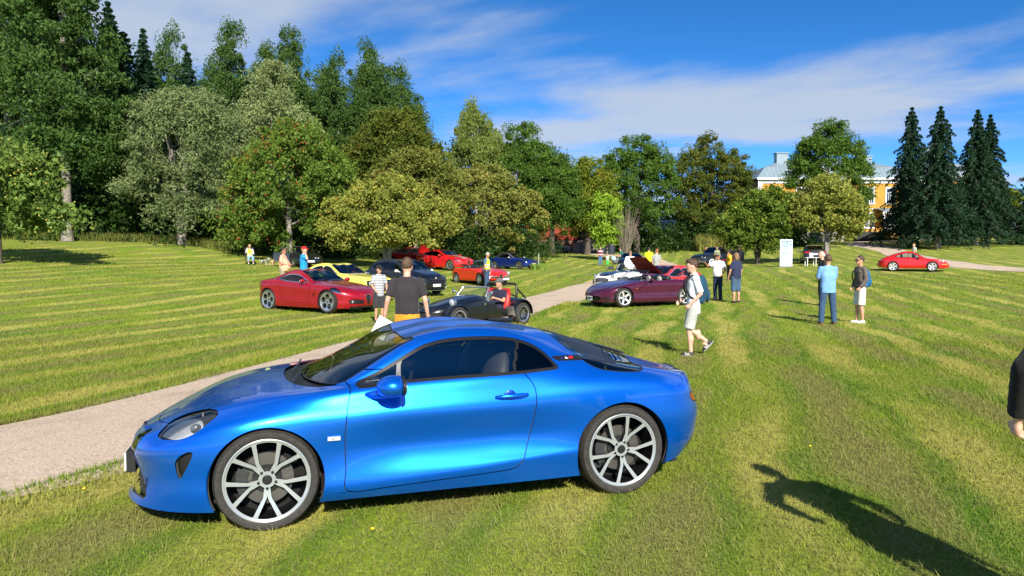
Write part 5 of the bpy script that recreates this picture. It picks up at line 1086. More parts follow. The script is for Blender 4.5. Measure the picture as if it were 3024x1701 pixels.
sm = dict(name='vintage_coupe', L=3.89, W=.76, xf=.72, xr=3.03, r=.30, rim=.19, tw=.165, wheel='s16_.02', label='bright red small hatchback coupe with its bonnet raised behind the purple two-seater', paint=ORED, sil=[(0,.62),(.1,.70),(.6,.80),(1.2,.88),(1.32,.91),(1.65,1.12),(1.95,1.24),(2.4,1.26),(2.9,1.23),(3.3,1.08),(3.7,.86),(3.89,.78)], belt=[(0,.60),(.8,.77),(1.6,.80),(2.6,.81),(3.4,.80),(3.89,.68)],
 rail=[(1.34,.62,.88),(1.65,.585,1.06),(1.95,.545,1.18),(2.4,.53,1.20),(2.85,.53,1.17),(3.25,.55,1.02),(3.6,.58,.87)], windows=[[(1.55,.845),(1.72,.98),(1.95,1.11),(2.25,1.135),(2.32,.85)], [(2.40,.85),(2.38,1.135),(2.8,1.115),(3.15,.96),(3.25,.86)]], trim=CHROME, glass=GLASS, screens=[('windscreen', [(1.30,0),(1.32,.4),(1.4,.56),(1.5,.58),(1.7,.54),(1.93,.505),(1.94,0)], GLASS), ('rear_window', [(3.0,0),(3.02,.42),(3.2,.46),(3.5,.46),(3.52,0)], None)],
 cuts=[('radiator_grille', 'frontc', [(.40,.60),(.46,.52),(.40,.44)], BLACK, -.02), ('engine_bay', 'topc', [(.14,0),(.18,.35),(.35,.48),(1.15,.56),(1.22,.4),(1.20,0)], None, 0)], doors=[[(1.46,.86),(1.44,.6),(1.48,.32),(2.35,.32),(2.45,.86)]], handle=(2.28,.70), handlemat=CHROME, rf=.5, nf=2.8, rr=.4, tum=.07, seatmat=P('red_leather', (.30, .012, .015), .5))
sm['loc'], sm['head'] = place(6.15, 29.9, -.80, -.60); cm = std_car(sm)
m = MB()
for i in range(7):
    t = i / 6; w = .56 - .12 * t; m.v += [cm.pt(1.16 - t * .78, s_ * w, .92 + t * .62 + .03 * (1 - abs(s_)) ) for s_ in (-1, -.5, 0, .5, 1)]
F = [(i * 5 + j, i * 5 + j + 1, (i + 1) * 5 + j + 1, (i + 1) * 5 + j) for i in range(6) for j in range(4)]; V0 = list(m.v); m.v = []; m.add(V0, F, 1); m.add([(p[0] - .035, p[1], p[2] + .03) for p in V0], [f[::-1] for f in F], 0)
m.build('raised_bonnet', [ORED, P('bonnet_inside', (.16,.01,.012), .5)], cm.root, 60)
m = MB(); m.box(cm.pt(.68, 0, .45), (1.0, .9, .1)); m.build('engine_tray', DARKIN, cm.root)
m = MB(); m.box(cm.pt(.62, .05, .66), (.5, .3, .28)); m.ell(cm.pt(.55, -.22, .74), (.16, .1, .09), 12, 8); m.tube([cm.pt(.35, .2, .78), cm.pt(.6, .3, .82), cm.pt(.9, .25, .75)], .03, 6); m.build('engine', P('engine_grey', (.12,.12,.125), .4, .6), cm.root, 40)
round_lamp(cm, .05, .56, .62, .085); chrome_bar(cm, [(.18,-.74,.43),(.0,-.5,.43),(-.05,0,.43),(.0,.5,.43),(.18,.74,.43)], .03)
chrome_bar(cm, [(1.34,.64,.87),(1.65,.60,1.06),(1.95,.56,1.19)], .018, 'pillar_trim'); chrome_bar(cm, [(1.34,-.64,.87),(1.65,-.60,1.06),(1.95,-.56,1.19)], .018, 'pillar_trim')
# --- dark saloon seen from behind
sk = dict(name='saloon', L=4.6, W=.91, xf=.95, xr=3.65, r=.32, rim=.24, tw=.2, wheel='s5_.14', label='dark grey car with red tail lights behind the white table', paint=paint('graphite', (.03,.032,.036), .4, .3), hi=0, sil=[(0,.68),(.3,.80),(1.0,.95),(1.3,1.0),(1.8,1.25),(2.2,1.42),(2.8,1.47),(3.4,1.43),(3.9,1.25),(4.2,1.10),(4.6,1.02)], belt=[(0,.62),(.5,.78),(1.4,.92),(2.6,.97),(3.8,1.0),(4.6,.92)],
 rail=[(1.35,.74,.98),(1.8,.69,1.18),(2.2,.63,1.34),(2.8,.60,1.39),(3.4,.60,1.35),(3.9,.63,1.18),(4.2,.66,1.05)], windows=[[(1.65,.97),(1.9,1.12),(2.25,1.27),(2.8,1.31),(3.4,1.27),(3.7,1.12),(3.6,1.03),(2.6,1.0)]], screens=[('windscreen', [(1.32,0),(1.36,.4),(1.5,.66),(1.8,.65),(2.18,.57),(2.18,0)], None), ('rear_window', [(3.5,0),(3.52,.5),(3.7,.54),(4.1,.54),(4.15,0)], None)],
 cuts=[('tail_light', 'rear', [(.42,.92),(.6,.93),(.84,.90),(.86,.82),(.6,.80),(.42,.82)], REDLENS, .003), ('rear_bumper', 'rearc', [(.8,.5),(.84,.4),(.7,.3)], BLACK, .003)], doors=[[(1.55,.98),(1.52,.6),(1.56,.33),(2.6,.33),(2.72,.95)]], mirrors=[(1.7,1.0,1.02,BLK)], rr=.3, nr=3.5)
sk['loc'], sk['head'] = place(25.2, 62.0, .30, .954); ck_ = std_car(sk); plate_on(ck_, 4.60, .72, '', w=.46, rear=True)
# --- small grey saloon by the barn
sg_ = dict(name='vintage_saloon', L=4.1, W=.80, xf=.75, xr=3.2, r=.31, rim=.19, tw=.16, wheel='disc', label='grey boxy vintage saloon parked by the red barn', paint=GREY, hi=0, sil=[(0,.80),(.1,.86),(.9,.92),(1.1,.95),(1.4,1.22),(1.6,1.38),(2.2,1.44),(2.9,1.41),(3.15,1.20),(3.35,.98),(4.1,.92)], belt=[(0,.78),(1.2,.90),(3.2,.92),(4.1,.86)], rail=[(1.14,.66,.95),(1.4,.62,1.18),(1.6,.58,1.31),(2.2,.56,1.36),(2.85,.57,1.32),(3.1,.60,1.15),(3.3,.64,.97)],
 windows=[[(1.38,.95),(1.5,1.1),(1.65,1.25),(2.1,1.29),(2.12,.96)], [(2.2,.96),(2.18,1.29),(2.75,1.27),(2.95,1.12),(3.0,.97)]], trim=CHROME, glass=glass('tint_glass', (.42, .46, .46)), screens=[('windscreen', [(1.12,0),(1.16,.56),(1.3,.6),(1.58,.54),(1.6,0)], GLASS)], cuts=[('radiator_grille', 'frontc', [(.6,.72),(.66,.66),(.6,.58)], BLACK, -.01)], doors=[[(1.3,.96),(1.3,.35),(2.12,.35),(2.15,.96)]], rf=.25, nf=5, rr=.25, nr=5, flare=0)
sg_['loc'], sg_['head'] = place(6.4, 106.0, .95, -.30); cg = std_car(sg_); round_lamp(cg, .02, .58, .66, .08); chrome_bar(cg, [(.1,-.78,.45),(-.03,0,.45),(.1,.78,.45)], .035)

# --- black custom pickup with red stripes and whitewall tyres
def pickup():
    L = 4.9; s = dict(name='custom_pickup', L=L, W=.93, xf=.95, xr=3.85, r=.36, rim=.22, tw=.18, wheel='disc', face=CHROME, label='black custom pickup with red side stripes and whitewall tyres', cat='pickup', paint=BLK, hi=0, sil=[(0,.82),(.2,.95),(.8,1.08),(1.4,1.14),(1.55,1.18),(1.85,1.48),(2.1,1.66),(2.6,1.68),(2.85,1.5),(2.95,1.2),(3.2,1.16),(4.9,1.12)], belt=[(0,.78),(.8,.98),(1.6,1.06),(3,1.10),(4.9,1.06)],
     rail=[(1.58,.72,1.15),(1.85,.68,1.42),(2.1,.63,1.58),(2.6,.62,1.60),(2.82,.66,1.42),(2.95,.72,1.14)], windows=[[(1.78,1.14),(1.9,1.35),(2.1,1.5),(2.5,1.52),(2.62,1.15)]], screens=[('windscreen', [(1.56,0),(1.6,.5),(1.7,.66),(2.05,.58),(2.08,0)], GLASSD)], cuts=[('radiator_grille', 'frontc', [(.5,.72),(.6,.6),(.5,.45)], P('grille_bright', (.35,.35,.36), .25, .9), -.02)], doors=[[(1.7,1.1),(1.7,.45),(2.7,.45),(2.75,1.1)]], rf=.5, nf=3, rr=.2, nr=5)
    for k in range(3): s['cuts'].append(('red_stripe', 'fn', band([(1.45,.80 - k * .10),(4.7,.80 - k * .10)], .026), P('paint_stripe', (.45,.02,.02), .3, 0, .5), .002))
    s['loc'], s['head'] = place(17.3, 62.5, -.86, -.51); c = std_car(s)
    for k in (0,): m = MB(); m.box(c.pt(3.95, 0, 1.30), (1.75, 1.66, .10), rot=Matrix.Rotation(R(5), 3, 'Y')); m.build('bed_cover', SATIN, c.root)
    m = MB(); m.box(c.pt(3.95, 0, 1.16), (1.75, 1.70, .22)); m.build('load_bed', P('bed_black', (.01,.01,.012), .35, 0, .6), c.root)
    chrome_bar(c, [(3.2,-.72,1.40),(4.7,-.72,1.34)], .03, 'bed_rail'); chrome_bar(c, [(3.2,.72,1.40),(4.7,.72,1.34)], .03, 'bed_rail')
    for x in (.95, 3.85):
        for sg in (1, -1): m = MB(); m.lathe([(.22, 0), (.32, .004)], 'y', 28, 0); m.build('whitewall', P('whitewall', (.72,.72,.70), .6), c.root, None, c.pt(x, sg * (.93 * .985 + .006), .36), (0, 0, 0 if sg > 0 else math.pi))
    chrome_bar(c, [(.15,-.9,.45),(-.05,-.5,.45),(-.1,0,.45),(-.05,.5,.45),(.15,.9,.45)], .06); round_lamp(c, .12, .62, .78, .10)
    # raised front lid
    return c
pickup()

# --- black open sports racer with its roll bar
def racer():
    L = 3.45; W_ = .58; (loc, hd) = place(-1.02, 18.55, -.655, -.755)
    s = dict(L=L, W=W_, xf=.55, xr=2.85, sil=[(0,.42),(.1,.50),(.5,.62),(1.0,.72),(1.5,.79),(1.7,.80),(2.6,.70),(3.2,.68),(L,.62)], belt=[(0,.40),(.3,.50),(1.0,.60),(1.6,.66),(2.4,.58),(3.2,.60),(L,.56)], plan=[(0,.55),(.5,.80),(1.2,.98),(2,1.0),(3,.98),(L,.9)], bottom=[(0,.30),(.6,.22),(2.8,.22),(L,.30)], flare=0, tum=.06)
    car = Car('open_racer', 'black open two-seat racer with roll bar and red seats crossing the path edge', loc, hd, L)
    ln, t = half_lines(s); sf = make_surf(dict(lines=ln, rf=.45, nf=2.3, rr=.15, nr=4, t=t), L, 70, 34)
    g, b, _ = sf.cut(top([(1.72,-.2),(1.72,0),(1.74,.38),(1.85,.50),(2.70,.50),(2.82,.4),(2.82,0),(2.82,-.2)], True, 4, .4), .002)
    b = b.split(side([(1.95,.9),(1.98,.56),(2.1,.46),(2.5,.44),(2.66,.50),(2.72,.9)], .35, True, 4))[1]
    b = b.split(band([(.62,.42),(1.9,.47)], .004))[1]
    g, b, _ = b.cut(front([(-.15,.44),(.20,.43),(.26,.38),(.2,.31),(-.15,.30)], True, .4, 4), .002); car.part('nose_grille', both(offset(g, -.03)), BLACK)
    car.part('body_shell', both(b), BLK); car.part('body_lining', both(offset(b, -.02, True)), DARKIN)
    RS = P('red_seat', (.42, .018, .016), .5)
    m = MB(); m.box(car.pt(2.25, 0, .25), (1.2, 1.02, .03)); m.box(car.pt(2.84, 0, .42), (.03, 1.0, .4)); m.build('cockpit_tub', DARKIN, car.root)
    for sg in (1, -1):
        seat(car, 2.42, sg * .25, .26, RS, .40, head=False); m = MB(); m.box(car.pt(2.74, sg * .25, .84), (.12, .28, .17), taper=.8); m.build('headrest', RS, car.root)
    screen(car, 1.70, .50, .74, 1.90, .44, .98, P('screen_frame_grey', (.55,.56,.57), .3, .8), .022, .03, CLEAR)
    for sg in (1, -1): m = MB(); m.box(car.pt(1.77, sg * .54, .74), (.10, .03, .20), rot=Matrix.Rotation(R(-25), 3, 'Y')); m.build('screen_bracket', SILVER, car.root)
    RB = P('roll_bar_black', (.012,.012,.013), .35); m = MB()
    m.tube([car.pt(2.86, -.52, .6), car.pt(2.86, -.52, .97), car.pt(2.86, -.46, 1.04), car.pt(2.86, 0, 1.05), car.pt(2.86, .46, 1.04), car.pt(2.86, .52, .97), car.pt(2.86, .52, .6)], .028, 8)
    for sg in (1, -1): m.tube([car.pt(2.86, sg * .50, .95), car.pt(3.25, sg * .50, .66)], .022, 8)
    m.tube([car.pt(2.87, -.48, .97), car.pt(2.87, .48, .72)], .02, 8); m.build('roll_bar', RB, car.root, 60)
    # rear wings
    for sg in (1, -1):
        m = MB(); rw = .37; pr = []
        for k in range(15):
            a = R(-18 + k * 14.5); pr.append((2.85 - math.cos(a) * rw, .30 + math.sin(a) * rw))
        V = []
        for (x, z) in pr:
            for yy, dz in ((.52, -.03), (.60, .0), (.74, .0), (.80, -.03)): V.append(car.pt(2.85 + (x - 2.85) * (1 + dz / rw), sg * yy, .30 + (z - .30) * (1 + dz / rw)))
        m.add(V, [(i * 4 + j, i * 4 + j + 1, (i + 1) * 4 + j + 1, (i + 1) * 4 + j) for i in range(14) for j in range(3)]); m.build('rear_wing', BLK, car.root, 60)
        m = MB(); m.box(car.pt(2.46, sg * .67, .37), (.02, .24, .26), rot=Matrix.Rotation(R(18), 3, 'Y')); m.build('stone_guard', P('bare_alloy', (.55,.56,.57), .35, .9), car.root)
        m = MB(); rw = .335; V = []
        for k in range(9):
            a = R(15 + k * 17); x, z = .55 - math.cos(a) * rw, .29 + math.sin(a) * rw
            for yy, q in ((.56, .93), (.60, 1.0), (.74, 1.0), (.78, .93)): V.append(car.pt(.55 + (x - .55) * q, sg * yy, .29 + (z - .29) * q))
        m.add(V, [(i * 4 + j, i * 4 + j + 1, (i + 1) * 4 + j + 1, (i + 1) * 4 + j) for i in range(8) for j in range(3)]); m.build('cycle_wing', BLK, car.root, 60)
        m = MB(); m.lathe([(0,.075),(.05,.07),(.085,.05)], 'x', 18, 0, car.pt(.62, sg * .47, .66)); o = m.build('headlight', P('lamp_glass', (.55, .58, .60), .12, .4, 1.0), car.root, 180)
        m = MB(); m.lathe([(.087,.052),(.092,.04),(.085,-.03),(.05,-.09),(0,-.11)], 'x', 18, 0, car.pt(.62, sg * .47, .66)); m.build('lamp_bowl', CHROME, o, 60)
        m = MB(); m.tube([car.pt(.66, sg * .34, .50), car.pt(.64, sg * .46, .60)], .014, 6); m.tube([car.pt(.50, sg * .28, .40), car.pt(.52, sg * .60, .32)], .012, 6); m.tube([car.pt(.66, sg * .30, .42), car.pt(.55, sg * .62, .30)], .012, 6); m.build('suspension_arm', SILVER, car.root, 60)
        m = MB(); m.ell(car.pt(1.74, sg * .66, .86), (.03, .055, .05), 12, 8); m.tube([car.pt(1.76, sg * .52, .80), car.pt(1.74, sg * .66, .85)], .009, 6); m.build('wing_mirror', CHROME, car.root, 60)
    steering(car, 2.02, -.25 if 0 else .25, .72, .15)
    add_wheels(car, .55, 2.85, .78, .285, .205, .185, 's15_.03', SILVER, DKALLOY)
    m = MB(); m.lathe([(0,.02),(.035,.018),(.036,0)], 'y', 6, 0); m.build('filler_cap', CHROME, car.root, None, car.pt(1.62, .56, .58))
    return car
RACER = racer()
# ---------------------------------------------------------------- people: fused volumes, remeshed into one skin and separate clothes
DEFER = []
def fused(name, mb, mat, parent, vox, smooth=4):
    o = mb.build(name, mat, parent); DEFER.append((o, vox, smooth)); return o
def flush_fused():
    for o, vox, sm in DEFER:
        a = o.modifiers.new('fuse', 'REMESH'); a.mode = 'VOXEL'; a.voxel_size = vox
        b = o.modifiers.new('soft', 'SMOOTH'); b.factor = 0.5; b.iterations = sm
    dg = bpy.context.evaluated_depsgraph_get()
    for o, vox, sm in DEFER:
        me = bpy.data.meshes.new_from_object(o.evaluated_get(dg)); old = o.data; o.modifiers.clear(); me.materials.clear()
        for m_ in old.materials: me.materials.append(m_)
        me.polygons.foreach_set('use_smooth', np.ones(len(me.polygons), dtype=bool)); me.polygons.foreach_set('material_index', np.zeros(len(me.polygons), dtype=np.int32)); o.data = me; bpy.data.meshes.remove(old)
    DEFER.clear()
def cloth(name, col, rough=.85): return P('cloth_' + name, col, rough, noise=(9, .12), bump=(14, .35), spec=.2, sheen=.1)
def stripes(name, cols, freq):
    nm = 'cloth_' + name
    if nm in MATS: return MATS[nm]
    m = bpy.data.materials.new(nm); t, b, o = nodes_of(m); L = t.links
    tcn = t.nodes.new('ShaderNodeTexCoord'); sp = t.nodes.new('ShaderNodeSeparateXYZ'); L.new(tcn.outputs['Object'], sp.inputs[0])
    a = t.nodes.new('ShaderNodeMath'); a.operation = 'MULTIPLY'; a.inputs[1].default_value = freq; L.new(sp.outputs[2], a.inputs[0])
    f = t.nodes.new('ShaderNodeMath'); f.operation = 'FRACT'; L.new(a.outputs[0], f.inputs[0])
    r = t.nodes.new('ShaderNodeValToRGB'); r.color_ramp.interpolation = 'CONSTANT'; e = r.color_ramp.elements; n = len(cols); e[0].position = 0; e[0].color = (*cols[0], 1); e[1].position = 1 / n; e[1].color = (*cols[1], 1)
    for i in range(2, n): q = e.new(i / n); q.color = (*cols[i], 1)
    L.new(f.outputs[0], r.inputs[0]); L.new(r.outputs[0], b.inputs['Base Color']); b.inputs['Roughness'].default_value = .85; MATS[nm] = m; return m
SKIN = P('skin', (.52, .27, .18), .5, noise=(12, .12), spec=.35); SKINT = P('skin_tanned', (.42, .19, .12), .5, noise=(12, .12), spec=.35); SKINF = P('skin_fair', (.62, .36, .26), .5, noise=(12, .1), spec=.35)
HBR = P('hair_brown', (.055, .030, .018), .6, noise=(40, .5), bump=(60, .6)); HDK = P('hair_dark', (.02, .014, .011), .6, noise=(40, .5), bump=(60, .6)); HBL = P('hair_blond', (.30, .19, .09), .6, noise=(40, .4), bump=(60, .6)); HGR = P('hair_grey', (.42, .40, .38), .7, noise=(40, .3), bump=(60, .6)); HLB = P('hair_light_brown', (.085, .048, .026), .6, noise=(40, .4), bump=(60, .6))
DENIM = cloth('denim', (.035, .075, .15)); DKDENIM = cloth('dark_denim', (.014, .028, .060)); LTDENIM = cloth('light_denim', (.20, .34, .48)); WHITEC = cloth('white', (.74, .75, .77)); BLACKC = cloth('black', (.014, .014, .016)); HIVIS = cloth('hi_vis', (.55, .80, .02)); SHOE = P('shoe_black', (.02, .02, .022), .6); SHOEW = P('shoe_white', (.65, .65, .63), .6); SHOEB = P('shoe_brown', (.14, .06, .03), .5)
def ring_loft(mb, levels, n=18):
    """levels: (centre xyz, half width y, half depth x)"""
    V = []
    for (c, hw, hd) in levels:
        for j in range(n):
            a = 2 * math.pi * j / n; cs, sn = math.cos(a), math.sin(a); e = .8
            V.append((c[0] + hd * math.copysign(abs(cs) ** e, cs), c[1] + hw * math.copysign(abs(sn) ** e, sn), c[2]))
    F = [(i * n + j, i * n + (j + 1) % n, (i + 1) * n + (j + 1) % n, (i + 1) * n + j) for i in range(len(levels) - 1) for j in range(n)]
    F += [tuple(range(n - 1, -1, -1)), tuple((len(levels) - 1) * n + j for j in range(n))]; mb.add(V, F)
def limb(mb, pts, rs, n=10):
    pts = [Vector(p) for p in pts]
    for a, b, r0, r1 in zip(pts[:-1], pts[1:], rs[:-1], rs[1:]): mb.cone(a, r0, b, r1, n)
    for p, r in list(zip(pts, rs))[1:-1]: mb.ell(p, (r, r, r), 10, 6)
def person(label, x, y, heading, h=1.76, skin=None, shirt=None, sleeve=.75, hem=.86, pants=None, plen=1.0, shoes=None, hair=HBR, hairstyle='short', cap=None, aL=None, aR=None, lL=None, lR=None, girth=1.0, belly=0.0, lean=0.0, headyaw=0.0, headpitch=0.0, hipz=.93, vox=.016, z=None, vest=None, glasses=False, curlL=.6, curlR=.6, shoulder=1.0, group=None, face=False, root=None, dz=0.0, trainers=False):
    vox *= 1.3; k = h / 1.75; zz = gz(x, y) if z is None else z
    rt = empty('person', (x, y, zz + dz), heading, label, 'person', group); skin = skin or SKIN; S = lambda p: Vector(p) * k
    hp = Vector((0, 0, hipz)); sh = lambda p: Vector((p[0] + (p[2] - hipz) * math.tan(lean), p[1], p[2])) if p[2] > hipz else Vector(p)
    up = hipz - .93
    hips = {s: hp + Vector((0, s * .085 * girth, -.03)) for s in (1, -1)}; shs = {s: sh((0, s * .172 * shoulder, 1.405 + up)) for s in (1, -1)}
    arms = {1: aL or ((-.02, .05, -.28), (.04, .06, -.53)), -1: aR or ((-.02, .05, -.28), (.04, .06, -.53))}; legs = {1: lL or ((.02, .01, -.42), (-.02, .01, -.83), 0), -1: lR or ((.02, .01, -.42), (-.02, .01, -.83), 0)}
    EL = {s: shs[s] + Vector((arms[s][0][0], s * arms[s][0][1], arms[s][0][2])) for s in (1, -1)}; WR = {s: shs[s] + Vector((arms[s][1][0], s * arms[s][1][1], arms[s][1][2])) for s in (1, -1)}
    KN = {s: hips[s] + Vector((legs[s][0][0], s * legs[s][0][1], legs[s][0][2])) for s in (1, -1)}; AN = {s: hips[s] + Vector((legs[s][1][0], s * legs[s][1][1], legs[s][1][2])) for s in (1, -1)}
    nk = sh((0, 0, 1.47 + up)); hc = nk + Vector((.025 + .10 * math.sin(headpitch), 0, .155)); Hm = Matrix.Rotation(headyaw, 3, 'Z') @ Matrix.Rotation(headpitch, 3, 'Y')
    H = lambda p: hc + Hm @ Vector(p)
    b = MB()                                                  # continuous skin
    b.ell(hc, (.098, .077, .118), 20, 14, rot=Hm); b.ell(H((.022, 0, -.055)), (.070, .060, .065), 14, 8, rot=Hm); b.ell(H((.098, 0, -.014)), (.020, .012, .024), 8, 6, rot=Hm); b.ell(H((.083, 0, -.062)), (.018, .024, .012), 8, 6, rot=Hm); b.ell(H((.085, 0, .018)), (.018, .05, .012), 8, 6, rot=Hm); b.ell(H((.070, 0, -.098)), (.026, .028, .020), 8, 6, rot=Hm)
    for s in (1, -1): b.ell(H((-.005, s * .078, -.01)), (.022, .010, .032), 8, 6, rot=Hm)
    limb(b, [nk - Vector((0, 0, .06)), nk, H((-.01, 0, -.06))], [.062, .054, .055])
    ring_loft(b, [(hp + Vector((0, 0, -.05)), .14 * girth, .09), (hp + Vector((0, 0, .12)), .12 * girth, .085), (sh((0, 0, 1.25 + up)), .135, .09), (sh((0, 0, 1.40 + up)), .14, .075), (nk - Vector((0, 0, .01)), .06, .055)])
    for s in (1, -1):
        limb(b, [shs[s], EL[s], WR[s]], [.050, .040, .027]); d = (WR[s] - EL[s]).normalized(); dd = d
        hd = WR[s] + d * .045; b.ell(hd, (.036, .024, .045), 10, 8, rot=d.to_track_quat('Z', 'X').to_matrix()); cu = curlL if s == 1 else curlR
        sd_ = d.cross(Vector((1, 0, 0))); sd_ = sd_.normalized() if sd_.length > .2 else d.cross(Vector((0, 0, 1))).normalized(); fw = sd_.cross(d).normalized(); inn = Vector((0, -s, 0)); inn = (inn - d * inn.dot(d)).normalized()
        for q in range(4):
            base = hd + d * .03 + fw * (.026 - q * .0175); m1 = base + (d * math.cos(cu) + inn * math.sin(cu)) * (.034 - .004 * (q == 3)); m2 = m1 + (d * math.cos(cu * 2) + inn * math.sin(cu * 2)) * .028; limb(b, [base - d * .012, base, m1, m2], [.0095, .0095, .0088, .007], 6)
        tb = hd + fw * .030 - d * .01; limb(b, [tb, tb + fw * .022 + d * .02 + inn * .008, tb + fw * .024 + d * .05 + inn * .018], [.011, .010, .008], 6)
        limb(b, [hips[s], KN[s], AN[s]], [.078, .052, .036]); b.ell(KN[s] * .55 + AN[s] * .45 + Vector((-.018, 0, 0)), (.052, .05, .10), 10, 8); b.ell(AN[s] + Vector((.03, 0, -.04)), (.07, .036, .03), 10, 6)
    b.v = [tuple(Vector(p) * k) for p in b.v]; fused('body', b, skin, rt, vox * k, 3)
    if face:
        for s in (1, -1): e = MB(); e.ell(H((.088, s * .031, .006)) * k, (.008, .012, .006), 8, 6); e.build('eye', P('eye_dark', (.03, .02, .015), .2), rt, 180); e = MB(); e.ell(H((.094, s * .032, .028)) * k, (.006, .020, .004), 8, 6); e.build('eyebrow', hair, rt, 180)
    if glasses: e = MB(); e.box(H((.094, 0, .010)) * k, (.022, .145, .034), rot=Hm); e.box(H((.045, .077, .012)) * k, (.10, .006, .010), rot=Hm); e.box(H((.045, -.077, .012)) * k, (.10, .006, .010), rot=Hm); e.build('sunglasses', SATIN, rt)
    def mk(nm, mb, mat, v=None, sm=5): mb.v = [tuple(Vector(p) * k) for p in mb.v]; return fused(nm, mb, mat, rt, (v or vox) * k, sm)
    if hair and hairstyle:
        e = MB(); e.ell(H((-.020, 0, .030)), (.102, .084, .108), 18, 12, rot=Hm)
        if hairstyle == 'fringe': e.ell(H((.045, .0, .092)), (.068, .070, .040), 12, 8, rot=Hm)
        if hairstyle == 'long': e.ell(H((-.045, 0, -.05)), (.075, .095, .12), 14, 10, rot=Hm); e.ell(H((.0, 0, .02)), (.10, .095, .11), 14, 10, rot=Hm)
        if hairstyle == 'balding': e = MB(); e.ell(H((-.035, 0, -.015)), (.082, .083, .07), 16, 10, rot=Hm)
        mk('hair', e, hair, vox * .8, 2)
    if cap:
        e = MB(); e.ell(H((-.008, 0, .055)), (.108, .088, .085), 18, 12, rot=Hm); e.box(H((.115, 0, .050)), (.10, .135, .016), rot=Hm @ Matrix.Rotation(R(10), 3, 'Y')); mk('cap', e, cap, vox * .8, 2)
    if shirt:
        e = MB(); g = girth; hz = hem + up; B_ = belly
        lv = [((B_ * .3, 0, hz), .168 * g, .118 * g + B_ * .35), ((B_ * .6, 0, .97 + up), .165 * g, .118 * g + B_ * .6), ((B_ * .7, 0, 1.07 + up), .160 * g, .118 * g + B_ * .6), (tuple(sh((B_ * .3, 0, 1.20 + up))), .170 * g, .122 * g + B_ * .25), (tuple(sh((0, 0, 1.33 + up))), .188 * (.5 + .5 * g), .115), (tuple(sh((-.01, 0, 1.42 + up))), .170, .088), (tuple(sh((-.005, 0, 1.475 + up))), .085, .068)]
        ring_loft(e, lv)
        for s in (1, -1):
            e.ell(shs[s], (.062, .056, .060), 12, 8)
            if sleeve <= 1: p = shs[s].lerp(EL[s], sleeve); e.cone(shs[s], .062, p, .064)
            else: limb(e, [shs[s], EL[s], EL[s].lerp(WR[s], .93)], [.062, .057, .046])
        mk('shirt', e, shirt)
        if sleeve and sleeve <= 1: pass
    if vest:
        e = MB(); lv = [((.0, 0, .90 + up), .180, .130), ((0, 0, 1.07 + up), .172, .130), (tuple(sh((0, 0, 1.20 + up))), .180, .132), (tuple(sh((0, 0, 1.33 + up))), .178, .125), (tuple(sh((-.01, 0, 1.45 + up))), .125, .098)]; ring_loft(e, lv); mk('safety_vest', e, vest)
        for zq in (1.0, 1.12):
            e = MB(); ring_loft(e, [(tuple(sh((0, 0, zq + up))), .183, .137), (tuple(sh((0, 0, zq + .045 + up))), .183, .137)]); e.v = [tuple(Vector(p) * k) for p in e.v]; e.build('reflective_band', P('reflective', (.72, .74, .62), .4), rt, 60)
    if pants:
        e = MB(); g = girth; hem_ = .90 + up
        ring_loft(e, [((0, 0, hipz + .10), .150 * g, .108 * g), ((0, 0, hipz), .165 * g, .115 * g), ((0, 0, hipz - .07), .165 * g, .112 * g), ((0, 0, hipz - .12), .12 * g, .09 * g)])
        for s in (1, -1):
            fl = .012 if plen < 1 else 0
            if plen <= .55: p = hips[s].lerp(KN[s], plen / .5); limb(e, [hips[s], p], [.098 * g, .090 * g + fl])
            elif plen < 1: p = KN[s].lerp(AN[s], (plen - .5) * 2); limb(e, [hips[s], KN[s], p], [.096 * g, .088 * g, .084])
            else: limb(e, [hips[s], KN[s], AN[s] + Vector((0, 0, -.02))], [.094 * g, .080, .070])
        mk('trousers' if plen >= 1 else 'shorts', e, pants)
    sm_ = shoes or SHOE
    for s in (1, -1):
        e = MB(); f = legs[s][2] if len(legs[s]) > 2 else 0; Rf = Matrix.Rotation(-f, 3, 'Y'); a = AN[s]
        for c, r in (((.085, 0, -.045), (.105, .043, .036)), ((-.005, 0, -.030), (.062, .040, .050)), ((.05, 0, -.062), (.14, .046, .016))): e.ell(a + Rf @ Vector(c), r, 12, 8, rot=Rf)
        so = mk('shoe', e, sm_, min(vox, .014), 2)
        if trainers:
            q = MB(); q.ell(a + Rf @ Vector((.05, 0, -.072)), (.145, .049, .012), 14, 6, rot=Rf); q.v = [tuple(Vector(p) * k) for p in q.v]; q.build('sole', SHOEW, so, 60)
            for w_ in range(3):
                q = MB(); q.box(a + Rf @ Vector((.045 + w_ * .028, 0, -.035)), (.011, .088, .05), rot=Rf @ Matrix.Rotation(R(25), 3, 'Y')); q.v = [tuple(Vector(p) * k) for p in q.v]; q.build('white_stripe', SHOEW, so)
    return rt
def deg(a): return R(a)
UP = 'standing'
ppl = []
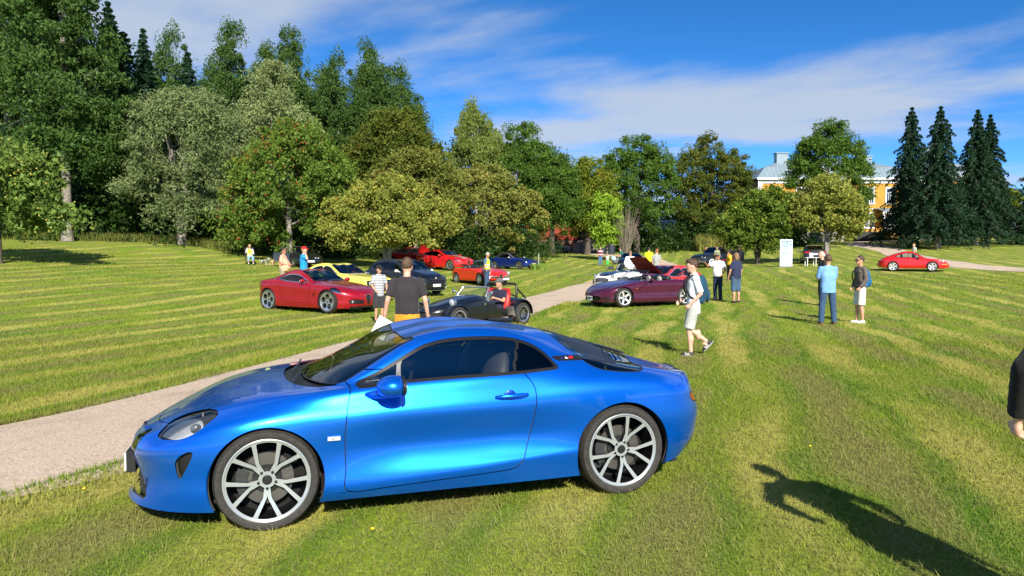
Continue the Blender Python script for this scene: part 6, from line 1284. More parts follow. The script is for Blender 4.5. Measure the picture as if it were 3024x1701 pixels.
# by the wine-red coupe
person('heavy man in a peach polo shirt and sunglasses behind the wine-red coupe', -8.75, 28.3, deg(-5), 1.80, SKINT, cloth('peach', (.82, .36, .235)), .8, .86, cloth('khaki', (.25, .22, .15)), 1, hair=HDK, girth=1.2, belly=.11, glasses=True, aL=((.02, .06, -.28), (.26, -.06, -.30)), aR=((.02, .06, -.28), (.26, -.06, -.30)), vox=.018)
person('man in a red cap and blue polo shading his eyes', -8.05, 28.6, deg(-8), 1.86, SKINF, cloth('azure', (.015, .26, .68)), .8, .84, cloth('dark_trousers', (.02, .02, .025)), 1, hair=HBL, cap=cloth('red_cap', (.62, .012, .012)), aR=((.22, .02, -.10), (.10, -.06, .16)), vox=.018)
person('boy in a black cap and grey striped polo beside the wine-red coupe', -3.55, 19.7, deg(-62), 1.53, SKIN, stripes('grey_bands', [(.40, .42, .44), (.34, .36, .38), (.22, .23, .25)], 15.0), .8, .80, cloth('charcoal_shorts', (.035, .035, .04)), .52, hair=HBR, cap=cloth('black_cap', (.015, .015, .018)), aL=((.03, .06, -.27), (.22, .0, -.42)), aR=((.02, .05, -.27), (.18, -.02, -.44)), headyaw=.2, headpitch=.15, face=True, vox=.014)
person('man in a charcoal T-shirt and mustard shorts with his back turned', -1.50, 10.55, deg(88), 1.70, SKINF, cloth('charcoal_tee', (.032, .028, .032)), .78, .915, cloth('mustard', (.52, .26, .025)), .50, hair=HLB, aL=((-.03, .09, -.28), (.06, .15, -.52)), aR=((-.03, .08, -.28), (.05, .11, -.53)), shoulder=1.12, girth=1.08, headyaw=.0, headpitch=.12, vox=.012, curlL=.9)
person('grey-haired man in a yellow safety vest and jeans by the red roadster', -1.24, 36.4, deg(-25), 1.76, SKINT, cloth('blue_tee', (.07, .13, .28)), .75, .86, DENIM, 1, hair=HGR, vest=HIVIS, headpitch=.3, aL=((.0, .05, -.28), (.10, .06, -.52)), aR=((.0, .05, -.28), (.08, .06, -.53)), vox=.02)
# people farther back
person('man in a maroon and white striped top and jeans holding a child', 8.30, 69.5, deg(-95), 1.74, SKIN, stripes('maroon_bands', [(.30, .02, .06), (.62, .58, .58), (.30, .02, .06), (.05, .05, .10)], 3.2), .8, .86, cloth('mid_denim', (.07, .15, .30)), 1, hair=HBL, vox=.026)
person('small child in a pale shirt and bright green trousers', 8.95, 69.3, deg(-95), 1.12, SKIN, cloth('pale_tee', (.60, .58, .55)), .8, .84, cloth('bright_green', (.04, .50, .13)), 1, hair=HDK, vox=.026)
person('man in a teal top leaning over a pushchair', 9.15, 61.0, deg(190), 1.76, SKIN, cloth('teal', (.01, .16, .14)), .8, .86, cloth('dark_trousers', (.02, .02, .025)), 1, hair=HDK, lean=.35, vox=.026, aL=((.16, .04, -.24), (.34, .0, -.36)), aR=((.16, .04, -.24), (.34, .0, -.36)))
person('man in a white shirt and sunglasses behind the raised red bonnet', 5.85, 36.6, deg(-92), 1.80, SKIN, WHITEC, 2, .84, cloth('grey_trousers', (.12, .12, .13)), 1, hair=HBR, glasses=True, vox=.02, aL=((.02, .09, -.28), (.14, .03, -.48)), aR=((.02, .09, -.28), (.14, .03, -.48)))
person('person in a hi-vis top and dark shorts beyond the man in grey', 8.05, 43.5, deg(75), 1.78, SKIN, HIVIS, .75, .86, cloth('brown_shorts', (.08, .035, .02)), .5, hair=HDK, cap=cloth('black_cap', (.015, .015, .018)), vox=.024)
person('ginger-haired man in a grey T-shirt walking up the path', 7.55, 38.6, deg(100), 1.80, SKINF, cloth('grey_tee', (.30, .31, .30)), .7, .86, cloth('dark_trousers', (.02, .02, .025)), 1, hair=P('hair_ginger', (.30, .10, .03), .6, bump=(60, .6)), vox=.02, headyaw=.5, aL=((.06, .06, -.27), (.22, .02, -.40)))
person('man in a white T-shirt, cap and dark jeans pointing', 7.58, 27.2, deg(-128), 1.77, SKINT, cloth('white_tee', (.64, .65, .70)), .75, .88, DKDENIM, 1, shoes=SHOE, hair=HGR, cap=cloth('khaki_cap', (.20, .18, .11)), glasses=True, aR=((.20, .16, -.14), (.50, .10, -.03)), aL=((-.02, .10, -.28), (.08, .0, -.46)), belly=.06, vox=.015, curlR=.2)
person('man in a navy polo and denim shorts seen from behind', 7.95, 26.2, deg(118), 1.78, SKIN, cloth('navy_polo', (.025, .032, .075)), .8, .84, cloth('blue_shorts', (.05, .10, .17)), .60, hair=P('hair_sandy', (.22, .13, .07), .6, bump=(60, .6)), hairstyle='long', girth=1.12, vox=.015, aL=((.04, .07, -.28), (.14, .06, -.52)))
person('person in a mustard-yellow sweater beyond the man in navy', 11.9, 40.5, deg(200), 1.66, SKIN, cloth('mustard_sweater', (.62, .36, .02)), 2, .84, BLACKC, 1, hair=HDK, hairstyle='long', vox=.024, aL=((.12, .05, -.20), (.20, -.02, .02)))
person('visitor in dark clothes at the cab of the black pickup', 17.0, 65.0, deg(-60), 1.74, SKIN, BLACKC, 2, .86, BLACKC, 1, hair=HDK, vox=.03)
person('visitor in a pale green top at the black pickup', 16.9, 61.0, deg(60), 1.70, SKINF, cloth('pale_green', (.26, .34, .18)), .8, .86, cloth('khaki', (.25, .22, .15)), 1, hair=HBL, hairstyle='long', vox=.03)
person('visitor in a white top behind the black pickup', 17.9, 65.0, deg(-120), 1.76, SKIN, WHITEC, 2, .86, DENIM, 1, hair=HDK, vox=.03)
person('person dressed in black in the shade of the apple tree', 18.0, 58.5, deg(160), 1.72, SKIN, BLACKC, 2, .84, BLACKC, 1, hair=HDK, hairstyle='long', vox=.03)
person('balding man in a black shirt beyond the man in light blue', 10.45, 24.9, deg(175), 1.84, SKINF, BLACKC, .8, .86, BLACKC, 1, hair=HGR, hairstyle='balding', vox=.016, face=True)
person('man in a light blue shirt and jeans with folded arms, back turned', 8.08, 18.9, deg(92), 1.79, SKIN, cloth('sky_shirt', (.17, .35, .68)), .95, .78, DENIM, 1, shoes=SHOEB, hair=HLB, girth=1.14, shoulder=1.08, aL=((.08, .03, -.27), (.24, -.14, -.24)), aR=((.08, .03, -.27), (.24, -.14, -.28)), lL=((.0, .04, -.42), (-.02, .07, -.83), 0), lR=((.0, .04, -.42), (-.02, .07, -.83), 0), vox=.013)
person('man in a grey hoodie and white shorts with a blue rucksack', 9.10, 19.3, deg(187), 1.76, SKIN, cloth('grey_hoodie', (.115, .095, .085)), 2, .84, cloth('white_shorts', (.66, .66, .62)), .52, shoes=SHOEW, hair=HBR, glasses=True, aL=((-.02, .05, -.28), (.12, .0, -.48)), aR=((-.02, .05, -.28), (.12, .0, -.48)), vox=.013, lL=((.02, .0, -.42), (-.03, .0, -.83), 0), lR=((.03, .0, -.42), (.02, .0, -.83), 0))
person('boy in a white T-shirt and grey shorts walking with a rucksack', 3.16, 12.85, deg(176), 1.68, SKINF, cloth('bright_white', (.74, .78, .84)), .95, .76, cloth('stone_shorts', (.40, .42, .40)), .50, shoes=SHOE, hair=P('hair_chestnut', (.060, .028, .014), .6, noise=(40, .5), bump=(60, .6)), hairstyle='fringe', aL=((-.09, .05, -.27), (.09, .03, -.47)), aR=((.05, .05, -.28), (.20, .02, -.42)), lL=((.09, .0, -.41), (.05, .0, -.83), 0), lR=((.06, .0, -.42), (-.27, .0, -.66), -.85), headpitch=.08, face=True, vox=.011, trainers=True)
person('fair-haired person in a cream top standing behind the red fastback', 28.9, 53.2, deg(185), 1.60, SKINF, cloth('cream_top', (.60, .58, .48)), .8, .86, DENIM, 1, hair=HBL, vox=.024)
person('person in black sleeves standing at the edge of the lawn, hand hanging', 2.575, 3.22, deg(95), 1.76, SKINF, cloth('black_jacket', (.010, .010, .011)), 2, .84, cloth('dark_trousers', (.02, .02, .025)), 1, hair=HDK, aL=((-.02, .19, -.20), (.06, .155, -.43)), aR=((-.02, .10, -.28), (.10, .06, -.50)), vox=.007, curlL=1.0)
person('second onlooker beside the person in black sleeves', 2.75, 2.35, deg(100), 1.74, SKIN, cloth('olive_shirt', (.08, .09, .05)), .8, .86, DENIM, 1, hair=HBR, vox=.03)
# seated: woman on a folding chair, driver in the open racer
wz = gz(-16.8, 47.4)
person('seated woman in a yellow safety vest and straw hat', -16.8, 47.4, deg(-62), 1.68, SKIN, cloth('white_long', (.62, .62, .60)), 2, .80, LTDENIM, .85, shoes=SHOEW, hair=P('straw_hat', (.50, .35, .18), .8), cap=P('straw_hat', (.50, .35, .18), .8), vest=HIVIS, hipz=.50, lL=((.42, .05, .02), (.46, .06, -.38), 0), lR=((.42, .05, .02), (.46, .06, -.38), 0), aR=((.16, .08, -.18), (.16, -.02, .12)), aL=((.10, .06, -.26), (.30, .0, -.30)), vox=.022)
rx, ry, rz_ = RACER.root.location; hv = RACER.root.rotation_euler[2]
dv = Matrix.Rotation(hv, 3, 'Z') @ Vector((3.45 / 2 - 2.44, .25, 0)); 
person('driver in a dark polo and grey cap inside the open racer', rx + dv.x, ry + dv.y, hv, 1.74, SKIN, cloth('driver_polo', (.022, .020, .045)), .7, .84, cloth('red_trousers', (.10, .02, .02)), 1, hair=HDK, cap=cloth('grey_cap', (.10, .105, .11)), hipz=.40, lL=((.46, .02, .08), (.86, .02, -.05), .5), lR=((.46, .02, .08), (.86, .02, -.05), .5), aL=((.14, .08, -.22), (.38, .0, -.14)), aR=((.14, .06, -.22), (.38, -.02, -.14)), lean=-.16, headyaw=-.5, vox=.014, z=rz_ - .03)
# things they carry
def rucksack(label, x, y, z, heading, h, mat):
    e = empty('rucksack', (x, y, z), heading, label, 'rucksack'); m = MB(); m.ell((-.10, 0, .25), (.11, .155, .26), 16, 12); m.box((-.07, 0, .20), (.12, .27, .36)); fused('main_pouch', m, mat, e, .02, 4)
    m = MB(); m.ell((-.20, 0, .15), (.05, .11, .13), 12, 8); fused('front_pocket', m, mat, e, .015, 3)
    for s in (1, -1): m = MB(); m.tube([(-.02, s * .10, .46), (.08, s * .12, .50), (.17, s * .125, .42), (.19, s * .13, .28), (.13, s * .15, .14), (0, s * .15, .06)], .018, 6); m.build('shoulder_strap', SATIN, e, 60)
    m = MB(); m.tube([(-.02, -.04, .48), (-.02, 0, .54), (-.02, .04, .48)], .010, 6); m.build('carry_loop', P('loop_pale', (.45, .60, .62), .6), e, 60)
    return e
rucksack('dark blue rucksack on the back of the walking boy', 3.16 + .035, 12.85, .90, deg(176), .5, cloth('ruck_navy', (.012, .055, .10)))
rucksack('bright blue rucksack on the back of the man in the hoodie', 9.10 + .04, 19.31, .92, deg(187), .5, cloth('ruck_blue', (.010, .10, .26)))
e = MB(); e.box((0, 0, 0), (.215, .003, .30), rot=Matrix.Rotation(R(28), 3, 'Y')); tag(e.build('paper_sheet', P('paper', (.78, .78, .76), .8), None, None, (-1.86, 10.50, .70), (0, 0, R(-8))), 'blank white paper sheet held by the man in mustard shorts', 'paper')
e = MB(); e.box((0, 0, 0), (.03, .10, .02)); tag(e.build('phone', SATIN, None, None, (-8.40, 28.25, gz(-8.6, 28.3) + 1.14)), 'dark phone in the hands of the man in peach', 'phone')
# folding chair
fc = empty('folding_chair', (-16.8, 47.4, wz), deg(-62), 'black folding camp chair under the seated woman', 'chair'); CH = P('chair_cloth', (.02, .02, .022), .8)
m = MB(); m.box((.10, 0, .43), (.5, .52, .03)); m.build('seat', CH, fc); m = MB(); m.box((-.20, 0, .78), (.04, .54, .62), rot=Matrix.Rotation(R(-12), 3, 'Y')); m.build('backrest', CH, fc)
for s in (1, -1):
    for a, b_ in (((.34, s * .26, 0), (-.16, s * .26, .44)), ((-.18, s * .26, 0), (.34, s * .26, .44))): m = MB(); m.tube([a, b_], .013, 6); m.build('leg', SATIN, fc, 60)
    m = MB(); m.box((.10, s * .30, .64), (.46, .06, .025)); m.tube([(.32, s * .29, .42), (.32, s * .29, .64)], .012, 6); m.build('armrest', CH, fc)
# two dogs
def dog(label, x, y, heading, mats, sc=1.0, sit=False):
    e = empty('dog', (x, y, gz(x, y)), heading, label, 'dog'); m = MB()
    limb(m, [(.22, 0, .34), (.05, 0, .33), (-.20, 0, .34)], [.115, .10, .09]); limb(m, [(.24, 0, .38), (.34, 0, .50)], [.075, .06]); m.ell((.38, 0, .53), (.085, .065, .065), 12, 8); m.ell((.46, 0, .50), (.06, .035, .032), 10, 6)
    for s in (1, -1):
        limb(m, [(.22, s * .07, .32), (.20, s * .075, .17), (.23, s * .075, .02)], [.05, .028, .026]); limb(m, [(-.18, s * .07, .32), (-.12, s * .08, .22), (-.24, s * .08, .12), (-.20, s * .08, .02)], [.065, .045, .025, .024]); m.ell((.34, s * .05, .60), (.025, .02, .045), 8, 6)
    limb(m, [(-.26, 0, .38), (-.38, 0, .46), (-.36, 0, .56)], [.03, .03, .022]); m.v = [tuple(Vector(p) * sc) for p in m.v]; fused('body', m, mats, e, .022, 4); return e
dog('small black and white dog by the folding chair', -15.75, 47.0, deg(-10), P('fur_pied', (.02, .02, .02), .8, noise=(5, .1), col2=(.65, .63, .6), bump=(60, .5)), .85)
dog('tan dog with its back to the path', -15.15, 46.9, deg(75), P('fur_tan', (.45, .33, .18), .8, noise=(6, .2), bump=(60, .5)), .95)
flush_fused()
# ---------------------------------------------------------------- trees
def leaf_mat(name, c0, c1, c2=None, tr=.30):
    nm = 'leaf_' + name
    if nm in MATS: return MATS[nm]
    m = bpy.data.materials.new(nm); t, b, o = nodes_of(m); L = t.links; N = t.nodes; N.remove(b)
    geo = N.new('ShaderNodeNewGeometry'); r = N.new('ShaderNodeValToRGB'); e = r.color_ramp.elements; e[0].color = (*c0, 1); e[1].color = (*c1, 1); e[1].position = .8
    if c2: q = e.new(.93); q.color = (*c2, 1)
    nz = N.new('ShaderNodeTexNoise'); nz.inputs['Scale'].default_value = .55; nz.inputs['Detail'].default_value = 2; tc_ = N.new('ShaderNodeTexCoord'); L.new(tc_.outputs['Object'], nz.inputs['Vector'])
    ad = N.new('ShaderNodeMath'); ad.operation = 'MULTIPLY_ADD'; ad.inputs[1].default_value = .60; mr = N.new('ShaderNodeMapRange'); mr.inputs['From Min'].default_value = .3; mr.inputs['From Max'].default_value = .7; mr.inputs['To Max'].default_value = .45
    L.new(nz.outputs['Fac'], mr.inputs['Value']); L.new(geo.outputs['Random Per Island'], ad.inputs[0]); L.new(mr.outputs[0], ad.inputs[2]); L.new(ad.outputs[0], r.inputs[0])
    df = N.new('ShaderNodeBsdfDiffuse'); tl = N.new('ShaderNodeBsdfTranslucent'); gl = N.new('ShaderNodeBsdfGlossy'); gl.inputs['Roughness'].default_value = .45; gl.inputs['Color'].default_value = (.6, .65, .6, 1)
    m1 = N.new('ShaderNodeMixShader'); m1.inputs[0].default_value = tr; m2 = N.new('ShaderNodeMixShader'); m2.inputs[0].default_value = .012
    L.new(r.outputs[0], df.inputs[0]); L.new(r.outputs[0], tl.inputs[0]); L.new(df.outputs[0], m1.inputs[1]); L.new(tl.outputs[0], m1.inputs[2]); L.new(m1.outputs[0], m2.inputs[1]); L.new(gl.outputs[0], m2.inputs[2]); L.new(m2.outputs[0], o.inputs[0])
    MATS[nm] = m; return m
BARK = P('bark', (.075, .060, .048), .95, noise=(5, .3), bump=(18, .9)); BARKG = P('bark_grey', (.20, .18, .155), .95, noise=(5, .35), bump=(18, .9)); BARKW = P('bark_birch', (.52, .50, .46), .9, noise=(4, .1), col2=(.10, .09, .08), bump=(14, .6))
def unit(n):
    v = rng.normal(size=(n, 3)); return v / np.linalg.norm(v, axis=1)[:, None]
def leaf_cards(C, size, nrm=None, aspect=.6, droop=None):
    """C (n,3) centres -> rhombic leaf faces"""
    n = len(C); a = unit(n)
    if droop is not None: a = a * (1 - droop) + np.array([0, 0, -1.0]) * droop; a /= np.linalg.norm(a, axis=1)[:, None]
    b = np.cross(a, unit(n)); b /= np.maximum(np.linalg.norm(b, axis=1)[:, None], 1e-6); s = (size * (.6 + .8 * rng.random(n)))[:, None]
    V = np.stack([C - a * s - b * s * aspect, C - a * s + b * s * aspect, C + a * s], 1).reshape(-1, 3); return V, np.arange(len(V)).reshape(-1, 3)
def crown_points(n, lobes, clump, clumps, zmin=None, flat=.75, shell=.55):
    """points gathered in leafy clumps over the lobes' outer shells; lobes: (cx,cy,cz,rx,ry,rz)"""
    lb = np.array(lobes, float); vol = (lb[:, 3] * lb[:, 4] * lb[:, 5]) ** .67; k = rng.choice(len(lb), clumps, p=vol / vol.sum())
    d = unit(clumps); d[:, 2] = np.where(d[:, 2] < -.6, -d[:, 2], d[:, 2]); r = 1 - (1 - shell) * rng.random(clumps) ** 1.5 + np.where(rng.random(clumps) < .15, .13 * rng.random(clumps), 0)
    cc = lb[k, :3] + d * lb[k, 3:] * r[:, None]; cr = clump * (.35 + 1.15 * rng.random(clumps) ** 1.3); i = rng.integers(0, clumps, n)
    q = unit(n) * (rng.random(n) ** .45)[:, None]; q[:, 2] *= flat; q[:, 2] -= .12 * (q[:, 0] ** 2 + q[:, 1] ** 2)
    p = cc[i] + q * cr[i][:, None]
    return p
def trunk_mesh(mb, h, r, limbs, lean=(0, 0), spread=1.0, first=.35):
    x, y = lean; pts = [(x * t, y * t, h * t) for t in (0, .04, .25, .5, .75, 1)]; mb.tube(pts, [r * 1.45, r * 1.1, r * .95, r * .75, r * .5, r * .16], 9)
    for k in range(limbs):
        t = first + (.92 - first) * k / max(1, limbs - 1); a = k * 2.4 + rng.random() * .8; L_ = spread * (1.15 - t * .75); b = Vector((x * t, y * t, h * t)); d = Vector((math.cos(a), math.sin(a), .55 + .4 * rng.random()))
        mb.tube([b, b + d * L_ * .35, b + d * L_ * .7 + Vector((0, 0, .05 * L_)), b + d * L_ * 1.0 + Vector((0, 0, .12 * L_))], [r * .42 * (1.1 - t * .6), r * .30 * (1.1 - t * .6), r * .18, r * .05], 6)
def tree(name, label, x, y, h, crown_lobes, n, size, mat, clump, clumps, trunk_r=.2, trunk_h=None, bark=BARK, group=None, limbs=9, spread=None, fruit=None, droop=None, flat=.75, aspect=.6, dz=0.0, stems=((0, 0),), cat='tree', shell=.55, first=.3):
    z = gz(x, y) + dz; rt = empty(name, (x, y, z), 0, label, cat, group)
    m = MB(); mw = max(l[3] for l in crown_lobes)
    for (sx, sy) in stems:
        q = MB(); trunk_mesh(q, trunk_h or h * .8, trunk_r, limbs, (sx, sy), spread or mw * .95, first); o_ = len(m.v); m.v += q.v; m.f += [tuple(i + o_ for i in f) for f in q.f]; m.m += q.m
    m.build('trunk', bark, rt, 60)
    C = crown_points(n, crown_lobes, clump, clumps, flat=flat, shell=shell); C = C[C[:, 2] > .25]; Vv, Ff = leaf_cards(C, size, droop=droop, aspect=aspect)
    cr = link('crown', np_mesh('crown', Vv, Ff, mat), rt)
    if fruit:
        fm, fn, fs = fruit; C2 = crown_points(fn * 3, crown_lobes, clump, clumps, shell=.85); ctr = np.array(crown_lobes)[:, :3].mean(0); C2 = C2[C2[:, 1] < ctr[1] + .5][:fn]; mbv, mbf = [], []
        oc = np.array([(1, 0, 0), (-1, 0, 0), (0, 1, 0), (0, -1, 0), (0, 0, 1), (0, 0, -1)]) * fs; of = np.array([(0, 2, 4), (2, 1, 4), (1, 3, 4), (3, 0, 4), (2, 0, 5), (1, 2, 5), (3, 1, 5), (0, 3, 5)])
        Vv = (C2[:, None] + oc[None]).reshape(-1, 3); Ff = (np.arange(len(C2))[:, None, None] * 6 + of[None]).reshape(-1, 3); fo = link('fruit', np_mesh('fruit', Vv, Ff, fm, smooth=True), rt); tag(fo, kind='stuff')
    return rt
def blob(cx, cz, r, rz, cy=0.0, ry=None): return (cx, cy, cz, r, ry or r, rz)
G_MAPLE = leaf_mat('maple', (.034, .085, .013), (.110, .195, .030)); G_MAPLEY = leaf_mat('maple_yellow', (.072, .123, .014), (.189, .239, .026), (.319, .246, .043)); G_MAPLEO = leaf_mat('maple_olive', (.050, .080, .012), (.130, .165, .026), (.22, .15, .03)); G_BIRCH = leaf_mat('birch', (.028, .074, .015), (.090, .160, .038)); G_BIRCHP = leaf_mat('birch_pale', (.080, .123, .026), (.189, .239, .051))
G_WILLOW = leaf_mat('willow', (.080, .123, .041), (.225, .283, .116)); G_WILLP = leaf_mat('willow_pale', (.123, .167, .051), (.290, .348, .145)); G_ROWAN = leaf_mat('rowan', (.055, .115, .016), (.160, .245, .040), (.24, .16, .03)); G_APPLE = leaf_mat('apple', (.10, .135, .020), (.310, .335, .065), (.42, .39, .10)); G_APPLEO = leaf_mat('apple_olive', (.109, .138, .029), (.275, .290, .065), (.406, .232, .058)); G_LIME = leaf_mat('young_lime', (.131, .246, .017), (.290, .435, .043)); G_SPRUCE = leaf_mat('spruce', (.007, .022, .011), (.024, .060, .028), tr=.1); G_DARK = leaf_mat('deep_wood', (.014, .036, .008), (.042, .080, .016)); G_WEED = leaf_mat('weeds', (.145, .167, .036), (.348, .319, .087))
APPLES = P('apple_skin', (.42, .34, .05), .5); BERRY = P('rowan_berry', (.34, .045, .012), .5)
TW = 'broadleaf trees round the lawn'
# far-left apple tree, tall birch and the wood behind
tree('apple_tree', 'leafy apple tree with yellow apples at the wood edge', -24.3, 35, 6.2, [blob(0, 3.6, 2.6, 2.0), blob(1.2, 2.6, 1.9, 1.5), blob(-1.4, 4.2, 2.0, 1.6), blob(2.2, 1.9, 1.3, .9)], 15000, .12, leaf_mat('apple_green', (.065, .123, .023), (.189, .275, .058), (.348, .348, .072)), .75, 170, .16, fruit=(APPLES, 140, .055))  # deeper green leaf colour than the other apple trees
tree('birch_tree', 'very tall birch with pale trunk standing before the dark spruces', -31.2, 52, 23, [blob(0, 6, 3.4, 2.6), blob(.5, 10, 3.9, 3.6), blob(-.3, 14.5, 3.7, 3.6), blob(.2, 19, 2.9, 3.8), blob(-2.2, 11, 2.4, 3), blob(2.3, 7.5, 2.2, 2.4)], 70000, .11, G_BIRCH, .95, 460, .30, 21, BARKG, limbs=16, droop=.35)
tree('birch_tree', 'tall birch crowding the far edge of the wood', -42.0, 62, 25, [blob(0, 10, 4.0, 4.5), blob(.5, 16, 3.6, 4.5), blob(-.5, 21, 2.6, 4)], 28000, .15, G_BIRCH, 1.1, 240, .28, 23, BARKG, droop=.35)
def spruce(label, x, y, h, rad, n=9000, group=None, dark=G_SPRUCE, base=.6, dz=0, name='spruce_tree', twin=None):
    z = gz(x, y) + dz; rt = empty(name, (x, y, z), 0, label, 'tree', group); m = MB(); m.tube([(0, 0, 0), (0, 0, h * .3), (0, 0, h * .7), (0, 0, h)], [h * .022, h * .016, h * .009, .012], 8)
    whorl = int(h * 2.1); C = []; ph = 0
    for k in range(whorl):
        t = k / (whorl - 1); zc = base + (h - base - .15) * t; L_ = rad * (1 - t) ** .82 * (.70 + .55 * rng.random()) + .12; nb = int(7 + 5 * (1 - t)); ph += .9
        for j in range(nb):
            a = ph + 2 * np.pi * j / nb + rng.normal() * .12; Lb = L_ * (.65 + .6 * rng.random()); q = max(4, int(n / (whorl * nb) * (.35 + 1.3 * (1 - t)))); s = rng.random(q) ** .75
            side_ = rng.normal(size=q) * .11 * Lb * (1.15 - s); zz_ = zc + Lb * (.18 * s - .52 * s * s) - np.abs(rng.normal(size=q)) * .16 * (.4 + Lb * .35)
            C.append(np.stack([np.cos(a) * Lb * s - np.sin(a) * side_, np.sin(a) * Lb * s + np.cos(a) * side_, zz_], -1))
            if L_ > 1.0 and j % 2 == 0: m.tube([(0, 0, zc), (math.cos(a) * Lb * .5, math.sin(a) * Lb * .5, zc - .02 * Lb), (math.cos(a) * Lb * .9, math.sin(a) * Lb * .9, zc - .28 * Lb)], [.035, .022, .008], 4)
    m.build('trunk', BARKG, rt, 60); C = np.vstack(C); V_, F_ = leaf_cards(C, .135 if n > 20000 else .19, droop=.45, aspect=.45); link('crown', np_mesh('crown', V_, F_, dark), rt); return rt
SP0 = []
for i, (x, y, h, r) in enumerate([(-34.5, 64, 20.0, 3.4), (-38.0, 60, 19, 3.4), (-29.5, 68, 17, 3.2), (-46, 66, 22, 3.6), (-25.5, 72, 15.5, 3.0), (-50, 58, 20, 3.5), (-33.0, 67, 18.6, 3.2), (-30.8, 63, 15.0, 3.0), (-36.2, 62, 20.5, 3.4), (-32.4, 60.5, 18.0, 4.4), (-30.9, 59.5, 16.4, 4.2), (-29.6, 60.5, 14.6, 4.0)]):
    if i >= 3: q0, h0, r0 = SP0[i % 3]; c_ = copy_tree(q0); c_.location = (x, y, gz(x, y)); c_.rotation_euler = (0, 0, 1.7 * i); c_.scale = (r / r0, r / r0, h / h0); continue
    SP0.append((spruce('dark spruce in the wood behind the tall birch', x, y, h, r, 16000, 'spruces in the wood'), h, r))
# tall birches behind the willows
BL = 'slender tall birch rising behind the willows'; BG = 'birches behind the willows'
BP0 = []
for i, (x, y, h, w) in enumerate([(-39.0, 86, 25.5, 2.3), (-36.0, 90, 23, 2.0), (-32.2, 86, 26.5, 2.2), (-28.8, 88, 24.5, 1.9), (-25.6, 86, 26.3, 2.4), (-20.5, 88, 24, 2.4), (-16.8, 88, 25.6, 2.2), (-13.8, 90, 23.5, 2.2), (-22.8, 92, 23, 2.4), (-34.0, 92, 22.5, 2.6), (-30.4, 93, 22, 2.6), (-27.2, 94, 22.5, 2.6), (-18.6, 94, 22.5, 2.6), (-15.2, 86, 22.5, 2.2), (-11.6, 88, 19.5, 2.2)]):
    h *= .92
    if i >= 5:
        q0, h0, w0 = BP0[i % 5]; c_ = copy_tree(q0); c_.location = (x, y, gz(x, y)); c_.rotation_euler = (0, 0, 1.3 * i); c_.scale = (w / w0, w / w0, h / h0); continue
    t_ = tree('birch_tree', BL, x, y, h, [blob(0, h * .42, w * 1.1, h * .18), blob(.3, h * .60, w * 1.15, h * .17), blob(-.3, h * .76, w * .95, h * .15), blob(.1, h * .90, w * .55, h * .11), blob(w * .6, h * .5, w * .7, h * .12), blob(-w * .6, h * .66, w * .65, h * .12)], 30000, .115, G_BIRCH, .9, 230, .16, h * .93, BARKW, BG, limbs=10, spread=w, droop=.5, flat=1.25); BP0.append((t_, h, w))
tree('willow_tree', 'broad grey-green willow bush leaning over the lawn edge', -23.6, 53, 12.5, [blob(0, 6.2, 3.6, 4.2), blob(-2.0, 4.4, 2.4, 2.6), blob(2.0, 8.0, 2.4, 2.6), blob(.4, 9.6, 2.2, 1.6), blob(-1.4, 8.4, 2.2, 2.2), blob(1.8, 3.6, 2.2, 2.4), blob(0, 2.0, 2.4, 1.6)], 52000, .11, G_WILLOW, .8, 400, .26, 10, BARKG, limbs=14, aspect=.4, stems=((.6, 0), (-1.2, .4)))
tree('willow_tree', 'paler willow rising behind the rowan', -19.4, 60, 15.2, [blob(0, 9.0, 3.0, 3.6), blob(.2, 12.4, 1.9, 2.6), blob(-2.0, 8.6, 2.2, 2.4), blob(2.4, 8.4, 2.2, 2.6), blob(0, 5.2, 3.2, 3.0)], 36000, .115, G_WILLP, .8, 300, .24, 13.5, BARKG, limbs=14, aspect=.4)
tree('rowan_tree', 'green rowan hung with red berries behind the black spider', -15.2, 50.5, 10.2, [blob(0, 5.4, 3.6, 3.6), blob(-2.2, 4.0, 2.4, 2.4), blob(2.4, 5.0, 2.2, 2.6), blob(.6, 7.6, 2.4, 1.9), blob(-1.8, 1.9, 2.0, 1.4), blob(-3.4, 2.4, 1.6, 1.6), blob(2.6, 2.6, 1.7, 1.5)], 54000, .10, G_ROWAN, .75, 420, .22, 8.2, BARKG, limbs=14, fruit=(BERRY, 420, .05))
tree('maple_tree', 'olive maple turning orange behind the apple trees', -11.5, 72, 14.6, [blob(0, 9.0, 4.2, 4.2), blob(-3.0, 7.4, 3.0, 3.4), blob(2.8, 8.0, 2.8, 3.4), blob(.4, 11.8, 3.0, 2.2)], 40000, .125, G_MAPLEO, .95, 300, .3, 11.5)
tree('apple_tree', 'pale yellow-green apple tree above the black hatchback', -8.2, 49.0, 6.2, [blob(0, 3.7, 3.1, 2.0), blob(-2.5, 3.3, 2.0, 1.6), blob(2.6, 3.2, 2.0, 1.5), blob(.3, 4.9, 2.4, 1.1), blob(-3.4, 2.6, 1.3, 1.0), blob(-1.2, 2.2, 2.0, 1.2, -1.2), blob(1.6, 2.1, 1.9, 1.1, -1.0)], 54000, .095, G_APPLE, .66, 380, .17, 4.2, BARKG, limbs=12, first=.25, fruit=(APPLES, 420, .055), stems=((.3, 0), (-1.0, .2)))
tree('apple_tree', 'olive apple tree behind the striped red coupe', -3.2, 68.5, 9.6, [blob(0, 4.9, 3.9, 3.6), blob(3.4, 4.2, 2.7, 2.9), blob(-3.1, 4.9, 2.9, 3.1), blob(.7, 7.4, 2.7, 1.8), blob(4.7, 5.0, 1.7, 1.9), blob(1.2, 2.2, 2.7, 1.4)], 44000, .125, G_APPLEO, .65, 330, .18, 6.2, BARKG, limbs=14, first=.2, fruit=(APPLES, 160, .055), stems=((.4, 0), (1.4, -.2)))
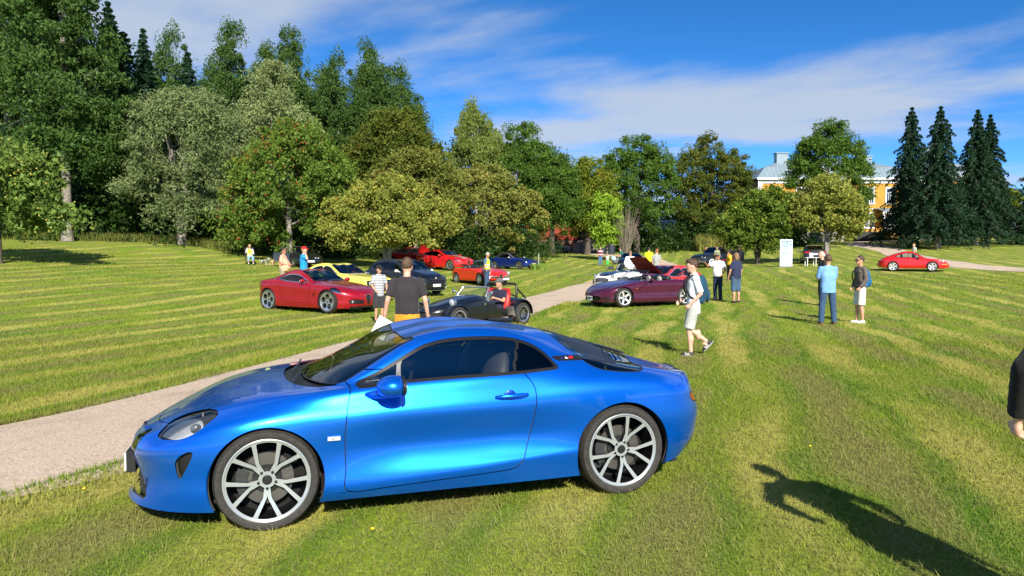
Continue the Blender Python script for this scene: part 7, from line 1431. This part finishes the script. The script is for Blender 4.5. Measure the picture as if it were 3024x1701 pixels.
tree('apple_tree', 'rusty-leaved fruit tree behind the pale apple tree', -7.8, 60, 9.5, [blob(0, 6.2, 3.2, 2.6), blob(2.2, 5.4, 2.4, 2.4), blob(-2.0, 5.4, 2.4, 2.4), blob(.4, 8.0, 2.2, 1.3)], 24000, .125, leaf_mat('rusty', (.08, .11, .02), (.21, .23, .05), (.32, .20, .05)), .7, 240, .18, 7.4, BARKG)
tree('birch_tree', 'weeping yellow-green birch in the gap of sky', -4.6, 95, 19.2, [blob(0, 12.8, 3.2, 4.0), blob(-1.8, 10.5, 2.6, 3.6), blob(2.0, 11.4, 2.6, 3.8), blob(-.4, 16.4, 1.8, 2.0)], 28000, .12, G_BIRCHP, .8, 170, .2, 19.5, BARKW, droop=.75, flat=1.7, limbs=12)
for lab, x, y, h, w, mt_ in [('dark round maple beside the weeping birch', .8, 96, 17.4, 4.4, G_MAPLE), ('lower dark maple sloping to the barn', 5.0, 94, 13.4, 3.4, G_MAPLE), ('yellowing maple before the red barn', 9.9, 97, 13.0, 3.4, G_MAPLEY), ('large dome-shaped green maple with a double trunk', 17.2, 102, 16.6, 5.3, G_MAPLE), ('dark broad maple beside the manor', 28.3, 106, 16.6, 5.6, G_MAPLEO)]:
    tree('maple_tree', lab, x, y, h, [blob(0, h * .52, w, h * .30), blob(-w * .5, h * .42, w * .62, h * .22), blob(w * .55, h * .45, w * .62, h * .24), blob(.2, h * .80, w * .62, h * .17), blob(-w * .45, h * .66, w * .55, h * .18), blob(w * .5, h * .68, w * .5, h * .17), blob(0, h * .28, w * .7, h * .14)], 52000, .13, mt_, 1.0, 320, .38, h * .7, BARK, limbs=12, stems=((.3, 0),) if w < 5.1 else ((.4, 0), (-.6, .2)), first=.42)
tree('young_tree', 'small bright green tree by the path', 10.3, 80, 7.4, [blob(0, 4.2, 1.9, 2.6), blob(.3, 2.4, 1.6, 1.4), blob(-.3, 5.8, 1.1, 1.3)], 13000, .14, G_LIME, .6, 120, .1, 6.0, BARKG)
rt = empty('bare_shrub', (12.1, 79, gz(12.1, 79)), 0, 'bare grey twiggy shrub beside the bright green tree', 'shrub'); m = MB()
for k in range(170):
    a, t = rng.random() * 6.28, rng.random(); d = Vector((math.cos(a) * (.05 + .15 * t) + rng.normal() * .05, math.sin(a) * (.05 + .15 * t), 1)); L_ = 2.4 + 3.6 * rng.random(); b = Vector((math.cos(a) * .3 * t, math.sin(a) * .3 * t, 0)); m.tube([b, b + d * L_ * .5, b + d * L_ + Vector((math.cos(a) * .3, math.sin(a) * .3, 0))], [.022, .014, .006], 4)
m.build('twigs', P('twig_grey', (.22, .185, .14), .9), rt)
# before the manor
tree('maple_tree', 'maple with scalloped dark crown in front of the manor', 36.6, 86, 15.6, [blob(0, 9.4, 3.6, 4.0), blob(-2.6, 8.4, 2.2, 2.6), blob(2.8, 7.6, 2.2, 3.0), blob(.2, 12.8, 2.2, 2.0), blob(-2.2, 11.2, 1.6, 1.6), blob(2.6, 10.8, 1.6, 1.8), blob(3.2, 4.6, 1.6, 2.0)], 44000, .12, G_MAPLE, .9, 280, .3, 11.5, first=.4)
tree('apple_tree', 'bright yellow-green apple tree beside the white banner', 27.0, 63.5, 7.6, [blob(0, 4.4, 2.7, 2.3), blob(-1.7, 4.0, 1.8, 1.6), blob(1.5, 3.6, 1.9, 1.7), blob(.3, 6.1, 1.8, 1.2), blob(1.7, 2.5, 1.1, .9)], 26000, .12, G_APPLE, .65, 260, .14, 5.4, BARKG, stems=((.2, 0), (-.2, .1)), first=.42, fruit=(APPLES, 150, .055))
tree('apple_tree', 'dark spreading apple tree between the pickup and the banner', 21.6, 65, 7.0, [blob(0, 3.4, 2.7, 2.3), blob(-1.9, 2.8, 1.8, 1.6), blob(2.3, 4.4, 2.2, 1.7), blob(.8, 5.2, 2.0, 1.4), blob(-.6, 1.9, 2.2, 1.1)], 30000, .12, leaf_mat('apple_dim', (.051, .102, .014), (.145, .217, .029), (.319, .319, .043)), .7, 270, .16, 4.6, BARK, stems=((.5, 0), (-.9, 0)), first=.25)
GS0 = []
for lab, x, y, h, r in [('spruce nearest the manor porch', 47.2, 88, 16.3, 3.6), ('tall spruce with a bare lower trunk', 46.3, 80.5, 15.4, 3.5), ('taller spire of the paired spruces', 52.8, 84.5, 15.4, 3.7), ('shorter spire of the paired spruces', 55.2, 86.0, 15.0, 3.4), ('spruce at the far end of the garden', 60.0, 84, 12.0, 3.6), ('spruce beyond the garden end', 66.0, 88, 15.0, 3.8)]:
    if len(GS0) >= 3: q0, h0, r0 = GS0[int(x) % 3]; c_ = copy_tree(q0); c_.location = (x, y, gz(x, y)); c_.rotation_euler = (0, 0, x); c_.scale = (r / r0, r / r0, h / h0); c_['label'] = lab; continue
    GS0.append((spruce(lab, x, y, h, r, 36000, base=1.7), h, r))
tree('maple_tree', 'yellow-green tree behind the garden spruces', 64.0, 100, 10, [blob(0, 5.5, 3.4, 3.2), blob(2, 4.5, 2.6, 2.6)], 10000, .2, G_MAPLEY, .9, 90, .22)
# woodland masses nobody could count
def woodland(name, label, pts, n, size, mat, hmin, hmax, r):
    C = []
    P_ = np.array(pts, float); k = rng.integers(0, len(P_) - 1, 900); t = rng.random(900)[:, None]; c = P_[k] * (1 - t) + P_[k + 1] * t; c = c + rng.normal(size=(900, 2)) * [1.5, 4.0]; top_ = hmin + (hmax - hmin) * rng.random(900); zc = rng.random(900) * top_
    i = rng.integers(0, 900, n); q = unit(n) * (rng.random(n) ** .5)[:, None] * r; g_ = gza(c[:, 0], c[:, 1]); C = np.stack([c[i, 0], c[i, 1], g_[i] + zc[i]], -1) + q; C[:, 2] = np.maximum(C[:, 2], g_[i] + .1)
    V_, F_ = leaf_cards(C, size); return tag(link(name, np_mesh(name, V_, F_, mat)), label, kind='stuff')
woodland('woodland', 'dark wood closing the left side behind the birches', [(-75, 70), (-52, 78), (-35, 84), (-20, 92), (-6, 104)], 72000, .27, G_DARK, 6, 15, 2.2)
woodland('woodland', 'low dark wood behind the willow and apple trees', [(-60, 60), (-40, 58), (-28, 60), (-14, 62), (-2, 70), (2, 90)], 64000, .14, G_DARK, 1.5, 5.5, 1.5)
woodland('woodland', 'far tree line behind the barn and manor', [(-8, 128), (10, 126), (30, 124), (46, 130), (80, 128), (110, 118)], 45000, .34, G_DARK, 3, 9, 2.0)
woodland('woodland', 'dark thicket under the maples beside the manor', [(16, 108), (24, 107), (34, 105), (38, 100)], 30000, .18, G_DARK, 1.5, 4.5, 1.4)
def weeds(label, x0, x1, y, n, h, mat=G_WEED):
    X = x0 + (x1 - x0) * rng.random(n); Y = y + rng.normal(size=n) * .8; Z = gza(X, Y); a = rng.random(n) * 6.28; H_ = h * (.5 + .8 * rng.random(n)); w = .035
    base = np.stack([X, Y, Z], -1); sd2 = np.stack([np.cos(a) * w, np.sin(a) * w, a * 0], -1); tip = base + np.stack([rng.normal(size=n) * .12, rng.normal(size=n) * .12, H_], -1)
    V_ = np.stack([base - sd2, base + sd2, tip], 1).reshape(-1, 3); return tag(link('tall_weeds', np_mesh('tall_weeds', V_, np.arange(len(V_)).reshape(-1, 3), mat)), label, kind='stuff')
weeds('yellowing tall weeds under the maple beside the manor', 24.5, 29.5, 98.5, 2600, 1.9); weeds('unmown strip along the dark wood', -36, -18, 54.5, 7000, .55, leaf_mat('strip', (.058, .087, .017), (.174, .189, .043)))
weeds('tuft of long grass round the grey post', 1.55, 2.6, 57.0, 900, .45, leaf_mat('tuft', (.102, .189, .022), (.246, .348, .058)))
# ---------------------------------------------------------------- the yellow manor
def manor():
    hx, hy = 43.0, 106.0; z = gz(50, 104) - .2; rt = empty('manor_house', (hx, hy, z), 0, 'two-storey yellow wooden manor with white corners and pale blue metal roof', 'house')
    YW = P('yellow_board', (.46, .25, .035), .8, noise=(.8, .10)); t = YW.node_tree; b = t.nodes['Principled BSDF']
    tcn = t.nodes.new('ShaderNodeTexCoord'); wv = t.nodes.new('ShaderNodeTexWave'); wv.bands_direction = 'Z'; wv.inputs['Scale'].default_value = 2.2; wv.wave_profile = 'SAW'; t.links.new(tcn.outputs['Object'], wv.inputs['Vector']); bp = t.nodes.new('ShaderNodeBump'); bp.inputs['Strength'].default_value = .5; bp.inputs['Distance'].default_value = .03; t.links.new(wv.outputs['Fac'], bp.inputs['Height']); t.links.new(bp.outputs[0], b.inputs['Normal'])
    WT = P('white_trim', (.72, .73, .74), .6); RF = P('roof_metal', (.20, .27, .32), .5, .1, noise=(.5, .08)); ST = P('stone_base', (.22, .20, .19), .9, noise=(2, .25), bump=(6, .6)); GW = P('house_glass', (.05, .06, .07), .08, 0, .6); DKW = P('dark_steps', (.030, .030, .032), .85)
    Z0, Z1 = 1.6, 9.0
    # volumes: main block (x -1.5..19.5), projecting wing (x 13.6..22)
    def wall(x0, x1, y0, y1, nm='wall'): m = MB(); m.box(((x0 + x1) / 2, (y0 + y1) / 2, (Z0 + Z1) / 2), (x1 - x0, y1 - y0, Z1 - Z0)); return m.build(nm, YW, rt)
    wall(-7.8, 13.9, 0, 11); wall(13.9, 22.0, -2.6, 11)
    m = MB(); m.box((3.05, 5.5, .7), (21.9, 11.2, 1.8)); m.build('stone_base', ST, rt); m = MB(); m.box((17.95, 4.2, .7), (8.3, 13.8, 1.8)); m.build('stone_base', ST, rt)
    def strip(nm, c, d): m = MB(); m.box(c, d); m.build(nm, WT, rt)
    for x, y in ((-7.6, -.03), (13.6, -.03), (14.1, -2.63), (21.8, -2.63)): strip('corner_board', (x, y, (Z0 + Z1) / 2), (.62, .12, Z1 - Z0))
    strip('corner_board', (13.87, -1.3, (Z0 + Z1) / 2), (.10, .5, Z1 - Z0))
    for x0, x1, y in ((-7.9, 13.9, -.06), (13.7, 22.1, -2.66)):
        strip('frieze', ((x0 + x1) / 2, y, Z1 - .28), (x1 - x0, .14, .5)); strip('string_course', ((x0 + x1) / 2, y + .01, 4.85), (x1 - x0, .10, .16)); strip('cornice', ((x0 + x1) / 2, y - .22, Z1 + .04), (x1 - x0 + .5, .55, .16))
    # mansard-hip roofs: eaves -> break -> ridge
    def roof(x0, x1, y0, y1, zr, tag_='roof'):
        e = .45; bz = Z1 + 1.9; bi = 1.25; ri = (y1 - y0) / 2 - .4
        r0 = [(x0 - e, y0 - e, Z1 + .12), (x1 + e, y0 - e, Z1 + .12), (x1 + e, y1 + e, Z1 + .12), (x0 - e, y1 + e, Z1 + .12)]; r1 = [(x0 + bi, y0 + bi, bz), (x1 - bi, y0 + bi, bz), (x1 - bi, y1 - bi, bz), (x0 + bi, y1 - bi, bz)]; cy = (y0 + y1) / 2; r2 = [(x0 + ri, cy - .2, zr), (x1 - ri, cy - .2, zr), (x1 - ri, cy + .2, zr), (x0 + ri, cy + .2, zr)]
        m = MB(); V_ = r0 + r1 + r2; m.add(V_, [(0, 1, 5, 4), (1, 2, 6, 5), (2, 3, 7, 6), (3, 0, 4, 7), (4, 5, 9, 8), (5, 6, 10, 9), (6, 7, 11, 10), (7, 4, 8, 11), (8, 9, 10, 11)]); ro = m.build(tag_, RF, rt)
        # standing seams on the front slopes, gutter
        for k in range(int((x1 - x0) / .62)):
            x = x0 + .3 + k * .62; a = max(0, min(1, (x - x0) / (bi + e))) if x < x0 + bi else (max(0, min(1, (x1 - x) / (bi + e))) if x > x1 - bi else 1)
            p0, p1 = Vector((x, y0 - e, Z1 + .13)), Vector((x, y0 - e + (bi + e) * a, Z1 + .13 + (bz - Z1 - .12) * a)); q = MB(); q.tube([p0, p1], .028, 4); q.build('roof_seam', RF, ro)
            if x0 + ri < x < x1 - ri: q = MB(); q.tube([Vector((x, y0 + bi, bz + .01)), Vector((x, cy - .2, zr + .01))], .028, 4); q.build('roof_seam', RF, ro)
        q = MB(); q.tube([(x0 - e, y0 - e - .06, Z1 + .16), (x1 + e, y0 - e - .06, Z1 + .16)], .075, 6); q.build('gutter', WT, ro); q = MB(); q.box(((x0 + x1) / 2, y0 + bi, bz), (x1 - x0 - 2 * bi, .10, .06)); q.build('roof_break', RF, ro); return ro
    r_ = roof(-7.8, 13.9, 0, 11, Z1 + 3.4); roof(13.9, 22.0, -2.6, 9, Z1 + 3.3, 'wing_roof')
    m = MB(); m.box((1.2, .75, Z1 + 1.15), (1.5, 1.6, 1.3)); m.build('dormer', WT, r_)
    m = MB(); m.tube([(1.2, -.1, Z1 + 1.0), (1.2, -.12, Z1 + 1.0)], .36, 16); m.build('dormer_window', GW, r_)
    for x, y, w, hh in ((-3.2, 4, 1.7, 1.9), (10.3, 6, 1.2, 1.7), (18.6, 3.5, 2.1, 2.6)): m = MB(); m.box((x, y, Z1 + 2.9 + hh / 2 - .6), (w, 1.2, hh)); m.box((x, y, Z1 + 2.9 + hh - .6 + .06), (w + .25, 1.45, .14)); m.build('chimney', RF, r_)
    # windows
    def window(x, y, zc, w=1.15, hh=2.0):
        m = MB(); m.box((x, y - .02, zc), (w, .10, hh)); wo = m.build('window', GW, rt)
        m = MB(); f = .17
        for c, d in (((x, y - .09, zc + hh / 2 + f / 2), (w + 2 * f, .14, f * 1.2)), ((x, y - .09, zc - hh / 2 - f / 2), (w + 2 * f + .1, .18, f)), ((x - w / 2 - f / 2, y - .09, zc), (f, .13, hh)), ((x + w / 2 + f / 2, y - .09, zc), (f, .13, hh))): m.box(c, d)
        m.build('window_frame', WT, wo); m = MB(); m.box((x, y - .085, zc), (.09, .06, hh)); m.box((x, y - .087, zc + hh * .2), (w, .06, .08)); m.box((x - w * .25, y - .086, zc - hh * .15), (.04, .05, hh * .7)); m.box((x + w * .25, y - .086, zc - hh * .15), (.04, .05, hh * .7)); m.build('glazing_bar', WT, wo)
    for x in (-5.2, -1.8, 1.6, 5.0, 8.0, 11.0): window(x, 0, 6.7, 1.15, 2.1); window(x, 0, 3.2)
    window(15.6, -2.6, 6.7); window(20.0, -2.6, 6.7); window(17.8, -2.6, 6.7); window(17.8, -2.6, 3.2); window(20.0, -2.6, 3.2)
    # porch in the angle
    m = MB(); m.add([(8.6, -2.9, 4.35), (13.6, -2.9, 4.35), (13.6, 0, 4.95), (8.6, 0, 4.95), (8.6, -2.9, 4.25), (13.6, -2.9, 4.25)], [(0, 1, 2, 3), (4, 5, 1, 0)]); pr = m.build('porch_roof', RF, rt); strip('porch_beam', (11.1, -2.75, 4.1), (5.0, .22, .3))
    m = MB(); m.box((11.1, -1.4, 1.35), (5.0, 2.8, .30)); m.build('porch_floor', YW, rt); m = MB(); m.box((11.1, -2.82, 1.0), (5.0, .06, .75)); m.build('porch_skirt', YW, rt)
    for x in (8.8, 13.4): m = MB(); m.tube([(x, -2.7, 1.5), (x, -2.7, 4.0)], .16, 10); m.build('porch_column', WT, rt, 60)
    m = MB(); m.box((11.1, -.04, 2.75), (1.5, .10, 2.4)); dr = m.build('porch_door', GW, rt); m = MB()
    for c, d in (((10.2, -.1, 2.8), (.22, .14, 2.7)), ((12.0, -.1, 2.8), (.22, .14, 2.7)), ((11.1, -.1, 4.02), (1.9, .14, .2)), ((11.1, -.1, 2.8), (.12, .1, 2.4)), ((11.1, -.1, 3.3), (1.5, .1, .1))): m.box(c, d)
    m.build('door_frame', WT, dr)
    m = MB(); m.box((11.5, -2.75, 2.45), (4.0, .09, .10)); m.box((11.5, -2.75, 1.62), (4.0, .07, .08)); ra = m.build('railing', WT, rt)
    for k in range(20): m = MB(); m.box((9.6 + k * .2, -2.75, 2.03), (.06, .05, .78)); m.build('baluster', WT, ra)
    # stair going down to the left, with white handrail
    for k in range(8): m = MB(); m.box((8.2 - k * .42, -1.9, 1.35 - k * .19), (.46, 1.9, .10)); m.build('step', DKW, rt)
    m = MB(); m.box((6.6, -1.0, .75), (3.6, .1, 1.5)); m.build('stair_side', DKW, rt)
    m = MB(); m.tube([(8.9, -2.9, 2.5), (10.4, -4.4, .85)], .06, 6); m.tube([(8.9, -2.9, 1.75), (10.4, -4.4, .35)], .05, 6); m.tube([(10.4, -4.4, -.1), (10.4, -4.4, .95)], .06, 6); m.tube([(9.6, -3.6, .4), (9.6, -3.6, 1.7)], .05, 6); m.build('handrail', WT, rt)
    m = MB(); m.tube([(13.75, -.35, Z1), (13.75, -.35, Z0)], .07, 8); m.tube([(-7.9, -.2, Z1), (-7.9, -.2, Z0)], .07, 8); m.build('downpipe', WT, rt, 60)
    m = MB(); m.tube([(15.2, 4, Z1 + 3), (15.2, 4, Z1 + 9.6)], .035, 6)
    for zz in (8.4, 9.3): m.tube([(14.6, 4, Z1 + zz), (15.9, 4, Z1 + zz + .12)], .02, 4)
    m.build('aerial', P('aerial_grey', (.12, .12, .13), .5, .5), rt)
    return rt
manor()
# garden tables before the manor
GP = P('white_garden_paint', (.66, .68, .70), .6)
def garden_table(label, x, y, n=0):
    e = empty('garden_table', (x, y, gz(x, y)), .1 * n, label, 'table'); m = MB(); m.box((0, 0, .74), (1.3, .8, .05)); m.build('table_top', GP, e)
    for s in (1, -1): m = MB(); m.tube([(s * .45, 0, 0), (s * .45, 0, .72)], [.16, .09], 8); m.build('leg', GP, e)
    for s in (1, -1):
        b = empty('garden_bench', (x + s * 1.35, y, gz(x + s * 1.35, y)), 0, 'white garden seat at the white table below the porch' if n == 0 else 'white garden seat at the white table under the spruces', 'bench', 'white garden seats'); m = MB(); m.box((0, 0, .42), (.75, .4, .06)); m.build('seat', GP, b); m = MB(); m.tube([(0, 0, 0), (0, 0, .4)], [.15, .10], 8); m.build('leg', GP, b)
garden_table('white ornate garden table below the manor porch', 54.8, 101.0); garden_table('white garden table under the spruces', 59.6, 101.2, 1)
# ---------------------------------------------------------------- red barn with ramp, and the low building behind the dome maple
def barn():
    x, y = 9.5, 112.0; rt = empty('red_barn', (x, y, gz(x, y) - .3), R(-8), 'red timber barn with a plank ramp up to its doorway', 'barn'); RB_ = P('falu_red', (.26, .040, .018), .85, noise=(1.5, .15)); t = RB_.node_tree; b = t.nodes['Principled BSDF']; tcn = t.nodes.new('ShaderNodeTexCoord'); wv = t.nodes.new('ShaderNodeTexWave'); wv.bands_direction = 'X'; wv.inputs['Scale'].default_value = 1.6; t.links.new(tcn.outputs['Object'], wv.inputs['Vector']); bp = t.nodes.new('ShaderNodeBump'); bp.inputs['Strength'].default_value = .6; bp.inputs['Distance'].default_value = .04; t.links.new(wv.outputs['Fac'], bp.inputs['Height']); t.links.new(bp.outputs[0], b.inputs['Normal'])
    ST = P('barn_stone', (.30, .17, .12), .9, noise=(2, .3), bump=(5, .6)); WD = P('ramp_planks', (.22, .18, .15), .9, noise=(3, .2)); RF = P('barn_roof', (.20, .20, .20), .7)
    m = MB(); m.box((-4.0, 4, 3.4), (7, 7, 3.0)); m.build('wall', RB_, rt); m = MB(); m.box((2.2, 4, 4.4), (5.6, 7.6, 5.0)); m.build('wall', RB_, rt)
    m = MB(); m.box((-1, 4, 1.0), (13.2, 7.4, 2.0)); m.build('stone_base', ST, rt)
    m = MB(); m.add([(-.9, .0, 6.8), (5.3, .0, 6.8), (2.2, .0, 9.2), (-.9, 8, 6.8), (5.3, 8, 6.8), (2.2, 8, 9.2)], [(0, 1, 2), (3, 5, 4), (0, 2, 5, 3), (1, 4, 5, 2)], 0); m.build('gable', RB_, rt)
    m = MB(); m.add([(-1.4, -.5, 6.5), (2.2, -.5, 9.35), (2.2, 8.4, 9.35), (-1.4, 8.4, 6.5)], [(0, 1, 2, 3)]); m.add([(5.8, -.5, 6.5), (2.2, -.5, 9.35), (2.2, 8.4, 9.35), (5.8, 8.4, 6.5)], [(3, 2, 1, 0)]); m.add([(-8.2, -.2, 4.1), (-7.0, -.2, 5.6), (.4, -.2, 5.6), (.4, 8, 5.6), (-7, 8, 5.6)], [(1, 2, 3, 4)]); m.build('roof', RF, rt)
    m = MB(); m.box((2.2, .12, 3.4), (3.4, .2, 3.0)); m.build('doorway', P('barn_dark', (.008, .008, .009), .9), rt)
    m = MB(); m.add([(.4, 0.1, 2.0), (4.0, 0.1, 2.0), (4.4, -7.5, .15), (.0, -7.5, .15), (.4, .1, 1.8), (4.0, .1, 1.8), (4.4, -7.5, -.1), (0, -7.5, -.1)], [(0, 3, 2, 1), (3, 7, 6, 2), (0, 4, 7, 3), (1, 2, 6, 5)]); m.build('ramp', WD, rt)
    m = MB()
    for a, b_ in (((.3, .1, 3.2), (-.1, -7.3, 1.2)), ((.3, .1, 2.7), (-.1, -7.3, .8)), ((-.1, -7.3, 0), (-.1, -7.3, 1.3)), ((.1, -3.6, 1), (.1, -3.6, 2.3))): m.tube([a, b_], .07, 6)
    m.build('ramp_rail', P('rail_red', (.30, .09, .05), .8), rt)
barn()
lb = empty('low_building', (20.6, 116, gz(20.6, 116) - .2), R(-18), 'low outbuilding with a pale metal roof behind the dome maple', 'building'); m = MB(); m.box((0, 0, 1.4), (9, 6, 2.8)); m.build('wall', P('grey_board', (.16, .13, .11), .9), lb); m = MB(); m.add([(-5, -4.4, 1.2), (5, -4.4, 1.2), (5, 0, 4.6), (-5, 0, 4.6), (5, 4, 2.4), (-5, 4, 2.4)], [(0, 1, 2, 3), (3, 2, 4, 5)]); m.build('roof', P('roof_pale', (.40, .48, .52), .5, .2), lb)
# chained posts, dark bins, red pump by the barn
for k, x in enumerate((9.6, 11.6, 5.0)):
    e = empty('chain_post', (x, 103.0, gz(x, 103.0)), 0, 'dark iron post with hanging chain beside the barn ramp', 'post', 'chained posts by the ramp'); m = MB(); m.tube([(0, 0, -.1), (0, 0, 1.1)], .11, 8); m.ell((0, 0, 1.12), (.14, .14, .08), 10, 6); m.build('post', SATIN, e, 60); m = MB(); m.tube([(0, 0, 1.0), (.5, 0, .7), (1.0, 0, .6), (1.5, 0, .7), (1.98, 0, 1.0)], .03, 5); m.build('chain', SATIN, e)
for k, x in enumerate((12.0, 13.2)):
    e = empty('waste_bin', (x, 98.5, gz(x, 98.5)), 0, 'round dark blue bin under the yellowing maple', 'bin', 'dark bins under the maple'); m = MB(); m.lathe([(.0, 0), (.50, 0), (.55, 1.15), (0, 1.15)], 'z', 18); m.build('body', P('bin_blue', (.022, .030, .05), .5), e, 40); m = MB(); m.lathe([(.58, 1.1), (.60, 1.22), (.40, 1.42), (0, 1.48)], 'z', 18); m.build('lid', P('bin_lid', (.03, .032, .04), .45), e, 60)
e = empty('fuel_pump', (1.2, 104, gz(1.2, 104)), 0, 'old dark red fuel pump by the fence', 'pump'); m = MB(); m.box((0, 0, .9), (.55, .5, 1.8)); m.build('cabinet', P('pump_red', (.20, .012, .012), .5), e); m = MB(); m.lathe([(0, .02), (.20, 0)], 'y', 16, 0, (0, -.26, 1.45)); m.build('dial', PLATEW, e); m = MB(); m.tube([(.3, -.1, 1.2), (.42, -.1, .8), (.3, -.1, .5)], .03, 6); m.build('hose', SATIN, e)
e = empty('rail_fence', (3.6, 105, gz(3.6, 105)), 0, 'low dark red rail fence beside the fuel pump', 'fence')
for k in range(4): m = MB(); m.box((-2.4 + k * 1.5, 0, .55), (.16, .16, 1.1)); m.build('post', P('fence_red', (.12, .015, .015), .7), e)
for k in range(2): m = MB(); m.box((-.1, -.1, .55 + k * .35), (4.9, .06, .18)); m.build('rail', P('fence_red', (.12, .015, .015), .7), e)
# ---------------------------------------------------------------- banner, table, pushchair, post, flowers
bx, by = 20.75, 56.0; e = empty('roll_up_banner', (bx, by, gz(bx, by)), R(6), 'tall white roll-up banner with blue sketches beside the apple tree', 'banner')
m = MB(); m.box((0, 0, 1.06), (.98, .012, 2.02)); sheet = m.build('banner_sheet', P('banner_white', (.56, .63, .74), .6), e); m = MB(); m.box((0, .02, .03), (1.04, .22, .07)); m.build('foot', SILVER, e); m = MB(); m.tube([(0, .04, .05), (0, .04, 2.06)], .015, 6); m.build('support_pole', SILVER, e)
BB = P('print_blue', (.10, .20, .42), .6); BN_ = P('print_navy', (.035, .06, .13), .6); BP_ = P('print_pale', (.24, .37, .62), .6)
def flat(nm, x, z, w, hh, mt_, dy=.0): m = MB(); m.box((x, -.0075 - dy, z), (w, .002, hh)); m.build(nm, mt_, sheet)
for k, (xx, ww) in enumerate(((-.30, .16), (-.12, .14), (.05, .13), (.20, .10), (.33, .12))): flat('heading_print', xx, 1.90 - .01 * (k % 2), ww, .085, BN_)
for k in range(60): a, r_ = rng.random() * 6.28, rng.random() ** .5; m = MB(); m.ell((math.cos(a) * r_ * .42, -.007, 1.70 + math.sin(a) * r_ * .20), (.055, .003, .03), 6, 4); m.build('leaf_print', BB if k % 2 else BP_, sheet)
for x in (-.14, -.02, .12): flat('trunk_print', x, 1.52, .022, .26, BN_)
flat('house_print', .04, 1.50, .20, .14, BP_, .001); flat('script_print', .06, 1.30, .62, .018, BP_); flat('script_print', .10, 1.22, .5, .014, BP_)
m = MB(); m.ell((-.20, -.007, 1.05), (.20, .003, .11), 16, 8); m.ell((.10, -.006, 1.02), (.30, .003, .05), 16, 8); m.build('car_print', BP_, sheet); flat('wave_print', 0, .84, .94, .05, BP_); flat('line_print', .0, .78, .96, .010, BB)
m = MB(); m.tube([(-.42, -.009, .60), (-.25, -.009, .66), (-.12, -.009, .70), (.0, -.009, .66), (.05, -.009, .60)], .008, 4); m.tube([(-.42, -.009, .58), (-.3, -.009, .60), (-.2, -.009, .56)], .008, 4); m.build('sketch_line', BN_, sheet); flat('line_print', .0, .50, .96, .010, BB); flat('logo_frame', -.26, .32, .17, .13, BN_); flat('logo_inner', -.26, .32, .12, .09, P('banner_white', (.56, .63, .74), .6), .0015)
for zz in (.36, .31, .26): flat('script_print', .12, zz, .40, .014, BP_)
flat('script_print', 0, .16, .66, .02, BB)
tx, ty = 22.6, 56.0; e = empty('folding_table', (tx, ty, gz(tx, ty)), R(4), 'small white folding table standing on the grass beside the banner', 'table'); m = MB(); m.box((0, 0, .64), (.98, .55, .04)); m.build('table_top', GP, e)
for sx_ in (-.33, .33):
    for sy_ in (-.2, .2): m = MB(); m.tube([(sx_, sy_, 0), (sx_, sy_, .63)], .028, 6); m.build('leg', GP, e, 60)
m = MB(); m.box((.05, 0, 0), (.26, .02, .34)); o = tag(m.build('sign_card', PLATEW, None, None, (tx, ty, gz(tx, ty) + .82), (R(-8), 0, R(4))), 'white card standing on the folding table', 'sign'); flat2 = MB(); flat2.box((.05, -.012, -.06), (.12, .003, .05)); flat2.build('print', P('print_grey', (.3, .3, .32), .6), o)
e = empty('pushchair', (8.15, 58.6, gz(8.15, 58.6)), R(200), 'black pushchair with a pale blue canopy', 'pushchair'); m = MB(); m.tube([(-.35, 0, .25), (.2, 0, .55), (.45, 0, 1.0)], .02, 6); m.tube([(.35, 0, .12), (-.1, 0, .7)], .02, 6); m.build('frame', SATIN, e, 60); m = MB(); m.ell((-.05, 0, .62), (.28, .22, .20), 12, 8); m.build('seat', P('buggy_grey', (.10, .10, .11), .8), e, 180); m = MB(); m.ell((.12, 0, .86), (.24, .24, .20), 12, 8); m.build('canopy', P('canopy_blue', (.36, .55, .60), .7), e, 180)
for xx, yy in ((-.35, .2), (-.35, -.2), (.35, .24), (.35, -.24)): m = MB(); m.lathe([(.05, -.02), (.13, -.02), (.13, .02), (.05, .02)], 'y', 14, 0, (xx, yy, .13)); m.build('wheel', RUBBER, e, 40)
m = MB(); m.tube([(0, 0, -.1), (0, 0, 1.25)], .045, 8); tag(m.build('marker_post', P('post_weathered', (.32, .31, .29), .8), None, 60, (2.05, 57.0, gz(2.05, 57.0))), 'weathered grey post in long grass before the navy convertible', 'post')
# yellow flower heads and clover leaves in the near lawn
for x, y in ((-3.05, 5.2), (-.85, 4.42), (2.6, 6.4)):
    e = empty('dandelion', (x, y, 0), 0, 'small yellow flower in the lawn grass', 'flower', 'yellow lawn flowers'); m = MB(); m.tube([(0, 0, 0), (.005, 0, .05)], .003, 5); m.build('stem', leaf_mat('stem', (.06, .12, .02), (.1, .18, .03)), e); m = MB(); m.ell((.005, 0, .055), (.013, .013, .007), 10, 6); m.build('flower_head', P('petal_yellow', (.80, .52, .02), .7), e, 180)
